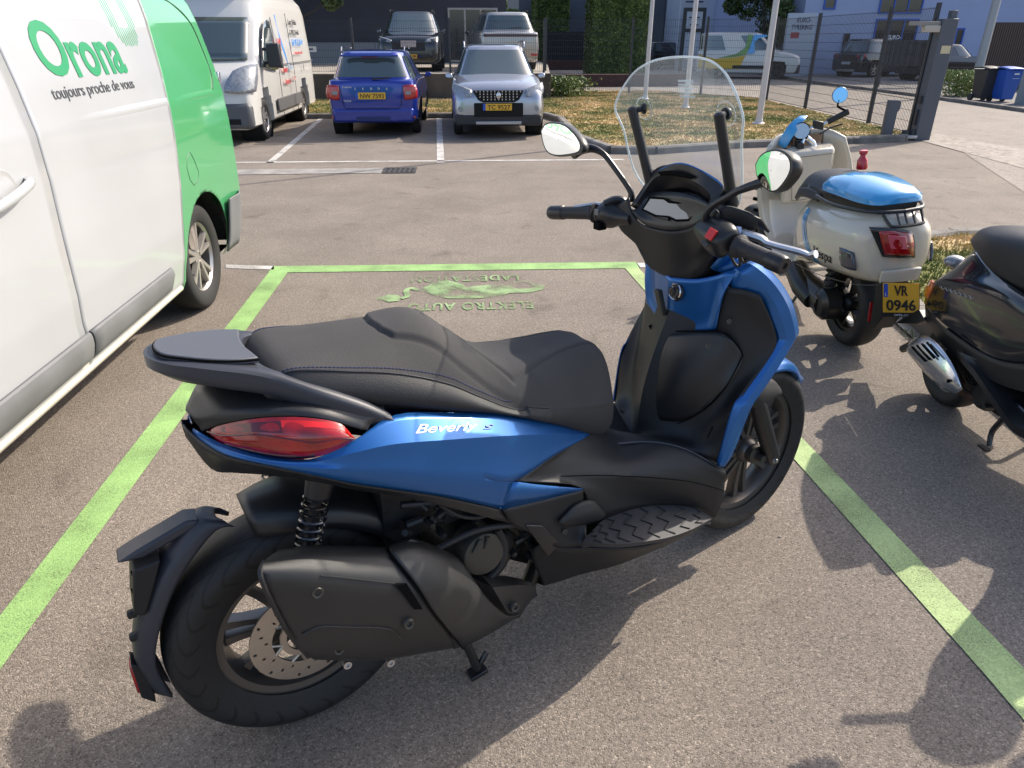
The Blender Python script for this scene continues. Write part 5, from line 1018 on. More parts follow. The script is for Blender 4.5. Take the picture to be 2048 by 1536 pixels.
def lens(rows_, name, mat, both=True, **k):
    m = MB(); m.grid(rows_, ku=5, kv=4); o = m.build(name, mat, hero, sharp=60, **k)
    if both: m2 = m.flipped(); m2.build(name, mat, hero, sharp=60, **k)
    return o
T0 = Q((415, 862, -.062), (440, 851, -.092), (500, 839, -.138), (560, 834, -.168), (620, 836, -.190), (680, 847, -.203), (709, 876, -.212))
T1 = Q((414, 863, -.066), (446, 866, -.106), (506, 866, -.156), (565, 868, -.188), (625, 866, -.210), (680, 868, -.220), (710, 877, -.214))
T2 = Q((414, 864, -.066), (450, 882, -.108), (512, 893, -.160), (570, 900, -.192), (628, 896, -.214), (680, 884, -.222), (710, 877, -.214))
T3 = Q((415, 865, -.062), (450, 890, -.098), (515, 909, -.148), (575, 918, -.180), (630, 915, -.200), (680, 897, -.212), (709, 879, -.212))
lens([T0, T1, T2, T3], 'tail_light', redM)
for s_ in (1, -1):
    def sy2(P): return [Vector((p.x, p.y * s_, p.z)) for p in P]
    O3 = Vector((0, -.0012, .0008))
    m = MB(); m.grid([sy2([T0[i].lerp(T1[i], .25) + O3 for i in (1, 2, 3)]), sy2([T0[i].lerp(T1[i], .95) + O3 for i in (1, 2, 3)])], 5, 3); m.build('lens_cell', pm('lens_dark', (.10, .002, .003), .12, coat=1), hero)
    m = MB(); m.grid([sy2([T0[i].lerp(T1[i], .2) + O3 for i in (3, 4, 5, 6)]), sy2([T0[i].lerp(T1[i], .62) + O3 for i in (3, 4, 5, 6)])], 5, 3); m.build('lens_cell', pm('lens_bright', (.70, .012, .010), .15, coat=1), hero)
    m = MB(); m.grid([sy2([T1[2] + O3, T1[3].lerp(T2[3], .1) + O3, T1[4].lerp(T2[4], .3) + O3, T1[5].lerp(T2[5], .4) + O3]), sy2([T1[2].lerp(T2[2], .75) + O3, T1[3].lerp(T2[3], .85) + O3, T1[4].lerp(T2[4], .75) + O3, T1[5].lerp(T2[5], .7) + O3])], 5, 3); m.build('lens_cell', pm('lens_mid', (.52, .010, .010), .2, coat=1, bump=1.0, bscale=350), hero)
    m = MB()
    def sy(P): return [Vector((p.x, p.y * s_, p.z)) for p in P]
    a = [p + Vector((0, -.002, .001)) for p in T1]; b = [p + Vector((0, -.002, 0)) for p in T2]
    m.tube(spline(sy([a[0], a[1].lerp(b[1], .3), a[2].lerp(b[2], .1), a[3].lerp(b[3], .25), a[4].lerp(b[4], .6), a[5].lerp(b[5], .5), b[6]]), 4), .0016, n=5)
    m.tube(spline(sy([T0[1].lerp(T1[1], .6), T0[2].lerp(T1[2], .8), T0[3].lerp(T1[3], .7), T0[4].lerp(T1[4], .75), T0[5].lerp(T1[5], .8)]), 4), .0012, n=5)
    m.build('light_trim', pm('dark_red', (.10, .002, .003), .2, coat=1), hero)
    m = MB(); P = [T2[i].lerp(T3[i], .55) + Vector((0, -.0005, .0)) for i in range(1, 5)]
    m.grid([sy(P), sy([p + (T3[i + 1] - T2[i + 1]) * .38 for i, p in enumerate(P)])], ku=4, kv=1); m.build('reflector_strip', pm('smoked_lens', (.03, .004, .006), .15, coat=1), hero, solid=.002)

def both(m, name, mat, **k):
    o = m.build(name, mat, hero, **k); m.flipped().build(name, mat, hero, **k); return o
rt_ = Q((387, 857, -.03), (448, 889, -.10), (540, 913, -.16), (622, 919, -.196), (709, 880, -.210), (791, 830, -.182), (905, 826, -.167), (993, 826, -.155), (1060, 835, -.138), (1120, 850, -.118), (1177, 867, -.098))
rc1 = Q((386, 861, -.032), (450, 897, -.112), (540, 921, -.176), (632, 924, -.206), (709, 905, -.224), (791, 888, -.225), (905, 879, -.216), (993, 873, -.203), (1054, 870, -.183), (1115, 868, -.152), (1178, 869, -.104))
rc2 = Q((387, 866, -.032), (450, 903, -.114), (540, 926, -.178), (636, 936, -.212), (709, 938, -.227), (791, 943, -.230), (880, 950, -.228), (960, 955, -.224), (1026, 962, -.219), (1108, 911, -.172), (1178, 871, -.106))
rb = Q((389, 871, -.03), (450, 908, -.112), (540, 930, -.172), (636, 951, -.204), (709, 966, -.212), (791, 978, -.213), (880, 991, -.211), (940, 1003, -.208), (1004, 1018, -.204))
rlip = Q((1026, 963, -.219), (1090, 971, -.208), (1165, 977, -.199))
m = MB(); m.grid([rt_, rc1], ku=5, kv=4); m.grid([rc1, [a.lerp(b, .5) + Vector((0, .001, 0)) for a, b in zip(rc1, rc2)], rc2], ku=5, kv=3)
m.grid([rc2[:9], [a.lerp(b, .5) + Vector((0, -.002, 0)) for a, b in zip(rc2[:9], rb)], rb], ku=5, kv=3)
m.grid([rlip, Q((1004, 1018, -.204), (1060, 1006, -.201), (1166, 979, -.196))], ku=4, kv=2)
both(m, 'side_panel', blueM, sharp=28, solid=.003)
m = MB(); m.grid([Q((366, 848, -.01), (398, 878, -.05), (450, 911, -.112), (540, 932, -.172), (640, 953, -.204), (709, 968, -.21), (791, 980, -.211), (880, 993, -.209), (1005, 1020, -.202)),
                 Q((372, 872, -.01), (423, 936, -.06), (470, 944, -.09), (540, 949, -.12), (630, 962, -.16), (709, 978, -.19), (791, 990, -.2), (870, 1006, -.2), (1022, 1046, -.198)),
                 [(-.125, 0, .76), (-.085, 0, .735), (-.04, 0, .725), (.0, -.02, .72), (.06, -.05, .70), (.12, -.09, .68), (.2, -.1, .65), (.3, -.1, .6), (.43, -.12, .5)]], ku=4, kv=3, sharp=(1,)); m.mirror()
m.build('undertail', satinM, hero, solid=.003)
# wordmark
a_, b_ = q(829, 868, -.2085), q(990, 858, -.1885)
ya = q(829, 850, -.1955) - a_
text('Beverly', 'wordmark', chromeM, hero, a_ + Vector((0, -.0012, .0008)), b_ - a_, ya, .0195, extrude=.003, bold=.012, shear=.35, width=(b_ - a_).length * .76)
text('s', 'wordmark', pm('blue_chrome', (.25, .35, .6), .2, metal=1), hero, a_ + (b_ - a_) * .83 + Vector((0, -.0012, .0008)), b_ - a_, ya, .0175, extrude=.003, bold=.015, shear=.35, width=(b_ - a_).length * .15)

# ---- floor tunnel, lower panels, belly
rA = [(.72, 0, .60), (.82, 0, .545), (.88, 0, .515), (.95, 0, .475), (1.02, 0, .44), (1.09, 0, .42)]
rB = Q((1110, 905, -.165), (1177, 872, -.101), (1235, 888, -.10), (1300, 884, -.128), (1369, 898, -.175), (1447, 941, -.226))
rA2 = [Vector((a[0] * .5 + b.x * .5, b.y * .55, (a[2] * .5 + b.z * .5) + .014)) for a, b in zip(rA, rB)]
rC = Q((1070, 935, -.193), (1140, 915, -.158), (1225, 922, -.155), (1300, 922, -.178), (1375, 935, -.206), (1449, 960, -.229))
rD = Q((1028, 962, -.213), (1120, 952, -.186), (1205, 950, -.182), (1290, 954, -.199), (1380, 963, -.216), (1448, 981, -.229))
rE = Q((1163, 976, -.196), (1180, 978, -.192), (1225, 985, -.187), (1300, 987, -.19), (1378, 992, -.205), (1443, 1005, -.224))
rF = Q((1165, 1045, -.198), (1212, 1037, -.196), (1267, 1018, -.186), (1320, 1010, -.180), (1386, 1014, -.194), (1430, 1036, -.218))
m = MB(); m.grid([rA, rA2, rB, rC, rD], ku=5, kv=4, sharp=()); m.grid([rD, rE, rF], ku=5, kv=4); m.mirror()
m.build('footwell', blackM, hero, sharp=50, solid=.003)
m = MB(); m.tube(spline([p + Vector((0, -.001, .001)) for p in rB[2:]], 5), .0028, n=6); m.build('footwell_edge', greyM, hero); m.flipped().build('footwell_edge', greyM, hero)
m = MB(); m.tube(spline([p + Vector((0, -.0012, 0)) for p in rD[1:]], 4), .0012, n=5); m.tube(spline(Q((1181, 865, -.085), (1201, 885, -.07), (1240, 882, -.04), (1277, 873, -.03)), 4), .0013, n=5)
m.build('panel_seam', gapM, hero)
l0 = Q((1005, 1019, -.205), (1060, 1006, -.201), (1120, 991, -.198), (1166, 979, -.196))
l1 = Q((1022, 1046, -.202), (1080, 1035, -.2), (1130, 1020, -.199), (1166, 1010, -.198))
l2 = Q((1050, 1060, -.2), (1105, 1066, -.203), (1145, 1062, -.207), (1172, 1050, -.205))
l3 = Q((1088, 1083, -.2), (1125, 1095, -.212), (1160, 1094, -.225), (1172, 1083, -.24))
m = MB(); m.grid([l0, l1, l2, l3], ku=5, kv=4); both(m, 'lower_panel', blackM, solid=.003)
m = MB(); c0 = Q((1125, 1032, -.205), (1150, 1010, -.205), (1185, 1000, -.2), (1212, 1030, -.2))
m.grid([c0, Q((1117, 1045, -.215), (1150, 1035, -.217), (1190, 1025, -.214), (1210, 1033, -.203)), Q((1130, 1052, -.212), (1160, 1050, -.215), (1185, 1045, -.214), (1208, 1036, -.205))], ku=4, kv=3); both(m, 'footpeg_cover', blackM, solid=.003)
m = MB(); m.mesh([p + Vector((0, .014, 0)) for p in Q((1000, 1005, -.19), (1110, 930, -.17), (1215, 940, -.17), (1215, 1060, -.18), (1160, 1085, -.19), (1040, 1065, -.19))], [(0, 1, 2, 3, 4, 5)]); both(m, 'backing_plate', blackM, solid=.003)  # plate added behind the panel gap to stop light coming through
# belly
m = MB(); m.grid([Q((1088, 1083, -.2), (1125, 1096, -.212), (1178, 1095, -.235), (1245, 1096, -.27), (1306, 1088, -.27), (1400, 1056, -.24)),
                 Q((1062, 1108, -.17), (1110, 1120, -.175), (1170, 1120, -.18), (1240, 1118, -.19), (1306, 1100, -.2), (1390, 1062, -.2)),
                 Q((1088, 1170, -.125), (1120, 1161, -.125), (1160, 1148, -.12), (1228, 1131, -.12), (1283, 1110, -.12), (1385, 1066, -.14)),
                 [(.60, -.05, .15), (.66, 0, .14), (.74, 0, .13), (.85, 0, .12), (.95, 0, .13), (1.12, 0, .18)]], ku=5, kv=3, sharp=(2,)); m.mirror()
m.build('belly_pan', blackM, hero, sharp=40, solid=.004)
m = MB(); m.mesh(Q((1050, 1049, -.204), (1084, 1050, -.206), (1119, 1084, -.206), (1095, 1112, -.196)), [(0, 1, 2, 3)]); both(m, 'vent_cover', satinM, solid=.008, bevel=.002)
# foot mats
fi = Q((1166, 1082, -.255), (1190, 1056, -.225), (1212, 1037, -.198), (1267, 1018, -.188), (1320, 1010, -.182), (1386, 1014, -.196), (1424, 1036, -.222))
fo = Q((1167, 1083, -.258), (1200, 1087, -.285), (1244, 1088, -.30), (1290, 1083, -.298), (1340, 1074, -.288), (1385, 1058, -.268), (1424, 1037, -.226))
m = MB(); m.grid([fi, [a.lerp(b, .5) for a, b in zip(fi, fo)], fo, [p + Vector((0, .004, -.013)) for p in fo], [a.lerp(b, .6) + Vector((0, 0, -.02)) for a, b in zip(fi, fo)]], ku=5, kv=4, sharp=(2, 3)); mat_r = both(m, 'foot_mat', matM, sharp=40)
for s_ in (-1, 1):
    m = MB(); F_ = spline(fi, 8); O_ = spline(fo, 8)
    for k in range(6, 46, 5):
        pts = []
        for j, t in enumerate((.04, .22, .40, .58, .78, .96)):
            kk = max(0, min(len(F_) - 1, k + (0, 2, -1, 2, 0, 3)[j])); p = F_[kk].lerp(O_[kk], t); pts.append(Vector((p.x, p.y * -s_, p.z + .0025)))
        m.tube(pts, .0020, n=5)
    m.build('mat_groove', rubM, hero)

# ---- leg shield (inner), glovebox, blue inner panel, blue side bands, front fairing
S = [Q((1350, 556, 0), (1400, 560, -.07), (1453, 575, -.15), (1490, 580, -.19), (1520, 590, -.215)),
     Q((1335, 620, 0), (1395, 625, -.08), (1450, 635, -.15), (1505, 640, -.2), (1548, 656, -.24)),
     Q((1320, 690, 0), (1390, 700, -.09), (1460, 705, -.17), (1510, 705, -.215), (1548, 700, -.245)),
     Q((1300, 770, 0), (1360, 785, -.08), (1420, 790, -.15), (1460, 788, -.19), (1489, 785, -.235)),
     Q((1285, 850, 0), (1330, 860, -.07), (1385, 868, -.13), (1425, 865, -.185), (1462, 835, -.23)),
     Q((1262, 885, 0), (1305, 886, -.09), (1369, 898, -.155), (1412, 915, -.195), (1443, 930, -.227))]
S[0][0].x += .01; S[0][1].x += .012; S[1][0].x += .01; S[1][1].x += .01; S[0][2].x += .008; S[2][0].x -= .012; S[3][0].x -= .022; S[4][0].x -= .02
m = MB(); m.grid(S, ku=6, kv=5); m.mirror(); shield = m.build('leg_shield', blackM, hero, solid=.004)
# glovebox door on the right half, standing proud
def on(rows_, dx): return [[p + Vector((-dx, 0, 0)) for p in r] for r in rows_]
gb = [Q((1340, 668, -.01), (1385, 664, -.075), (1440, 662, -.145), (1466, 675, -.175), (1478, 690, -.185)),
      Q((1325, 710, -.01), (1375, 715, -.085), (1435, 715, -.155), (1475, 712, -.185), (1492, 712, -.2)),
      Q((1312, 770, -.01), (1355, 780, -.08), (1408, 780, -.14), (1445, 772, -.175), (1472, 755, -.2)),
      Q((1303, 830, -.01), (1335, 838, -.06), (1370, 838, -.10), (1400, 825, -.135), (1425, 805, -.165))]
for i, r in enumerate(gb):
    for j, p in enumerate(r): p.x -= .012 + (.007 if (0 < i < 3 and 0 < j < 4) else 0)
m = MB(); m.grid(gb, ku=5, kv=5); m.build('glovebox_door', satinM, hero, solid=.008)
m = MB(); door = Q((1313, 852, -.02), (1364, 844, -.09), (1413, 820, -.15), (1455, 780, -.19), (1490, 720, -.205), (1494, 704, -.2), (1477, 678, -.183), (1450, 661, -.16), (1340, 660, 0))
m.tube(spline([p + Vector((-.018, 0, 0)) for p in door], 4), .0018, n=5); m.tube(spline(Q((1240, 820, .1), (1277, 842, .05), (1313, 852, -.02)), 4), .0018, n=5); m.build('door_gap', gapM, hero)
m = MB(); m.tube(spline(Q((1300, 650, .09), (1310, 668, .07), (1330, 678, .03), (1345, 674, 0)), 4), .005, n=6); m.build('bag_hook', gapM, hero)
m = MB(); r_ = Q((1392, 868, -.13), (1432, 858, -.185), (1428, 852, -.18), (1412, 885, -.175)); m.tube([p + Vector((-.004, 0, 0)) for p in r_], .0018, n=5); m.build('side_vent', gapM, hero)
# blue panel with the ignition
bp0 = Q((1350, 553, 0), (1400, 556, -.07), (1440, 549, -.118), (1463, 541, -.145), (1487, 538, -.165))
bp1 = Q((1346, 600, 0), (1394, 604, -.07), (1430, 600, -.115), (1450, 592, -.14), (1456, 585, -.148))
bp2 = Q((1344, 635, 0), (1390, 638, -.065), (1424, 636, -.112), (1441, 630, -.135), (1447, 625, -.142))
bp3 = Q((1344, 659, 0), (1390, 660, -.065), (1422, 659, -.11), (1436, 657, -.13), (1441, 654, -.135))
BPn = []
for i, r in enumerate((bp0, bp1, bp2, bp3)):
    BPn.append([p + Vector((-.016 + (.008 if (i in (1, 2) and j < 3) else 0), 0, 0)) for j, p in enumerate(r)])
m = MB(); m.grid(BPn, ku=5, kv=5); m.mirror(); m.build('dash_panel', blueM, hero, solid=.006)
ig = q(1356, 582, -.02) + Vector((-.006, 0, 0))
m = MB(); m.lathe(ig, (-1, 0, .15), [(0, .014), (.008, .014), (.009, .011), (.017, .011), (.019, .006), (.0245, .004), (.026, 0)], n=32); m.build('ignition_switch', satinM, hero)
m = MB(); m.lathe(ig, (-1, 0, .15), [(.019, .0075), (.021, .0085), (.023, .0060)], n=32, a0=.6, a1=5.4); m.obox(ig + Vector((-.016, 0, .002)), (.003, 0, 0), (0, .0035, 0), (0, 0, .013)); m.build('ignition_ring', chromeM, hero)
s0, s1 = q(1324, 577, .03), q(1334, 627, .02)
m = MB(); m.obox((s0 + s1) / 2 + Vector((-.014, 0, 0)), (.008, 0, 0), (0, .009, 0), (s1 - s0) / 2); m.build('slot_cover', pm('olive_black', (.04, .04, .032), .4), hero, bevel=.002)
a_ = q(1369, 655, -.035) + Vector((-.014, 0, 0)); b_ = q(1437, 653, -.125) + Vector((-.014, 0, 0))
text('400 hp', 'model_lettering', aluM, hero, a_, b_ - a_, (0, 0, 1), .010, extrude=.002, width=(b_ - a_).length * .78, shear=.3)
text('e', 'model_lettering', pm('orange_letter', (.8, .2, .08), .4), hero, a_ + (b_ - a_) * .84, b_ - a_, (0, 0, 1), .010, extrude=.002, width=(b_ - a_).length * .16, shear=.3)
# bands
bo = Q((1487, 527, -.165), (1505, 531, -.195), (1537, 557, -.222), (1562, 589, -.240), (1579, 624, -.256), (1589, 668, -.265), (1584, 686, -.264), (1549, 743, -.259), (1512, 797, -.252), (1495, 820, -.249), (1477, 861, -.245), (1463, 898, -.240), (1447, 934, -.234))
bi = Q((1456, 545, -.140), (1466, 576, -.160), (1500, 588, -.192), (1524, 603, -.208), (1540, 640, -.226), (1553, 673, -.237), (1547, 690, -.237), (1512, 745, -.232), (1482, 790, -.230), (1469, 806, -.229), (1458, 834, -.227), (1443, 890, -.224), (1434, 924, -.221))
bc = [b.lerp(a, .62) + Vector((-.008, -.001, 0)) for a, b in zip(bo, bi)]
bf = [Vector((p.x + .045, p.y * .90, p.z - .005)) for p in bo]
cen = [Vector((1.26 + .16 * math.sin(min(1, i / 8) * PI / 2) - (.05 * max(0, i - 8) / 4), 0, .99 - .55 * i / 12)) for i in range(13)]
bg_ = [Vector((a.x * .45 + c.x * .55, a.y * .55, a.z * .55 + c.z * .45)) for a, c in zip(bf, cen)]
m = MB(); m.grid([bi, bc, bo, bf], ku=5, kv=3, sharp=(1, 2)); both(m, 'shield_band', blueM, sharp=25, solid=.004)
m = MB(); m.grid([[p + Vector((.002, 0, 0)) for p in bf], bg_, cen], ku=4, kv=4); m.mirror(); m.build('front_fairing', blueM, hero, solid=.004)
m = MB(); m.grid([Q((1440, 544, -.12), (1456, 545, -.14), (1487, 527, -.165)), Q((1425, 535, -.10), (1452, 525, -.13), (1480, 515, -.15)), [(1.2, -.08, .98), (1.24, -.08, .985), (1.28, -.08, .97)]], ku=4, kv=3); both(m, 'shield_shoulder', blueM, solid=.004)

for (x, y, yl) in ((1136, 1058, -.207), (1420, 690, -.17), (1462, 640, -.165)):
    m = MB(); m.lathe(q(x, y, yl) + Vector((-.012, -.004, 0)), (-.4, -1, .2), [(0, .001), (.003, .001), (.004, .003), (.0065, .003), (.007, 0)], n=12); m.build('screw', castM, hero)
m = MB(); m.tube([p + Vector((0, -.0015, .0005)) for p in (rc2[3], rc2[4], rc2[5])], .0009, n=4)
# ---- handlebar cover, dash, hood
V = Vector
c0 = Q((1258, 395, .15), (1264, 425, .132), (1285, 449, .092), (1332, 462, 0), (1372, 459, -.062), (1402, 440, -.118), (1420, 412, -.155))
c1 = Q((1232, 420, .205), (1240, 455, .185), (1285, 482, .105), (1336, 492, 0), (1382, 490, -.07), (1412, 476, -.14), (1440, 430, -.2))
c2 = Q((1262, 470, .15), (1275, 486, .132), (1296, 512, .09), (1340, 522, 0), (1382, 522, -.06), (1414, 502, -.115), (1440, 480, -.155))
c3 = Q((1290, 505, .12), (1297, 530, .092), (1315, 543, .055), (1343, 551, 0), (1377, 552, -.052), (1403, 542, -.088), (1428, 515, -.12))
c4 = [V((1.17, .10, .96)), V((1.14, .085, .93)), V((1.11, .05, .905)), V((1.10, 0, .90)), V((1.11, -.05, .905)), V((1.14, -.085, .93)), V((1.17, -.10, .96))]
m = MB(); m.grid([c0, c1, c2, c3, c4], ku=5, kv=5); m.build('handlebar_cover', blackM, hero, solid=.004)
m = MB(); fr = [V((1.11, .15, 1.12)), V((1.17, .11, 1.10)), V((1.22, 0, 1.08)), V((1.17, -.11, 1.10)), V((1.11, -.15, 1.12))]
fr2 = [V((1.12, .16, 1.04)), V((1.20, .12, 1.0)), V((1.27, 0, .97)), V((1.20, -.12, 1.0)), V((1.12, -.16, 1.04))]
fr3 = [V((1.10, .12, .96)), V((1.17, .10, .93)), V((1.22, 0, .92)), V((1.17, -.10, .93)), V((1.10, -.12, .96))]
hood_f = Q((1285, 392, .13), (1302, 352, .112), (1357, 328, 0), (1425, 358, -.115), (1450, 385, -.15))
m.grid([[p + V((.004, 0, .002)) for p in hood_f], fr, fr2, fr3], ku=5, kv=4); m.build('handlebar_nose', blueM, hero, solid=.004)
h0 = Q((1262, 412, .14), (1286, 376, .128), (1303, 349, .112), (1320, 334, .085), (1357, 329, 0), (1384, 335, -.05), (1407, 347, -.085), (1428, 360, -.115), (1446, 377, -.145), (1425, 412, -.16))
h1 = Q((1272, 412, .128), (1290, 385, .118), (1306, 362, .102), (1325, 350, .07), (1360, 352, 0), (1385, 360, -.05), (1400, 367, -.08), (1415, 378, -.105), (1425, 395, -.125), (1416, 415, -.14))
h1 = [p + V((-.004, 0, 0)) for p in h1]
h2 = [p + V((.035, 0, -.018)) for p in Q((1280, 412, .112), (1296, 392, .106), (1310, 380, .092), (1328, 372, .06), (1360, 372, 0), (1382, 380, -.05), (1392, 388, -.075), (1402, 396, -.095), (1408, 405, -.11), (1405, 415, -.12))]
m = MB(); m.grid([[p + V((.05, 0, -.03)) for p in h0], h0, h1, h2], ku=4, kv=3, sharp=(1, 2)); m.build('dash_hood', satinM, hero, sharp=40, solid=.003)
m = MB(); a1 = Q((1322, 343, .08), (1345, 341, .02), (1372, 345, -.03), (1396, 352, -.07)); a2 = Q((1328, 350, .07), (1348, 350, .02), (1372, 354, -.03), (1390, 358, -.06))
m.grid([[p + V((-.0095, 0, 0)) for p in a1], [p + V((-.0115, 0, 0)) for p in a2]], ku=4, kv=1); m.build('hood_slot', gapM, hero, solid=.002)
# instrument face
d0 = Q((1276, 400, .125), (1300, 386, .10), (1345, 385, 0), (1385, 395, -.075), (1416, 412, -.14))
d1 = Q((1263, 425, .131), (1285, 448, .092), (1332, 461, 0), (1372, 458, -.062), (1403, 440, -.118))
m = MB(); m.grid([[p + V((.012, 0, 0)) for p in d0], [a.lerp(b, .5) + V((.012, 0, 0)) for a, b in zip(d0, d1)], [p + V((.003, 0, 0)) for p in d1]], ku=5, kv=3); dash = m.build('instrument_panel', satinM, hero, solid=.006)
def onpl(x, y, c, n): r = BM.transposed() @ ray(x, y); return _o + r * ((c - _o).dot(n) / r.dot(n))
sc_ = q(1345, 418, 0) + V((-.004, 0, 0)); sn_ = V((-1, -.10, .28)).normalized()
scr = [onpl(x, y, sc_, sn_) for x, y in ((1300, 395), (1328, 397), (1338, 404), (1382, 408), (1398, 410), (1405, 414), (1378, 440), (1352, 441), (1338, 434), (1312, 432), (1285, 419))]
m = MB(); m.prism(scr, (.004, 0, 0)); m.build('display', pm('lcd_screen', (.13, .17, .19), .06, coat=1.0, spec=.8), dash, flat=True)
m = MB(); m.tube(scr + [scr[0]], .003, n=5); m.build('display_frame', gapM, dash)
m = MB(); b0 = q(1312, 431, .05); b1 = q(1340, 438, 0); m.tube([b0 + V((-.004, 0, 0)), b1 + V((-.004, 0, 0))], .0045, n=8); m.build('mode_button', satinM, dash)

# ---- bars: grips, switches, levers, mirrors
knurl = pm('grip_rubber', (.020, .020, .023), .55, bump=1.0, bscale=330)
def bar(side):
    if side > 0: A, B_ = q(1192, 426, .268), q(1100, 425, .43)
    else: A, B_ = q(1476, 492, -.262), q(1570, 532, -.40)
    d = (B_ - A); m = MB()
    m.lathe(A, d, [(0, 0), (.026, 0), (.028, .006), (.020, .014), (.0185, .03), (.0180, d.length * .66), (.0185, d.length * .68)], n=24); m.build('grip', knurl, hero)
    m = MB(); m.lathe(A, d, [(.0185, d.length * .68), (.0205, d.length * .69), (.0205, d.length * .90), (.0195, d.length * .97), (.017, d.length), (.007, d.length), (.0065, d.length - .004), (0, d.length - .004)], n=24); m.build('bar_end', satinM, hero)
bar(1); bar(-1)
# left switch pod
P0 = q(1218, 428, .235)
m = MB(); ax = (q(1192, 426, .268) - q(1262, 436, .13)).normalized(); u = V((-.5, -.1, .85)).normalized(); v_ = ax.cross(u).normalized(); u = v_.cross(ax)
def pod(c, ax, u, v_, prof):
    m = MB(); loops = []
    for (t, ru, rv, ou) in prof: loops.append([c + ax * t + u * (ou + ru * math.copysign(abs(math.sin(a)) ** .7, math.sin(a))) + v_ * rv * math.copysign(abs(math.cos(a)) ** .7, math.cos(a)) for a in [2 * PI * k / 16 for k in range(16)]])
    m.loft(loops, ku=3, smooth=True); return m
pod(P0, ax, u, v_, [(-.095, .016, .022, 0), (-.05, .022, .028, 0), (-.022, .033, .034, 0), (.01, .034, .036, 0), (.026, .028, .030, 0), (.030, .016, .018, 0)]).build('switch_pod', satinM, hero)
m = MB(); c_ = q(1240, 405, .21); m.tube(Q((1210, 408, .235), (1228, 400, .215), (1243, 400, .20), (1252, 408, .19)), .011, n=8, smooth=3); m.build('switch_trim', satinM, hero)
m = MB(); m.obox(q(1206, 423, .243) + V((-.022, 0, 0)), (.003, 0, 0), (0, .010, 0), (0, 0, .008)); m.obox(q(1227, 424, .225) + V((-.020, 0, 0)), (.003, 0, 0), (0, .010, 0), (0, 0, .008)); m.build('switch_button', pm('grey_button', (.12, .12, .12), .3), hero, bevel=.001)
m = MB(); m.obox(q(1209, 449, .24) + V((-.016, 0, 0)), (.014, 0, 0), (0, .014, 0), (0, 0, .012)); m.build('horn_button', gapM, hero, bevel=.003)
m = MB(); m.tube(Q((1235, 412, .22), (1190, 408, .28), (1150, 414, .34)), .006, n=6); m.build('brake_lever', aluM, hero)
# right switch pod, reservoir cover, lever
ax = (q(1476, 492, -.262) - q(1415, 455, -.15)).normalized(); u = V((-.5, .1, .85)).normalized(); v_ = ax.cross(u).normalized(); u = v_.cross(ax)
P1 = q(1440, 474, -.215)
pod(P1, ax, u, v_, [(-.065, .020, .026, 0), (-.035, .030, .034, -.002), (0, .037, .038, -.004), (.022, .035, .036, -.004), (.036, .025, .028, 0), (.040, .015, .016, 0)]).build('switch_pod', satinM, hero)
m = MB(); e = [Q((1415, 432, -.15), (1405, 455, -.14), (1440, 462, -.18)), Q((1450, 416, -.2), (1430, 452, -.18), (1463, 462, -.225)), Q((1490, 428, -.24), (1478, 452, -.225), (1505, 462, -.262)), Q((1520, 446, -.27), (1512, 460, -.262), (1530, 470, -.28))]
m.grid([[r[1] for r in e], [r[1].lerp(r[0], .6) + V((0, 0, .012)) for r in e], [r[0] + V((.01, 0, 0)) for r in e], [r[0] + V((.035, 0, -.025)) for r in e]], ku=5, kv=4); m.build('lever_cover', blackM, hero, solid=.006)
m = MB(); c_ = q(1434, 475, -.205) ; nn = V((-.85, -.35, .35)).normalized(); t1 = ax; t2 = nn.cross(t1).normalized()
c_ = P1 + nn * .0395 + t1 * (-.008) + t2 * (-.004); m.obox(c_, nn * .005, t1 * .0125, t2 * .0125); m.build('kill_switch', redB, hero, bevel=.0015)
m = MB(); m.obox(c_ - t2 * -.024 * -1 , nn * .0025, t1 * .012, t2 * .005); m.build('starter_button', satinM, hero, bevel=.0015)
m = MB(); m.tube(Q((1485, 466, -.245), (1523, 478, -.29), (1538, 488, -.31), (1600, 504, -.385), (1618, 510, -.405), (1632, 508, -.42)), [.010, .010, .008, .0075, .006, .009], n=8, smooth=3); m.build('brake_lever', aluM, hero)
for k, PL in enumerate((((1455, 500, -.2), (1470, 528, -.19), (1480, 530, -.2), (1478, 505, -.22)), ((1478, 505, -.22), (1486, 524, -.22), (1494, 520, -.23), (1495, 505, -.235)))):
    m = MB(); m.tube(Q(*PL), .0035, n=6, smooth=5); m.build('cable', rubM, hero)

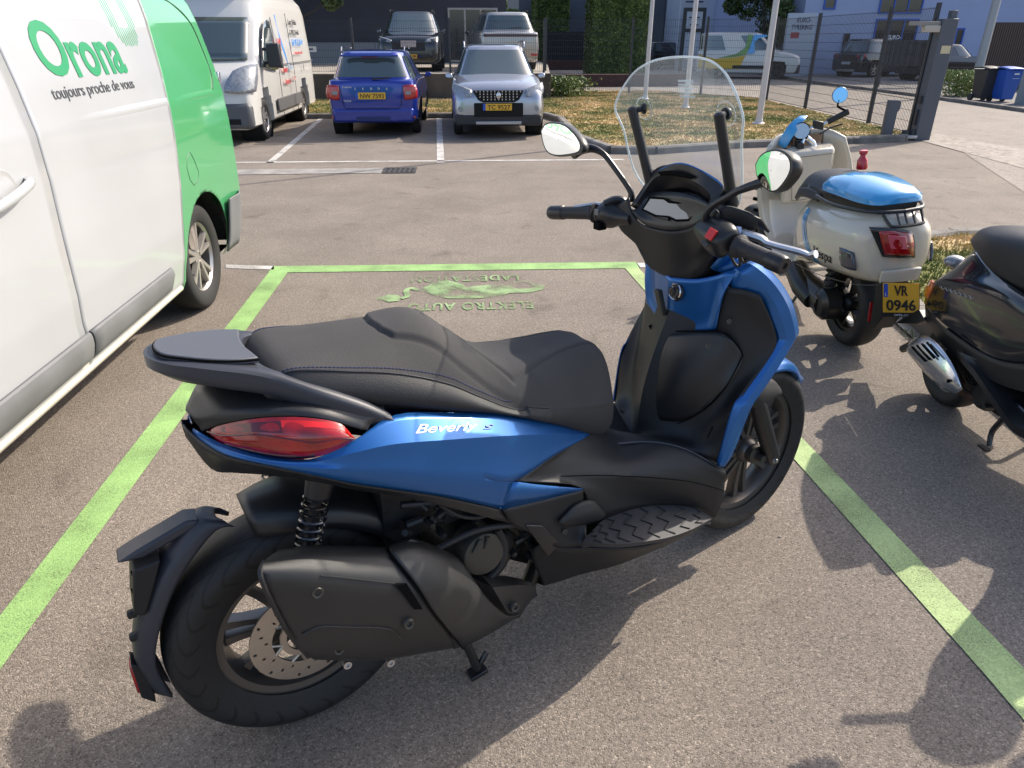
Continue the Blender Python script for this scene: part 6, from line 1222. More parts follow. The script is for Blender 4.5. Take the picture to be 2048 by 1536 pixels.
def mirror_part(stem, outline, yl, side, target):
    """housing + glass; the glass is turned so that it sees the van"""
    m = MB(); SP = Q(*stem)
    P = Q(*[(x, y, yl) for x, y in outline]); c = sum(P, V((0, 0, 0))) / len(P)
    wc = V((BX, BY, 0)) + KS * (BM @ c); dc = (CAM - wc).normalized(); dt = (V(target) - wc).normalized()
    nrm = (BM.transposed() @ (dc + dt).normalized()).normalized()
    # put outline points on the glass plane through c
    PP = []
    for x, y in outline:
        r = BM.transposed() @ ray(x, y); PP.append(_o + r * ((c - _o).dot(nrm) / r.dot(nrm)))
    PP = spline(PP + [PP[0]], 4)[:-1]; c = sum(PP, V((0, 0, 0))) / len(PP)
    def ring(sc, d): return [c + (p - c) * sc - nrm * d for p in PP]
    hs = MB(); hs.loft([ring(.97, -.001), ring(1.05, 0), ring(1.08, .008), ring(1.0, .024), ring(.7, .040), ring(.25, .048)], caps=True)
    tip = min(PP, key=lambda p: (p - SP[-1]).length); tip = tip.lerp(c, .12) - nrm * .022; SP = SP[:-1] + [SP[-1].lerp(tip, .5) - nrm * .012, tip]
    m.tube(SP, [.011, .0085, .0078, .0078, .0085, .011, .015, .018][:len(SP)], n=10, smooth=3)
    st = m.build('mirror_stem', satinM, hero)
    h = hs.build('mirror', satinM, hero, sharp=50)
    g_ = MB(); g_.loft([ring(.955 * s_, -.0022 - .0019 * (1 - s_ * s_)) for s_ in (1, .8, .6, .4, .2, .02)], caps=False); g_.build('mirror_glass', mirM, h, sharp=80)
    return h
mirror_part(((1262, 402, .175), (1262, 385, .175), (1248, 362, .195), (1216, 318, .24), (1203, 305, .26), (1185, 297, .285), (1165, 290, .31)),
            [(1083, 262), (1090, 250), (1105, 246), (1128, 250), (1148, 266), (1161, 285), (1162, 300), (1150, 307), (1115, 311), (1095, 303), (1086, 282)], .355, 1, (-1.7, 3.45, 1.28))
mirror_part(((1412, 440, -.165), (1412, 428, -.17), (1424, 412, -.185), (1455, 394, -.225), (1480, 380, -.26), (1498, 366, -.292)),
            [(1512, 330), (1522, 312), (1540, 302), (1562, 302), (1580, 316), (1583, 338), (1573, 360), (1556, 380), (1542, 382), (1527, 372), (1515, 352)], -.345, -1, (-1.7, 4.15, .95))

# ---- windshield
OUT = [(0, 1.440), (.05, 1.438), (.10, 1.430), (.15, 1.408), (.19, 1.370), (.214, 1.335), (.219, 1.312), (.211, 1.288), (.204, 1.262), (.200, 1.215), (.192, 1.165), (.172, 1.125), (.145, 1.105), (.08, 1.10), (0, 1.10)]
def wx(y, z): return 1.012 + (1.44 - z) * .26 + .050 * (1 - (y / .22) ** 2)
SWM = Matrix.Rotation(math.radians(3.0), 3, 'Z')
def wpt(y, z): return V((wx(y, z), y, z))
half = OUT[:13]; hd = [(p.x, p.y) for p in spline([V((a, b, 0)) for a, b in half], 4)]
m = MB(); R_ = []
for i, (y, z) in enumerate(hd[1:]): R_.append([wpt(y * (-1 + 2 * j / 20), z) for j in range(21)])
m.grid(R_, ku=1, kv=1); m.face([wpt(0, 1.44)] + [R_[0][j] for j in range(21)])
ws = m.build('windshield', clear_mat('windshield_clear', haze=.20, ior=1.33), hero, sharp=80)
m = MB(); edge = [wpt(y, z) for y, z in hd]; edge = [V((p.x, -p.y, p.z)) for p in edge[::-1]] + edge[1:]
m.tube(edge, .0028, n=6); m.build('windshield_edge', clear_mat('edge_clear', (.85, .9, .9), haze=.5, ior=1.5), ws)
for k in range(5):
    m = MB(); z_ = 1.388 - k * .0085; m.grid([[wpt(y, z_ + .0025) + V((-.002, 0, 0)) for y in (.022, 0, -.03 + .004 * (k % 2))], [wpt(y, z_ - .0025) + V((-.002, 0, 0)) for y in (.022, 0, -.03 + .004 * (k % 2))]], 2, 1); m.build('pale_line', clear_mat('line_blue' + str(k), (.75, .88, .95), haze=.45, ior=1.3), ws)  # thin translucent pale blue lines just behind the windshield surface
for s_, top, bot in ((1, (1264, 216, .150), (1302, 372, .118)), (-1, (1438, 228, -.158), (1466, 412, -.165))):
    A, B_ = q(*top), q(*bot); m = MB(); m.tube([A + (A - B_).normalized() * .004, A, B_.lerp(A, .5), B_], [.006, .0125, .0125, .0135], n=12); 
    k1 = A + V((0, s_ * -.002, -.006)); g1 = wpt(k1.y, k1.z) if False else V((wx(k1.y, k1.z), k1.y * .93, k1.z + .004)); m.tube([k1, g1], .0075, n=8); m.lathe(g1 - (g1 - k1).normalized() * .004, g1 - k1, [(0, 0), (.012, 0), (.014, .003), (.014, .007), (0, .008)], n=16)
    k2 = B_.lerp(A, .18); g2 = V((wx(k2.y, k2.z), k2.y * .92, k2.z)); m.tube([k2, g2], .007, n=8); m.lathe(g2, g2 - k2, [(0, -.003), (.012, -.003), (.012, .004), (0, .005)], n=16)
    m.build('windshield_stay', satinM, hero)
    m = MB(); m.lathe(g1, (1, 0, .3), [(.026, 0), (.029, .001), (.026, .002)], n=28); m.build('mount_ring', clear_mat('ring_clear' + str(s_), (.85, .9, .92), haze=.25, ior=1.4), ws)

# ---- fork and front mudguard
def steerv(p):
    p = Vector(p) - Vector((AXF, 0, .287)); c, s_ = math.cos(STEER), math.sin(STEER); return Vector((AXF + p.x * c - p.y * s_, p.x * s_ + p.y * c, .287 + p.z))
for s_ in (-1, 1):
    A, B_ = q(1512, 800, -.095), q(1546, 922, -.095)
    if s_ > 0: A.y, B_.y = -A.y, -B_.y
    m = MB(); m.tube([A + (A - B_) * .9, A, A.lerp(B_, .1), B_.lerp(A, .1), B_], [.024, .024, .027, .026, .018], n=16); fk = m.build('fork_leg', satinM, hero)
    m = MB(); e_ = V((AXF + .012, s_ * .112, .275)); m.lathe(q(1551, 921, -.118) if s_ < 0 else e_, (0, s_, 0), [(0, .006), (.006, .006), (.007, 0), (.011, 0), (.011, -.012)], n=14); m.build('axle_bolt', aluM, fk)
sh0 = Q((1490, 760, -.10), (1520, 752, -.085), (1545, 758, -.07), (1561, 778, -.062)); sh1 = Q((1496, 800, -.118), (1518, 810, -.118), (1537, 806, -.108), (1552, 792, -.085)); sh2 = Q((1503, 816, -.10), (1516, 822, -.105), (1532, 820, -.10), (1543, 808, -.08))
m = MB(); m.grid([sh0, [a.lerp(b, .5) + V((0, -.012, 0)) for a, b in zip(sh0, sh1)], sh1, sh2], ku=4, kv=3); both(m, 'fork_shroud', blackM, solid=.004)
m = MB(); rows_ = []
for k in range(9):       # blade over the wheel
    a = math.radians(150 - k * 15.5); R_ = .312 + (.022 if k == 8 else 0); wd = (.05, .065, .072, .075, .075, .072, .062, .045, .012)[k]
    rows_.append([steerv((AXF + R_ * f * math.cos(a), t * wd, .287 + R_ * f * math.sin(a) + (.012 if k == 8 else 0))) for t, f in ((-1, .90), (-.8, .97), (-.4, 1.0), (0, 1.012), (.4, 1.0), (.8, .97), (1, .90))])
m.grid(rows_[1:], ku=3, kv=3); m.build('front_mudguard', blueM, hero, solid=.004)
m = MB(); m.lathe((AXF, .0, .287), (0, 1, 0), [(0, -.10), (.012, -.10), (.014, -.075), (.03, -.07), (.032, -.04)], n=20); m.build('axle_hub', castM, hero)

# ---- rear suspension, hugger, plate holder
def spring(A, B_, r, turns, wr, n=14):
    A, B_ = V(A), V(B_); ax = (B_ - A).normalized(); u = ax.cross(V((0, 1, 0))).normalized(); v2 = ax.cross(u); N_ = int(turns * n)
    return [A + (B_ - A) * (k / N_) + r * (math.cos(2 * PI * k / n) * u + math.sin(2 * PI * k / n) * v2) for k in range(N_ + 1)]
for s_ in (-1, 1):
    A, B_ = q(640, 965, -.138), q(608, 1120, -.142)
    if s_ > 0: A.y, B_.y = -A.y, -B_.y
    m = MB(); m.tube([A, B_], .012, n=10); m.tube([A.lerp(B_, -.08), A.lerp(B_, .16)], [.030, .026], n=16); m.tube([B_.lerp(A, .06), B_], .020, n=12); sh_ = m.build('shock_absorber', satinM, hero)
    m = MB(); m.tube(spring(A.lerp(B_, .14), B_.lerp(A, .04), .025, 8.5, .004), .0034, n=6, caps=True); m.build('coil_spring', pm('gloss_black', (.012, .012, .013), .12, coat=1), sh_)
m = MB(); rows_ = []
for k in range(8):
    a = math.radians(102 - k * 10); R_ = .328 - .001 * k; wf = (.62, .86, .97, 1, 1, 1, 1, 1)[k]
    rows_.append([V((R_ * f * math.cos(a) * 1.0, t * .10 * wf, .283 + R_ * f * math.sin(a))) for t, f in ((-1, .86), (-.85, .98), (-.4, 1.03), (0, 1.04), (.4, 1.03), (.85, .98), (1, .86))])
m.grid(rows_, ku=3, kv=3); m.build('rear_hugger', satinM, hero, solid=.004)
# plate holder: curved arm behind the wheel with the bracket and reflector
arm = [(-.120, .588), (-.155, .598), (-.205, .560), (-.255, .500), (-.300, .410), (-.322, .330), (-.318, .270), (-.310, .215)]
wds = [.026, .034, .042, .046, .044, .038, .032, .022]
m = MB(); inner = [V((x + .010, 0, z)) for x, z in arm]
m.grid([[V((x + .028, -w_, z - .012)) for (x, z), w_ in zip(arm, wds)], [V((x + .012, -w_ * .95, z + .004)) for (x, z), w_ in zip(arm, wds)], [V((x, -w_ * .55, z + .010)) for (x, z), w_ in zip(arm, wds)], [V((x - .002, 0, z + .012)) for x, z in arm]], ku=5, kv=3); m.mirror()
ph = m.build('plate_holder', greyM, hero, sharp=50, solid=.010)
m = MB(); m.prism([V((-.165, -.028, .598)), V((-.150, -.028, .614)), V((-.175, -.028, .620)), V((-.270, -.028, .588)), V((-.310, -.028, .572)), V((-.262, -.028, .566))], (0, .056, 0)); m.build('plate_lamp', greyM, hero, bevel=.006)
m = MB(); m.prism([V((-.235, -.05, .565)), V((-.285, -.05, .560)), V((-.305, -.05, .46)), V((-.285, -.05, .45)), V((-.262, -.05, .50))], (0, .10, 0)); m.box((-.326, -.030, .382), (-.305, -.014, .398)); m.box((-.318, -.03, .438), (-.30, -.014, .454)); m.build('plate_bracket', blackM, hero, bevel=.004)
for z_ in (.54, .50): m = MB(); m.lathe((-.288 - (.54 - z_) * .2, -.025, z_), (-1, 0, -.1), [(0, .002), (.006, .002), (.006, -.003)], n=10); m.build('bolt_hole', gapM, hero)
m = MB(); m.box((-.343, -.020, .240), (-.331, .020, .312)); m.build('rear_reflector', redM, hero, bevel=.004)
m = MB(); m.prism([V((-.338, -.022, .325)), V((-.338, -.022, .228)), V((-.315, -.022, .20)), V((-.312, -.022, .30))], (0, .044, 0)); m.build('reflector_holder', blackM, hero, bevel=.003)

# ---- exhaust
e_t = Q((521, 1128, -.255), (545, 1100, -.225), (600, 1094, -.20), (700, 1095, -.195), (778, 1096, -.19), (830, 1088, -.185))
m = MB()
r0 = Q((560, 1100, -.175), (620, 1093, -.175), (700, 1093, -.17), (775, 1096, -.168))
r1 = Q((532, 1122, -.235), (620, 1106, -.225), (700, 1108, -.222), (790, 1112, -.22))
r2 = Q((524, 1148, -.262), (620, 1150, -.268), (720, 1160, -.266), (835, 1172, -.262))
r3 = Q((545, 1200, -.268), (640, 1220, -.275), (740, 1225, -.273), (870, 1222, -.268))
r4 = Q((580, 1265, -.262), (660, 1270, -.268), (760, 1270, -.266), (900, 1262, -.262))
r5 = Q((620, 1312, -.235), (690, 1316, -.238), (780, 1313, -.236), (905, 1290, -.235))
r6 = Q((640, 1318, -.165), (700, 1318, -.165), (780, 1314, -.165), (900, 1296, -.165))
m.grid([r0, r1, r2, r3, r4, r5, r6], ku=6, kv=4, sharp=(3,)); 
for rr_ in range(1):
    cap = [r[0] for r in (r0, r1, r2, r3, r4, r5, r6)]
    cpts = spline(cap, 4); m.face(cpts)
muf = m.build('muffler', exhM, hero, sharp=32, solid=.004)
# guard (front half) overlapping the muffler
g0 = Q((776, 1094, -.17), (815, 1078, -.165), (850, 1086, -.17), (900, 1108, -.168))
g1 = Q((784, 1108, -.226), (830, 1100, -.222), (880, 1112, -.215), (925, 1130, -.205))
g2 = Q((832, 1168, -.268), (870, 1165, -.262), (920, 1172, -.25), (968, 1192, -.228))
g3 = Q((868, 1224, -.272), (905, 1225, -.266), (955, 1225, -.25), (1000, 1222, -.222))
g4 = Q((902, 1268, -.262), (925, 1270, -.255), (965, 1258, -.24), (1020, 1232, -.215))
g5 = Q((905, 1296, -.215), (940, 1285, -.21), (985, 1262, -.205), (1040, 1228, -.19))
m = MB(); m.grid([g0, g1, g2, g3, g4, g5], ku=6, kv=4); m.build('muffler_guard', exhM, muf, sharp=35, solid=.006)
m = MB(); m.prism([p + V((0, .002, .004)) for p in Q((786, 1105, -.205), (824, 1082, -.19), (895, 1108, -.19))], (0, .006, -.002)); m.build('guard_recess', satinM, muf, bevel=.002)
n0 = [q(935, 1150, -.16), q(965, 1152, -.18), q(985, 1175, -.212), q(1015, 1225, -.215), q(1040, 1235, -.18), q(1000, 1245, -.14)]
n1 = [q(1000, 1150, -.13), q(1030, 1155, -.15), q(1045, 1170, -.178), q(1050, 1200, -.18), q(1052, 1215, -.16), q(1030, 1215, -.13)]
n2 = [q(1050, 1160, -.10), q(1062, 1165, -.12), q(1072, 1178, -.14), q(1075, 1192, -.14), q(1065, 1198, -.12), q(1055, 1185, -.10)]
m = MB(); m.loft([n0, n1, n2], ku=5, smooth=True); m.build('header_cover', exhM, muf, sharp=50)
m = MB(); m.tube([q(1050, 1185, -.11), (.66, -.02, .20), (.72, .02, .30)], .022, n=12, smooth=4); m.build('header_pipe', castM, muf)
m = MB(); m.prism([p + V((0, -.010, 0)) for p in Q((789, 1165, -.264), (812, 1165, -.264), (842, 1213, -.268), (824, 1213, -.268))], (0, .008, 0)); m.build('guard_vent', gapM, muf)
m = MB(); m.tube([p + V((0, -.003, 0)) for p in Q((781, 1108, -.226), (832, 1172, -.266), (868, 1226, -.27), (905, 1272, -.26), (925, 1296, -.22))], .0022, n=5, smooth=4); m.build('guard_gap', gapM, muf)
for (x, y, yl) in ((634, 1184, -.272), (817, 1247, -.275), (677, 1298, -.252), (1029, 1214, -.212)):
    m = MB(); m.lathe(q(x, y, yl), (0, -1, .15), [(0, .001), (.005, .001), (.006, .005), (.010, .006), (.013, .002), (.014, -.004)], n=18); m.build('bolt', castM, muf)
for (x, y, yl) in ((693, 1326, -.20), (779, 1322, -.20)):
    m = MB(); m.lathe(q(x, y, yl), (0, -1, .1), [(0, .006), (.004, .006), (.0045, .010), (.009, .010), (.010, .002), (.006, 0), (.006, -.06)], n=14); m.build('axle_nut', aluM, hero)
m = MB(); m.tube([p + V((0, -.002, 0)) for p in Q((604, 1268, -.266), (640, 1252, -.272), (700, 1253, -.272), (775, 1256, -.270), (800, 1276, -.266))], .0025, n=6, smooth=4); m.build('muffler_crease', exhM, muf)
m = MB(); m.tube([p + V((0, -.002, 0)) for p in Q((640, 1150, -.268), (700, 1156, -.267), (790, 1166, -.264))], .0018, n=6, smooth=4); m.build('muffler_crease', exhM, muf)
# exhaust rear rim plate
m = MB(); m.tube(spline([p + V((-.003, 0, 0)) for p in cap[1:6]], 4), .005, n=6); m.build('muffler_rim', satinM, muf)

# ---- engine, swingarm, frame clutter
m = MB(); m.tube([(0, .10, .283), (.18, .12, .29), (.42, .10, .31)], [.06, .085, .09], n=16, smooth=3); m.ball((.40, .10, .31), (.12, .05, .12)); m.tube([(0, -.11, .283), (.2, -.12, .30), (.38, -.10, .34)], [.022, .024, .03], n=10); m.build('swingarm', engM, hero)
m = MB(); m.lathe((.42, -.06, .36), (0, -1, 0), [(0, .10), (.05, .10), (.078, .085), (.085, .06), (.088, 0), (.088, -.1)], n=28); m.ball((.53, 0, .33), (.11, .10, .09)); m.tube([(.50, 0, .36), (.62, 0, .38), (.70, 0, .40)], [.075, .07, .06], n=14)
m.build('engine', engM, hero)
m = MB(); c_ = q(965, 1105, -.165); m.lathe(c_, (0, -1, .1), [(0, .012), (.03, .014), (.052, .010), (.058, 0), (.06, -.05)], n=28); m.tube([c_ + V((-.03, -.012, .02)), c_ + V((-.01, -.014, .05))], .004, n=6); m.tube([c_ + V((.0, -.012, .02)), c_ + V((.01, -.014, .05))], .004, n=6); m.build('clutch_cover', castM, hero)
m = MB(); rnd = random.Random(3)
for k in range(26):
    x = rnd.uniform(.22, .62); z = .66 - (x - .1) * .42 - rnd.uniform(.02, .13); y = -rnd.uniform(.08, .17); L1 = V((rnd.uniform(-.06, .08), rnd.uniform(-.02, .02), rnd.uniform(-.05, .03)))
    m.tube([(x, y, z), V((x, y, z)) + L1], rnd.uniform(.004, .012), n=8)
for k in range(12):
    x = rnd.uniform(.2, .6); z = .62 - (x - .1) * .42 - rnd.uniform(.02, .12); m.lathe((x, -.15, z), (0, -1, 0), [(0, .01), (.007, .01), (.009, .002), (.009, -.02)], n=6)
m.box((.20, -.10, .46), (.50, .10, .60)); m.box((.42, -.10, .38), (.66, .10, .50))
m.build('engine_fittings', engM, hero, sharp=30)
m = MB(); m.tube(Q((870, 1100, -.17), (950, 1062, -.18), (1020, 1050, -.19), (1050, 1052, -.19)), .007, n=8, smooth=5); m.tube(Q((995, 1058, -.17), (1008, 1090, -.17), (1000, 1130, -.17), (975, 1160, -.17)), .009, n=8, smooth=5); m.tube(Q((880, 1010, -.18), (920, 1032, -.18), (960, 1034, -.18), (985, 1022, -.18)), .005, n=8, smooth=5); m.build('hose', rubM, hero)
m = MB(); m.tube([(.50, -.10, .42), (.60, -.10, .30), (.66, -.09, .24)], .018, n=10); m.tube([(.62, .1, .42), (.62, -.12, .42)], .016, n=8); m.tube([(.62, -.10, .42), (.72, -.09, .25)], .010, n=8); m.build('frame_tube', satinM, hero)
# brake caliper
m = MB(); m.obox((.09, -.085, .36), (.04, 0, .02), (0, .022, 0), (-.018, 0, .03)); m.build('brake_caliper', satinM, hero, bevel=.006)
# centre stand
for s_ in (-1, 1):
    A = V((.38, -.11 * -s_ if s_ > 0 else -.11, .20)); f_ = q(955, 1342, -.15); f_ = V((f_.x, f_.y if s_ < 0 else .15, max(.012, f_.z)))
    m = MB(); m.tube([q(922, 1262, -.13) if s_ < 0 else V((.345, .13, .15)), f_ + V((0, 0, .008))], [.013, .012], n=10); m.obox(f_ + V((-.002, 0, .0)), (.024, 0, .004), (0, .018, 0), (0, 0, .006)); m.tube([f_ + V((0, .0, .008)), f_ + V((.03, s_ * -.002, .05))], .008, n=8); m.build('stand_leg', pm('stand_black', (.014, .014, .015), .3, coat=.4), hero, bevel=.002)
# ================================================================== THE TWO SMALL SCOOTERS
class Fr:
    def __init__(s, X, Y, phi, lam, k):
        cp, sp, cl, sn = math.cos(phi), math.sin(phi), math.cos(lam), math.sin(lam); s.M = Matrix(((cp, -sp * cl, -sp * sn), (sp, cp * cl, cp * sn), (0, -sn, cl))); s.O = Vector((X, Y, 0)); s.k = k; s.o = s.M.transposed() @ (CAM - s.O) / k
    def l(s, x, y, v, ax=1): r = s.M.transposed() @ ray(x, y); return s.o + r * ((v - s.o[ax]) / r[ax])
    def root(s, name): e = empty(name, s.O); e.rotation_mode = 'QUATERNION'; e.rotation_quaternion = s.M.to_quaternion(); e.scale = (s.k,) * 3; return e
creamM = pm('cream_paint', (.56, .505, .41), .28, coat=.9); skyM = pm('sky_blue_paint', (.03, .30, .62), .25, coat=.9); glossK = pm('gloss_black_paint', (.007, .009, .013), .16, coat=.55)
FV = Fr(2.20, 3.70, math.radians(90.5), math.radians(6), 1.08); e = FV.root('scooter'); tag(e, 'cream retro scooter with sky blue seat cover and yellow plate VR 0946', 'scooter', 'scooters parked on the asphalt')
hw_ = wheel('rear_wheel', e, (0, .0, .235), .235, .065, .150, pm('black_wheel', (.02, .02, .02), .3, metal=.5), spokes=5, hub=.05, dbl=False)
wheel('front_wheel', e, (1.33, .0, .235), .235, .06, .150, MATS['black_wheel'], spokes=5, hub=.05, dbl=False)
# body shell: superellipse stations
BS = [(-.365, .055, .52, .70), (-.355, .105, .48, .745), (-.33, .150, .455, .77), (-.27, .190, .44, .785), (-.15, .215, .425, .79), (0, .228, .41, .785), (.15, .222, .395, .775), (.28, .200, .375, .76), (.38, .165, .355, .74), (.46, .13, .335, .70), (.52, .11, .32, .62)]
m = MB(); loops = []
for (x, w_, z0, z1) in BS:
    zc, hz = (z0 + z1) / 2, (z1 - z0) / 2; l_ = []
    for k in range(32):
        t = 2 * PI * k / 32; c, s_ = math.cos(t), math.sin(t); yy = w_ * math.copysign(abs(c) ** .72, c); zz = zc + hz * math.copysign(abs(s_) ** .72, s_)
        if s_ > 0: yy *= 1 - .28 * s_ ** 2
        l_.append(Vector((x, yy, zz)))
    loops.append(l_)
m.loft(loops, ku=4, smooth=True); bodyV = m.build('body', creamM, e, sharp=60)
m = MB(); m.tube([(-.372, 0, .455), (-.36, .10, .458), (-.30, .172, .452), (-.15, .215, .44), (0, .228, .425), (.2, .212, .40), (.36, .165, .36)], .0018, n=5, smooth=4); m.build('body_seam', pm('cream_gap', (.12, .11, .09), .8), e)
m = MB(); m.grid([[(-.385, -.09, .53), (-.385, 0, .53), (-.375, .09, .53)], [(-.375, -.09, .47), (-.378, 0, .47), (-.365, .09, .47)]], 3, 3); m.build('tail_step', creamM, e, solid=.02, bevel=.004)
# legshield and floor
DY = FV.l(1608, 335, 1.05, 0).y; fwd = lambda v: Vector((v.x, v.y + DY * min(1, max(0, (v.x - .5) / .45)), v.z))
sh = [[(1.10, .02, .96), (1.08, .15, .95), (1.03, .24, .90)], [(1.13, .02, .75), (1.10, .18, .74), (1.02, .30, .70)], [(1.12, .02, .5), (1.08, .18, .50), (1.0, .28, .47)], [(1.02, .02, .30), (.98, .17, .30), (.94, .22, .30)], [(.75, .02, .27), (.72, .19, .27), (.70, .215, .27)], [(.45, .02, .27), (.45, .19, .27), (.45, .205, .27)]]
m = MB(); m.grid([[Vector((x, 0 if y == .02 else y, z)) for x, y, z in r] for r in sh], 5, 4); m.mirror(); m.build('leg_shield', creamM, e, solid=.02, xf=fwd)
m = MB(); m.prism([(1.06, -.15, .55), (.93, -.12, .55), (.93, -.14, .86), (1.05, -.17, .88)], (0, .30, 0)); m.build('glovebox', creamM, e, bevel=.02, xf=fwd)
m = MB(); m.tube([(.925, -.11, .57), (.925, .11, .57), (.925, .13, .83), (.925, -.13, .83), (.925, -.11, .57)], .002, n=5); m.build('glovebox_gap', MATS['cream_gap'], e, xf=fwd)
m = MB(); m.loft([[(.95, -.09, .28), (.95, .09, .28), (.95, .06, .42), (.95, -.06, .42)], [(.55, -.11, .28), (.55, .11, .28), (.55, .08, .36), (.55, -.08, .36)]]); m.build('tunnel', creamM, e, bevel=.02, xf=fwd)
m = MB()
for k in range(3): m.tube([FV.l(1506 + k * 1, 375 + k * 22, 1.03, 0), FV.l(1522, 378 + k * 22, 1.03, 0)], .012, n=6)
m.build('horn_grille', gapM, e)
# front: headset, bars, mirrors, visor
m = MB(); m.tube([(1.15, 0, .55), (1.10, 0, .80), (1.08, 0, .88)], [.045, .05, .03], n=16); m.build('steering_column', creamM, e, xf=fwd)
m = MB(); m.loft([[Vector((1.07 + .045 * math.cos(t), .12 * math.sin(t) * (1 + .1 * math.cos(t)), z)) * 1.0 for t in [2 * PI * k / 20 for k in range(20)]] for z in (.84, .88, .94)], ku=3, smooth=True); m.build('headset', pm('dark_chrome', (.20, .17, .15), .12, metal=1), e, xf=fwd)
m = MB(); m.tube([FV.l(1620, 322, 1.02, 0), FV.l(1628, 292, 1.03, 0), FV.l(1612, 275, 1.03, 0)], [.02, .022, .02], n=12, smooth=3); m.build('bar_clamp', chromeM, e)
hb = [FV.l(1600, 300, 1.0, 0), FV.l(1615, 262, 1.02, 0), FV.l(1640, 252, 1.0, 0), FV.l(1668, 238, .98, 0), FV.l(1696, 224, .96, 0)]
m = MB(); m.tube(hb, .011, n=10, smooth=4); m.build('handlebar', chromeM, e)
m = MB(); m.tube([FV.l(1655, 244, .99, 0), FV.l(1697, 223, .96, 0)], .018, n=12); m.build('grip', rubM, e); m = MB(); m.tube([FV.l(1580, 310, 1.0, 0), FV.l(1560, 330, .96, 0)], .018, n=12); m.build('grip', rubM, e)
m = MB(); m.obox(FV.l(1636, 250, 1.0, 0), (.02, 0, 0), (0, .028, .008), (0, 0, .024)); m.obox(FV.l(1600, 292, 1.0, 0), (.02, 0, 0), (0, .02, 0), (0, 0, .02)); m.build('switchgear', satinM, e, bevel=.005)
m = MB(); m.tube([FV.l(1640, 268, 1.04, 0), FV.l(1660, 256, 1.03, 0), FV.l(1685, 248, 1.01, 0)], .005, n=6, smooth=3); m.build('brake_lever', satinM, e)
m = MB(); m.tube([FV.l(1696, 224, .96, 0), FV.l(1675, 213, .97, 0), FV.l(1677, 200, .97, 0)], .007, n=8); st_ = m.build('mirror_stem', gapM, e)
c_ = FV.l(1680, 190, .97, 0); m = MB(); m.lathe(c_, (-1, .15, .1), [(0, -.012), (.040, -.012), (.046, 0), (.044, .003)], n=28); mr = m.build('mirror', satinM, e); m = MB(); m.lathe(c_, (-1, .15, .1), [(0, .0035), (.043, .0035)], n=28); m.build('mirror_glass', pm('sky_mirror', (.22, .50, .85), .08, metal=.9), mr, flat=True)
c2 = FV.l(1603, 262, 1.02, 0); m = MB(); m.lathe(c2, (-1, .35, .35), [(0, -.03), (.05, -.03), (.052, 0)], n=24); gg = m.build('speedometer', gapM, e); m = MB(); m.lathe(c2, (-1, .35, .35), [(0, .001), (.046, .001)], n=24); m.build('dial', pm('dial_glass', (.45, .58, .68), .1, coat=1), gg, flat=True)
m = MB(); m.grid([[FV.l(1588, 240, 1.06, 0), FV.l(1600, 232, 1.08, 0), FV.l(1615, 232, 1.08, 0)], [FV.l(1574, 255, 1.05, 0), FV.l(1583, 262, 1.03, 0), FV.l(1588, 270, 1.02, 0)], [FV.l(1555, 288, 1.06, 0), FV.l(1566, 295, 1.04, 0), FV.l(1572, 296, 1.03, 0)]], 4, 4); m.build('fly_screen', skyM, e, solid=.006)
# seat, cover, rack
m = MB(); m.grid([[(.50, y * .10, .80 - .10 * abs(y)) for y in (-1, -.6, 0, .6, 1)], [(.42, y * .14, .845 - .08 * abs(y) ** 3) for y in (-1, -.6, 0, .6, 1)], [(.28, y * .155, .865 - .07 * abs(y) ** 3) for y in (-1, -.6, 0, .6, 1)], [(.12, y * .16, .865 - .07 * abs(y) ** 3) for y in (-1, -.6, 0, .6, 1)]], 5, 5); m.grid([[(.505, y * .105, .72) for y in (-1, -.6, 0, .6, 1)], [(.50, y * .10, .80 - .10 * abs(y)) for y in (-1, -.6, 0, .6, 1)]], 4, 3)
for s_ in (1, -1): m.grid([[(.50, s_ * .10, .70), (.42, s_ * .14, .765), (.28, s_ * .155, .795), (.12, s_ * .16, .795)], [(.505, s_ * .115, .68), (.42, s_ * .16, .72), (.28, s_ * .175, .75), (.12, s_ * .18, .76)]], 3, 4)
m.build('seat', seatS, e, solid=.01)
m = MB(); sc = []
for x, w_, zt, zb in ((-.30, .085, .84, .815), (-.27, .12, .865, .815), (-.18, .145, .885, .815), (-.02, .155, .895, .815), (.10, .155, .89, .81), (.17, .14, .875, .81), (.21, .10, .855, .82)):
    sc.append([Vector((x, y, z)) for y, z in ((w_, zb), (w_ * .98, zb + (zt - zb) * .4), (w_ * .7, zb + (zt - zb) * .85), (0, zt), (-w_ * .7, zb + (zt - zb) * .85), (-w_ * .98, zb + (zt - zb) * .4), (-w_, zb), (0, zb))])
m.loft(sc, ku=4, smooth=True); m.build('seat_cover', skyM, e, sharp=45)
m = MB(); m.loft([[(-.29, w_ * .9, z) for w_, z in ((.09, .77), (.10, .815), (-.10, .815), (-.09, .77))], [(.0, w_, z) for w_, z in ((.155, .765), (.16, .815), (-.16, .815), (-.155, .765))], [(.16, w_, z) for w_, z in ((.16, .76), (.16, .81), (-.16, .81), (-.16, .76))]], ku=3, smooth=True); m.build('seat_base', seatS, e)
m = MB()
for s_ in (1, -1): m.tube([(.12, s_ * .19, .79), (-.05, s_ * .195, .785), (-.22, s_ * .150, .785), (-.32, s_ * .09, .79), (-.345, 0, .79)], .009, n=8, smooth=4)
m.tube([(-.32, .09, .785), (-.36, .08, .75), (-.385, .06, .735), (-.385, -.06, .735), (-.36, -.08, .75), (-.32, -.09, .785)], .007, n=8, smooth=3)
for y in (-.035, .0, .035): m.tube([(-.34, y, .79), (-.365, y, .755), (-.385, y, .735)], .005, n=6, smooth=3)
m.build('luggage_rack', satinM, e)
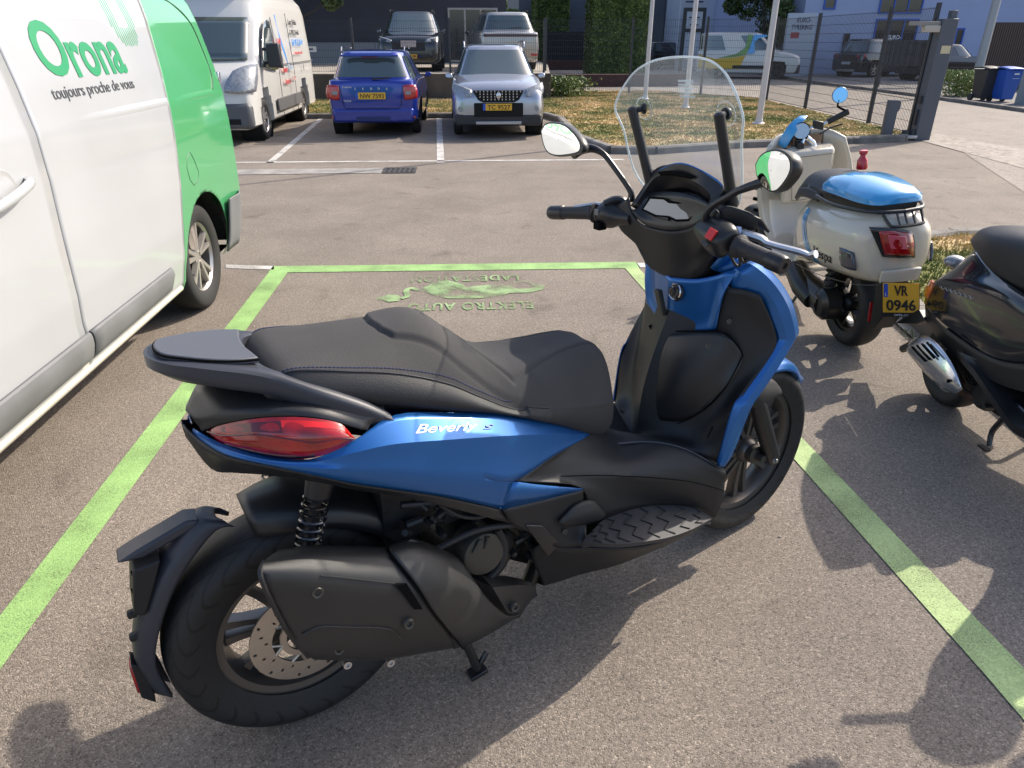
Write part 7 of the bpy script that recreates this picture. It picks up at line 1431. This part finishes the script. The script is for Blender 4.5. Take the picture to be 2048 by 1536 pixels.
m = MB(); m.lathe((.28, -.12, .86), (0, 0, 1), [(0, 0), (.025, 0), (.028, .01), (.026, .045), (.016, .06), (.013, .072), (.02, .078), (.022, .095), (0, .10)], n=18); bt = m.build('bottle', pm('red_plastic', (.5, .01, .02), .25, coat=.5)); bt.parent = None
bt.matrix_world = Matrix.Translation(FV.O) @ (FV.M.to_4x4()) @ Matrix.Scale(1.08, 4); tag(bt, 'small red plastic bottle standing on the seat of the cream scooter', 'bottle')
# lights
m = MB(); m.grid([[FV.l(1738, 455, -.362, 0), FV.l(1785, 456, -.384, 0), FV.l(1824, 463, -.377, 0)], [FV.l(1752, 485, -.362, 0), FV.l(1790, 486, -.384, 0), FV.l(1828, 490, -.374, 0)], [FV.l(1764, 512, -.365, 0), FV.l(1795, 515, -.384, 0), FV.l(1828, 515, -.376, 0)]], 4, 4); m.build('tail_light_housing', glossK, e, solid=.016)
m = MB(); m.grid([[FV.l(1757, 462, -.374, 0), FV.l(1788, 462, -.388, 0), FV.l(1822, 467, -.380, 0)], [FV.l(1763, 486, -.382, 0), FV.l(1792, 487, -.400, 0), FV.l(1826, 489, -.388, 0)], [FV.l(1769, 508, -.382, 0), FV.l(1796, 510, -.396, 0), FV.l(1825, 511, -.388, 0)]], 4, 4); tl_ = m.build('tail_light', redM, e, solid=.012)
m = MB(); m.prism([FV.l(1776, 471, -.402, 0), FV.l(1812, 473, -.402, 0), FV.l(1816, 499, -.405, 0), FV.l(1782, 498, -.405, 0)], (.004, 0, 0)); m.build('inner_lens', pm('pink_lens', (.60, .10, .13), .2, coat=1), tl_, bevel=.003)
for s_ in (1, -1):
    P_ = [(-.21, .605), (-.30, .60), (-.315, .525), (-.235, .53)]; m = MB(); m.grid([[(-.20, s_ * .205, .61), (-.25, s_ * .196, .61), (-.29, s_ * .184, .605)], [(-.215, s_ * .210, .57), (-.265, s_ * .200, .565), (-.305, s_ * .185, .565)], [(-.24, s_ * .208, .53), (-.28, s_ * .196, .525), (-.315, s_ * .178, .525)]], 3, 3); m.build('indicator', pm('smoke_lens', (.025, .03, .05), .1, coat=1), e, solid=.012)
# blue stripes on the cowl and script
def cowl(x, z, o=.003):
    import bisect
    for a, b in zip(BS[:-1], BS[1:]):
        if x <= b[0]:
            t = (x - a[0]) / (b[0] - a[0]); w_, z0, z1 = (a[i] + (b[i] - a[i]) * t for i in (1, 2, 3)); break
    zc, hz = (z0 + z1) / 2, (z1 - z0) / 2; u = max(-1, min(1, (z - zc) / hz)); s_ = math.copysign(abs(u) ** (1 / .72), u); c = math.sqrt(max(0, 1 - s_ * s_)); yy = w_ * c ** .72
    if s_ > 0: yy *= 1 - .28 * s_ * s_
    return Vector((x, yy + o, z))
for a0, wd in ((.0, .042), (.052, .016)):
    m = MB(); m.grid([[cowl(.25 - a0 - .22 * t ** 1.3, .70 - .27 * t) for t in [k / 8 for k in range(9)]], [cowl(.25 - a0 - wd - .22 * t ** 1.3, .70 - .27 * t) for t in [k / 8 for k in range(9)]]], 3, 1); m.build('stripe', skyM, e)
t_ = text('Vespa', 'script', plateT, e, (0, 0, 0), (1, 0, 0), (0, 1, 0), .055, extrude=.001, shear=.4, width=.16, fn=lambda p: cowl(.02 - p.x, .51 + p.y, .004 + p.z))
# plate, fender, engine, muffler, stand
m = MB(); m.prism([(-.28, -.05, .47), (-.36, -.05, .45), (-.37, -.05, .30), (-.30, -.05, .20), (-.27, -.05, .25)], (0, .10, 0)); m.prism([(-.30, -.055, .47), (-.372, -.055, .46), (-.372, -.055, .40), (-.33, -.055, .40)], (0, .11, 0)); m.build('rear_fender', blackM, e, bevel=.006)
m = MB(); m.obox((-.376, 0, .425), (.004, 0, 0), (0, .04, 0), (0, 0, .010)); m.build('reflector', redM, e); m = MB(); m.obox((-.30, .075, .30), (.004, 0, 0), (0, .006, 0), (0, 0, .05)); m.build('reflector', redM, e)
pA, pB, pC, pD = FV.l(1766, 566, -.385, 0), FV.l(1838, 566, -.385, 0), FV.l(1838, 626, -.405, 0), FV.l(1766, 624, -.405, 0)
X_ = (pB - pA + pC - pD) / 2; Y_ = (pA - pD + pB - pC) / 2; pn = X_.cross(Y_).normalized(); pc = (pA + pB + pC + pD) / 4
m = MB(); m.obox(pc - Y_ * .07 + pn * -.004, X_ * .53, Y_ * .58, pn * .002); fr_ = m.build('plate_frame', plateT, e)
m = MB(); m.obox(pc, X_ * .5, Y_ * .5, pn * .002); pl_ = m.build('number_plate', plateY, e, flat=True)
m = MB(); m.obox(pc - X_ * .43 + Y_ * .25 + pn * .003, X_ * .055, Y_ * .22, pn * .001); m.build('country_band', plateB, pl_, flat=True)
o_ = pc + pn * .0035; text('VR', 'plate_text', plateT, pl_, o_ - X_ * .20 + Y_ * .08, X_, Y_, Y_.length * .34, width=X_.length * .38, bold=.02, extrude=.001); text('0946', 'plate_text', plateT, pl_, o_ - X_ * .42 - Y_ * .42, X_, Y_, Y_.length * .36, width=X_.length * .82, bold=.02, extrude=.001)
text('L', 'plate_text', whT, pl_, pc - X_ * .46 + Y_ * .08 + pn * .005, X_, Y_, Y_.length * .10, bold=.01, extrude=.0005); text('OPEL.LU', 'plate_text', whT, fr_, pc - X_ * .2 - Y_ * .62 + pn * .001, X_, Y_, Y_.length * .07, width=X_.length * .4, bold=.01, extrude=.0005)
m = MB(); m.tube([(.45, .10, .30), (.25, .13, .26), (.02, .12, .235)], [.05, .07, .08], n=14, smooth=3); m.lathe((.02, .13, .235), (0, 1, 0), [(0, .06), (.06, .055), (.085, .03), (.09, -.04)], n=20); m.tube([(.38, .17, .33), (.22, .18, .27), (.10, .17, .23)], [.045, .055, .05], n=12, smooth=3); m.build('engine', pm('engine_black', (.025, .024, .022), .35, metal=.5, coat=.3), e)
m = MB(); m.tube([(.05, .115, .25), (.02, .11, .47)], .022, n=10); m.tube(spring((.05, .115, .27), (.02, .11, .45), .03, 6, .004), .005, n=5); m.build('shock_absorber', satinM, e)
m = MB(); m.tube([(.36, .10, .22), (.37, .22, .03), (.39, .27, .008)], .009, n=8, smooth=3); m.tube([(.36, .25, .012), (.42, .26, .012)], .007, n=6); m.build('side_stand', MATS['stand_black'], e)
m = MB(); m.tube([(.10, -.15, .22), (-.15, -.16, .26)], [.05, .06], n=14); m.build('muffler', castM, e)

# --------------------------------------------- dark scooter, nose towards the camera, tail at left
FK = Fr(2.30, 2.93, math.radians(-91.5), 0, 1.0); k_ = FK.l; e = FK.root('scooter'); tag(e, 'glossy dark scooter with chrome slotted muffler shield at the right edge', 'scooter', 'scooters parked on the asphalt')
wheel('rear_wheel', e, (.0, 0, .205), .205, .055, .130, pm('worn_rim', (.20, .19, .17), .5, metal=.5), spokes=5, hub=.05, dbl=False)
wheel('front_wheel', e, (1.22, 0, .205), .205, .05, .130, MATS['worn_rim'], spokes=5, hub=.05, dbl=False)
m = MB()
s0 = [k_(1943, 480, -.02), k_(1962, 462, -.03), k_(1995, 455, -.04), k_(2048, 458, -.04), k_(2110, 470, -.04)]
s1 = [k_(1944, 484, -.05), k_(1972, 478, -.11), k_(2000, 478, -.13), k_(2048, 484, -.14), k_(2110, 500, -.14)]
s2 = [k_(1952, 502, -.06), k_(1972, 515, -.13), k_(2005, 522, -.15), k_(2048, 535, -.16), k_(2110, 560, -.16)]
s3 = [k_(1966, 528, -.06), k_(1985, 548, -.12), k_(2012, 566, -.14), k_(2048, 583, -.15), k_(2110, 605, -.15)]
sA = [Vector((p.x, 0, p.z + .004)) for p in s0]
m.grid([sA, s0, s1, s2, s3], 5, 4); m.mirror(); m.build('seat', seatS, e, solid=.01)
m = MB(); m.lathe(k_(1964, 508, -.105), (-.5, -1, 0), [(0, .004), (.006, .004), (.008, 0), (.008, -.01)], n=14); m.build('seat_stud', aluM, e)
# tail fairing
f0 = [k_(1898, 545, -.07), k_(1925, 522, -.07), k_(1955, 505, -.08), k_(1990, 545, -.12), k_(2040, 583, -.14), k_(2110, 610, -.14)]
f1 = [k_(1880, 556, -.11), k_(1925, 550, -.135), k_(1975, 553, -.15), k_(2015, 570, -.165), k_(2055, 592, -.17), k_(2110, 622, -.17)]
f2 = [k_(1866, 568, -.12), k_(1915, 572, -.165), k_(1965, 583, -.19), k_(2010, 600, -.205), k_(2050, 622, -.21), k_(2110, 650, -.21)]
f3 = [k_(1852, 592, -.10), k_(1895, 620, -.165), k_(1940, 650, -.20), k_(1985, 680, -.215), k_(2030, 690, -.22), k_(2110, 690, -.22)]
f4 = [k_(1849, 606, -.09), k_(1880, 645, -.14), k_(1925, 680, -.17), k_(1970, 708, -.19), k_(2020, 724, -.20), k_(2110, 725, -.20)]
fA = [Vector((p.x, 0, p.z + .01)) for p in f0]
m = MB(); m.grid([fA, f0, f1, f2, f3, f4], 6, 5); m.mirror(); m.build('tail_fairing', glossK, e, sharp=70, solid=.004)
g0 = [p + Vector((0, .004, -.002)) for p in f4]; g1 = [k_(1852, 640, -.07), k_(1878, 680, -.11), k_(1915, 715, -.14), k_(1960, 745, -.16), k_(2005, 770, -.17), k_(2110, 800, -.18)]
m = MB(); m.grid([g0, g1, [Vector((p.x, 0, p.z)) for p in g1]], 5, 3, sharp=(1,)); m.mirror(); m.build('lower_fairing', satinM, e, solid=.004)
m = MB(); m.grid([[k_(1864, 560, -.10), k_(1868, 566, -.118)], [k_(1853, 578, -.098), k_(1862, 584, -.122)], [k_(1850, 592, -.09), k_(1856, 597, -.11)]], 3, 4); m.build('indicator', ambC, e, solid=.012)
m = MB(); m.ball(k_(1910, 523, -.02), (.045, .05, .03)); m.build('tail_light', lampC, e)
a_ = k_(1880, 577, -.158); b_ = k_(1950, 600, -.19); P_ = [a_ + (b_ - a_) * (k / 24) + Vector((0, -.004, .006 + .006 * math.sin(k * 1.9))) for k in range(25)]; m = MB(); m.tube(P_, .0014, n=5, smooth=2); m.build('script', aluM, e)
# muffler with the chrome shield
m = MB(); m.tube([k_(1842, 690, -.13), k_(1880, 730, -.13), k_(1915, 775, -.12)], [.052, .058, .035], n=18, smooth=4); m.tube([k_(1915, 775, -.12), k_(1945, 795, -.10), k_(1990, 800, -.06)], [.02, .018, .018], n=10, smooth=3); muf2 = m.build('muffler', pm('rusty_steel', (.05, .035, .028), .7, metal=.3, col2=(.10, .05, .03), vscale=40), e)
c0 = [k_(1822, 682, -.165), k_(1848, 670, -.175), k_(1878, 690, -.185), k_(1908, 733, -.185), k_(1926, 778, -.165)]; c1 = [k_(1814, 694, -.185), k_(1836, 696, -.205), k_(1862, 722, -.212), k_(1892, 756, -.205), k_(1918, 784, -.172)]; c2_ = [k_(1816, 706, -.18), k_(1830, 722, -.20), k_(1852, 748, -.205), k_(1882, 774, -.195), k_(1912, 788, -.165)]
m = MB(); m.grid([c0, c1, c2_], 5, 4); shd = m.build('heat_shield', pm('polished_shield', (.62, .63, .65), .24, metal=.9), muf2, solid=.004)
m = MB()
for k in range(4): a, b = k_(1824 + k * 10, 694 - k * 3, -.204), k_(1850 + k * 9, 722 - k * 3, -.219); m.tube([a, b], .005, n=6)
m.build('shield_slot', gapM, shd); m = MB(); m.tube([k_(1806, 698, -.13), k_(1822, 690, -.13)], .02, n=12); m.build('tail_pipe', castM, muf2)
m = MB(); m.lathe(k_(1897, 762, -.209), (0, -1, 0), [(0, .004), (.008, .004), (.008, -.004)], n=10); m.build('shield_bolt', gapM, shd)
# fender flap, engine, floorboard, stand
m = MB(); m.prism([k_(1822, 646, -.0), k_(1872, 618, -.0), k_(1885, 640, -.0), k_(1868, 648, 0)], (0, -.09, 0)); m.build('rear_fender', satinM, e, bevel=.004)
m = MB(); m.box((-.02, -.06, .15), (.42, .06, .32)); m.tube([(.0, .07, .205), (.3, .09, .22)], [.07, .08], n=14); m.lathe((.34, -.06, .22), (0, -1, 0), [(0, .05), (.06, .05), (.075, .02), (.075, -.05)], n=20); m.build('engine', engM, e, bevel=.01)
m = MB()
for r in (.02, .035, .05): m.lathe(k_(1948, 745, -.13), (0, -1, 0), [(r, 0), (r + .003, .004), (r + .006, 0)], n=20)
m.build('fan_cover', gapM, e)
h0_ = [k_(1915, 700, -.17), k_(1950, 742, -.19), k_(1990, 800, -.20), k_(2030, 850, -.20), k_(2100, 880, -.20)]; h1_ = [k_(1960, 722, -.17), k_(1995, 752, -.12), k_(2030, 775, -.10), k_(2060, 800, -.08), k_(2120, 830, -.06)]; h2_ = [p + Vector((0, .01, -.035)) for p in h0_]
m = MB(); m.grid([h1_, h0_, h2_, [Vector((p.x, 0, p.z)) for p in h2_]], 5, 3, sharp=(1, 2)); m.mirror(); m.build('floorboard', satinM, e, sharp=40, solid=.004)
m = MB(); m.grid([[(.55, 0, .30), (.55, .14, .30)], [(.85, 0, .28), (.85, .16, .28)], [(1.02, 0, .40), (1.0, .20, .40)], [(1.10, 0, .70), (1.06, .22, .70)], [(1.08, 0, .92), (1.05, .12, .90)]], 4, 4); m.mirror(); m.build('leg_shield', glossK, e, solid=.02)
m = MB(); m.tube([(1.04, -.28, .98), (1.06, 0, .95), (1.04, .28, .98)], .014, n=8, smooth=4); m.ball((1.08, 0, .95), (.10, .13, .10)); m.ball((1.08, .28, 1.12), (.02, .07, .05)); m.ball((1.08, -.28, 1.12), (.02, .07, .05)); m.tube([(1.22, .06, .2), (1.1, .05, .8)], .018, n=8); m.build('handlebar', satinM, e)
m = MB(); m.tube([k_(2010, 835, -.10), k_(1985, 862, -.11), k_(1978, 893, -.12)], [.014, .012, .010], n=8, smooth=3); m.obox(k_(1968, 896, -.12), (.025, 0, 0), (0, .012, 0), (0, 0, .004)); m.build('stand_leg', MATS['stand_black'], e)
m = MB(); m.tube([(.40, -.12, .19), (.40, .12, .19), (.42, .13, .01)], .012, n=8); m.build('stand_leg', MATS['stand_black'], e)
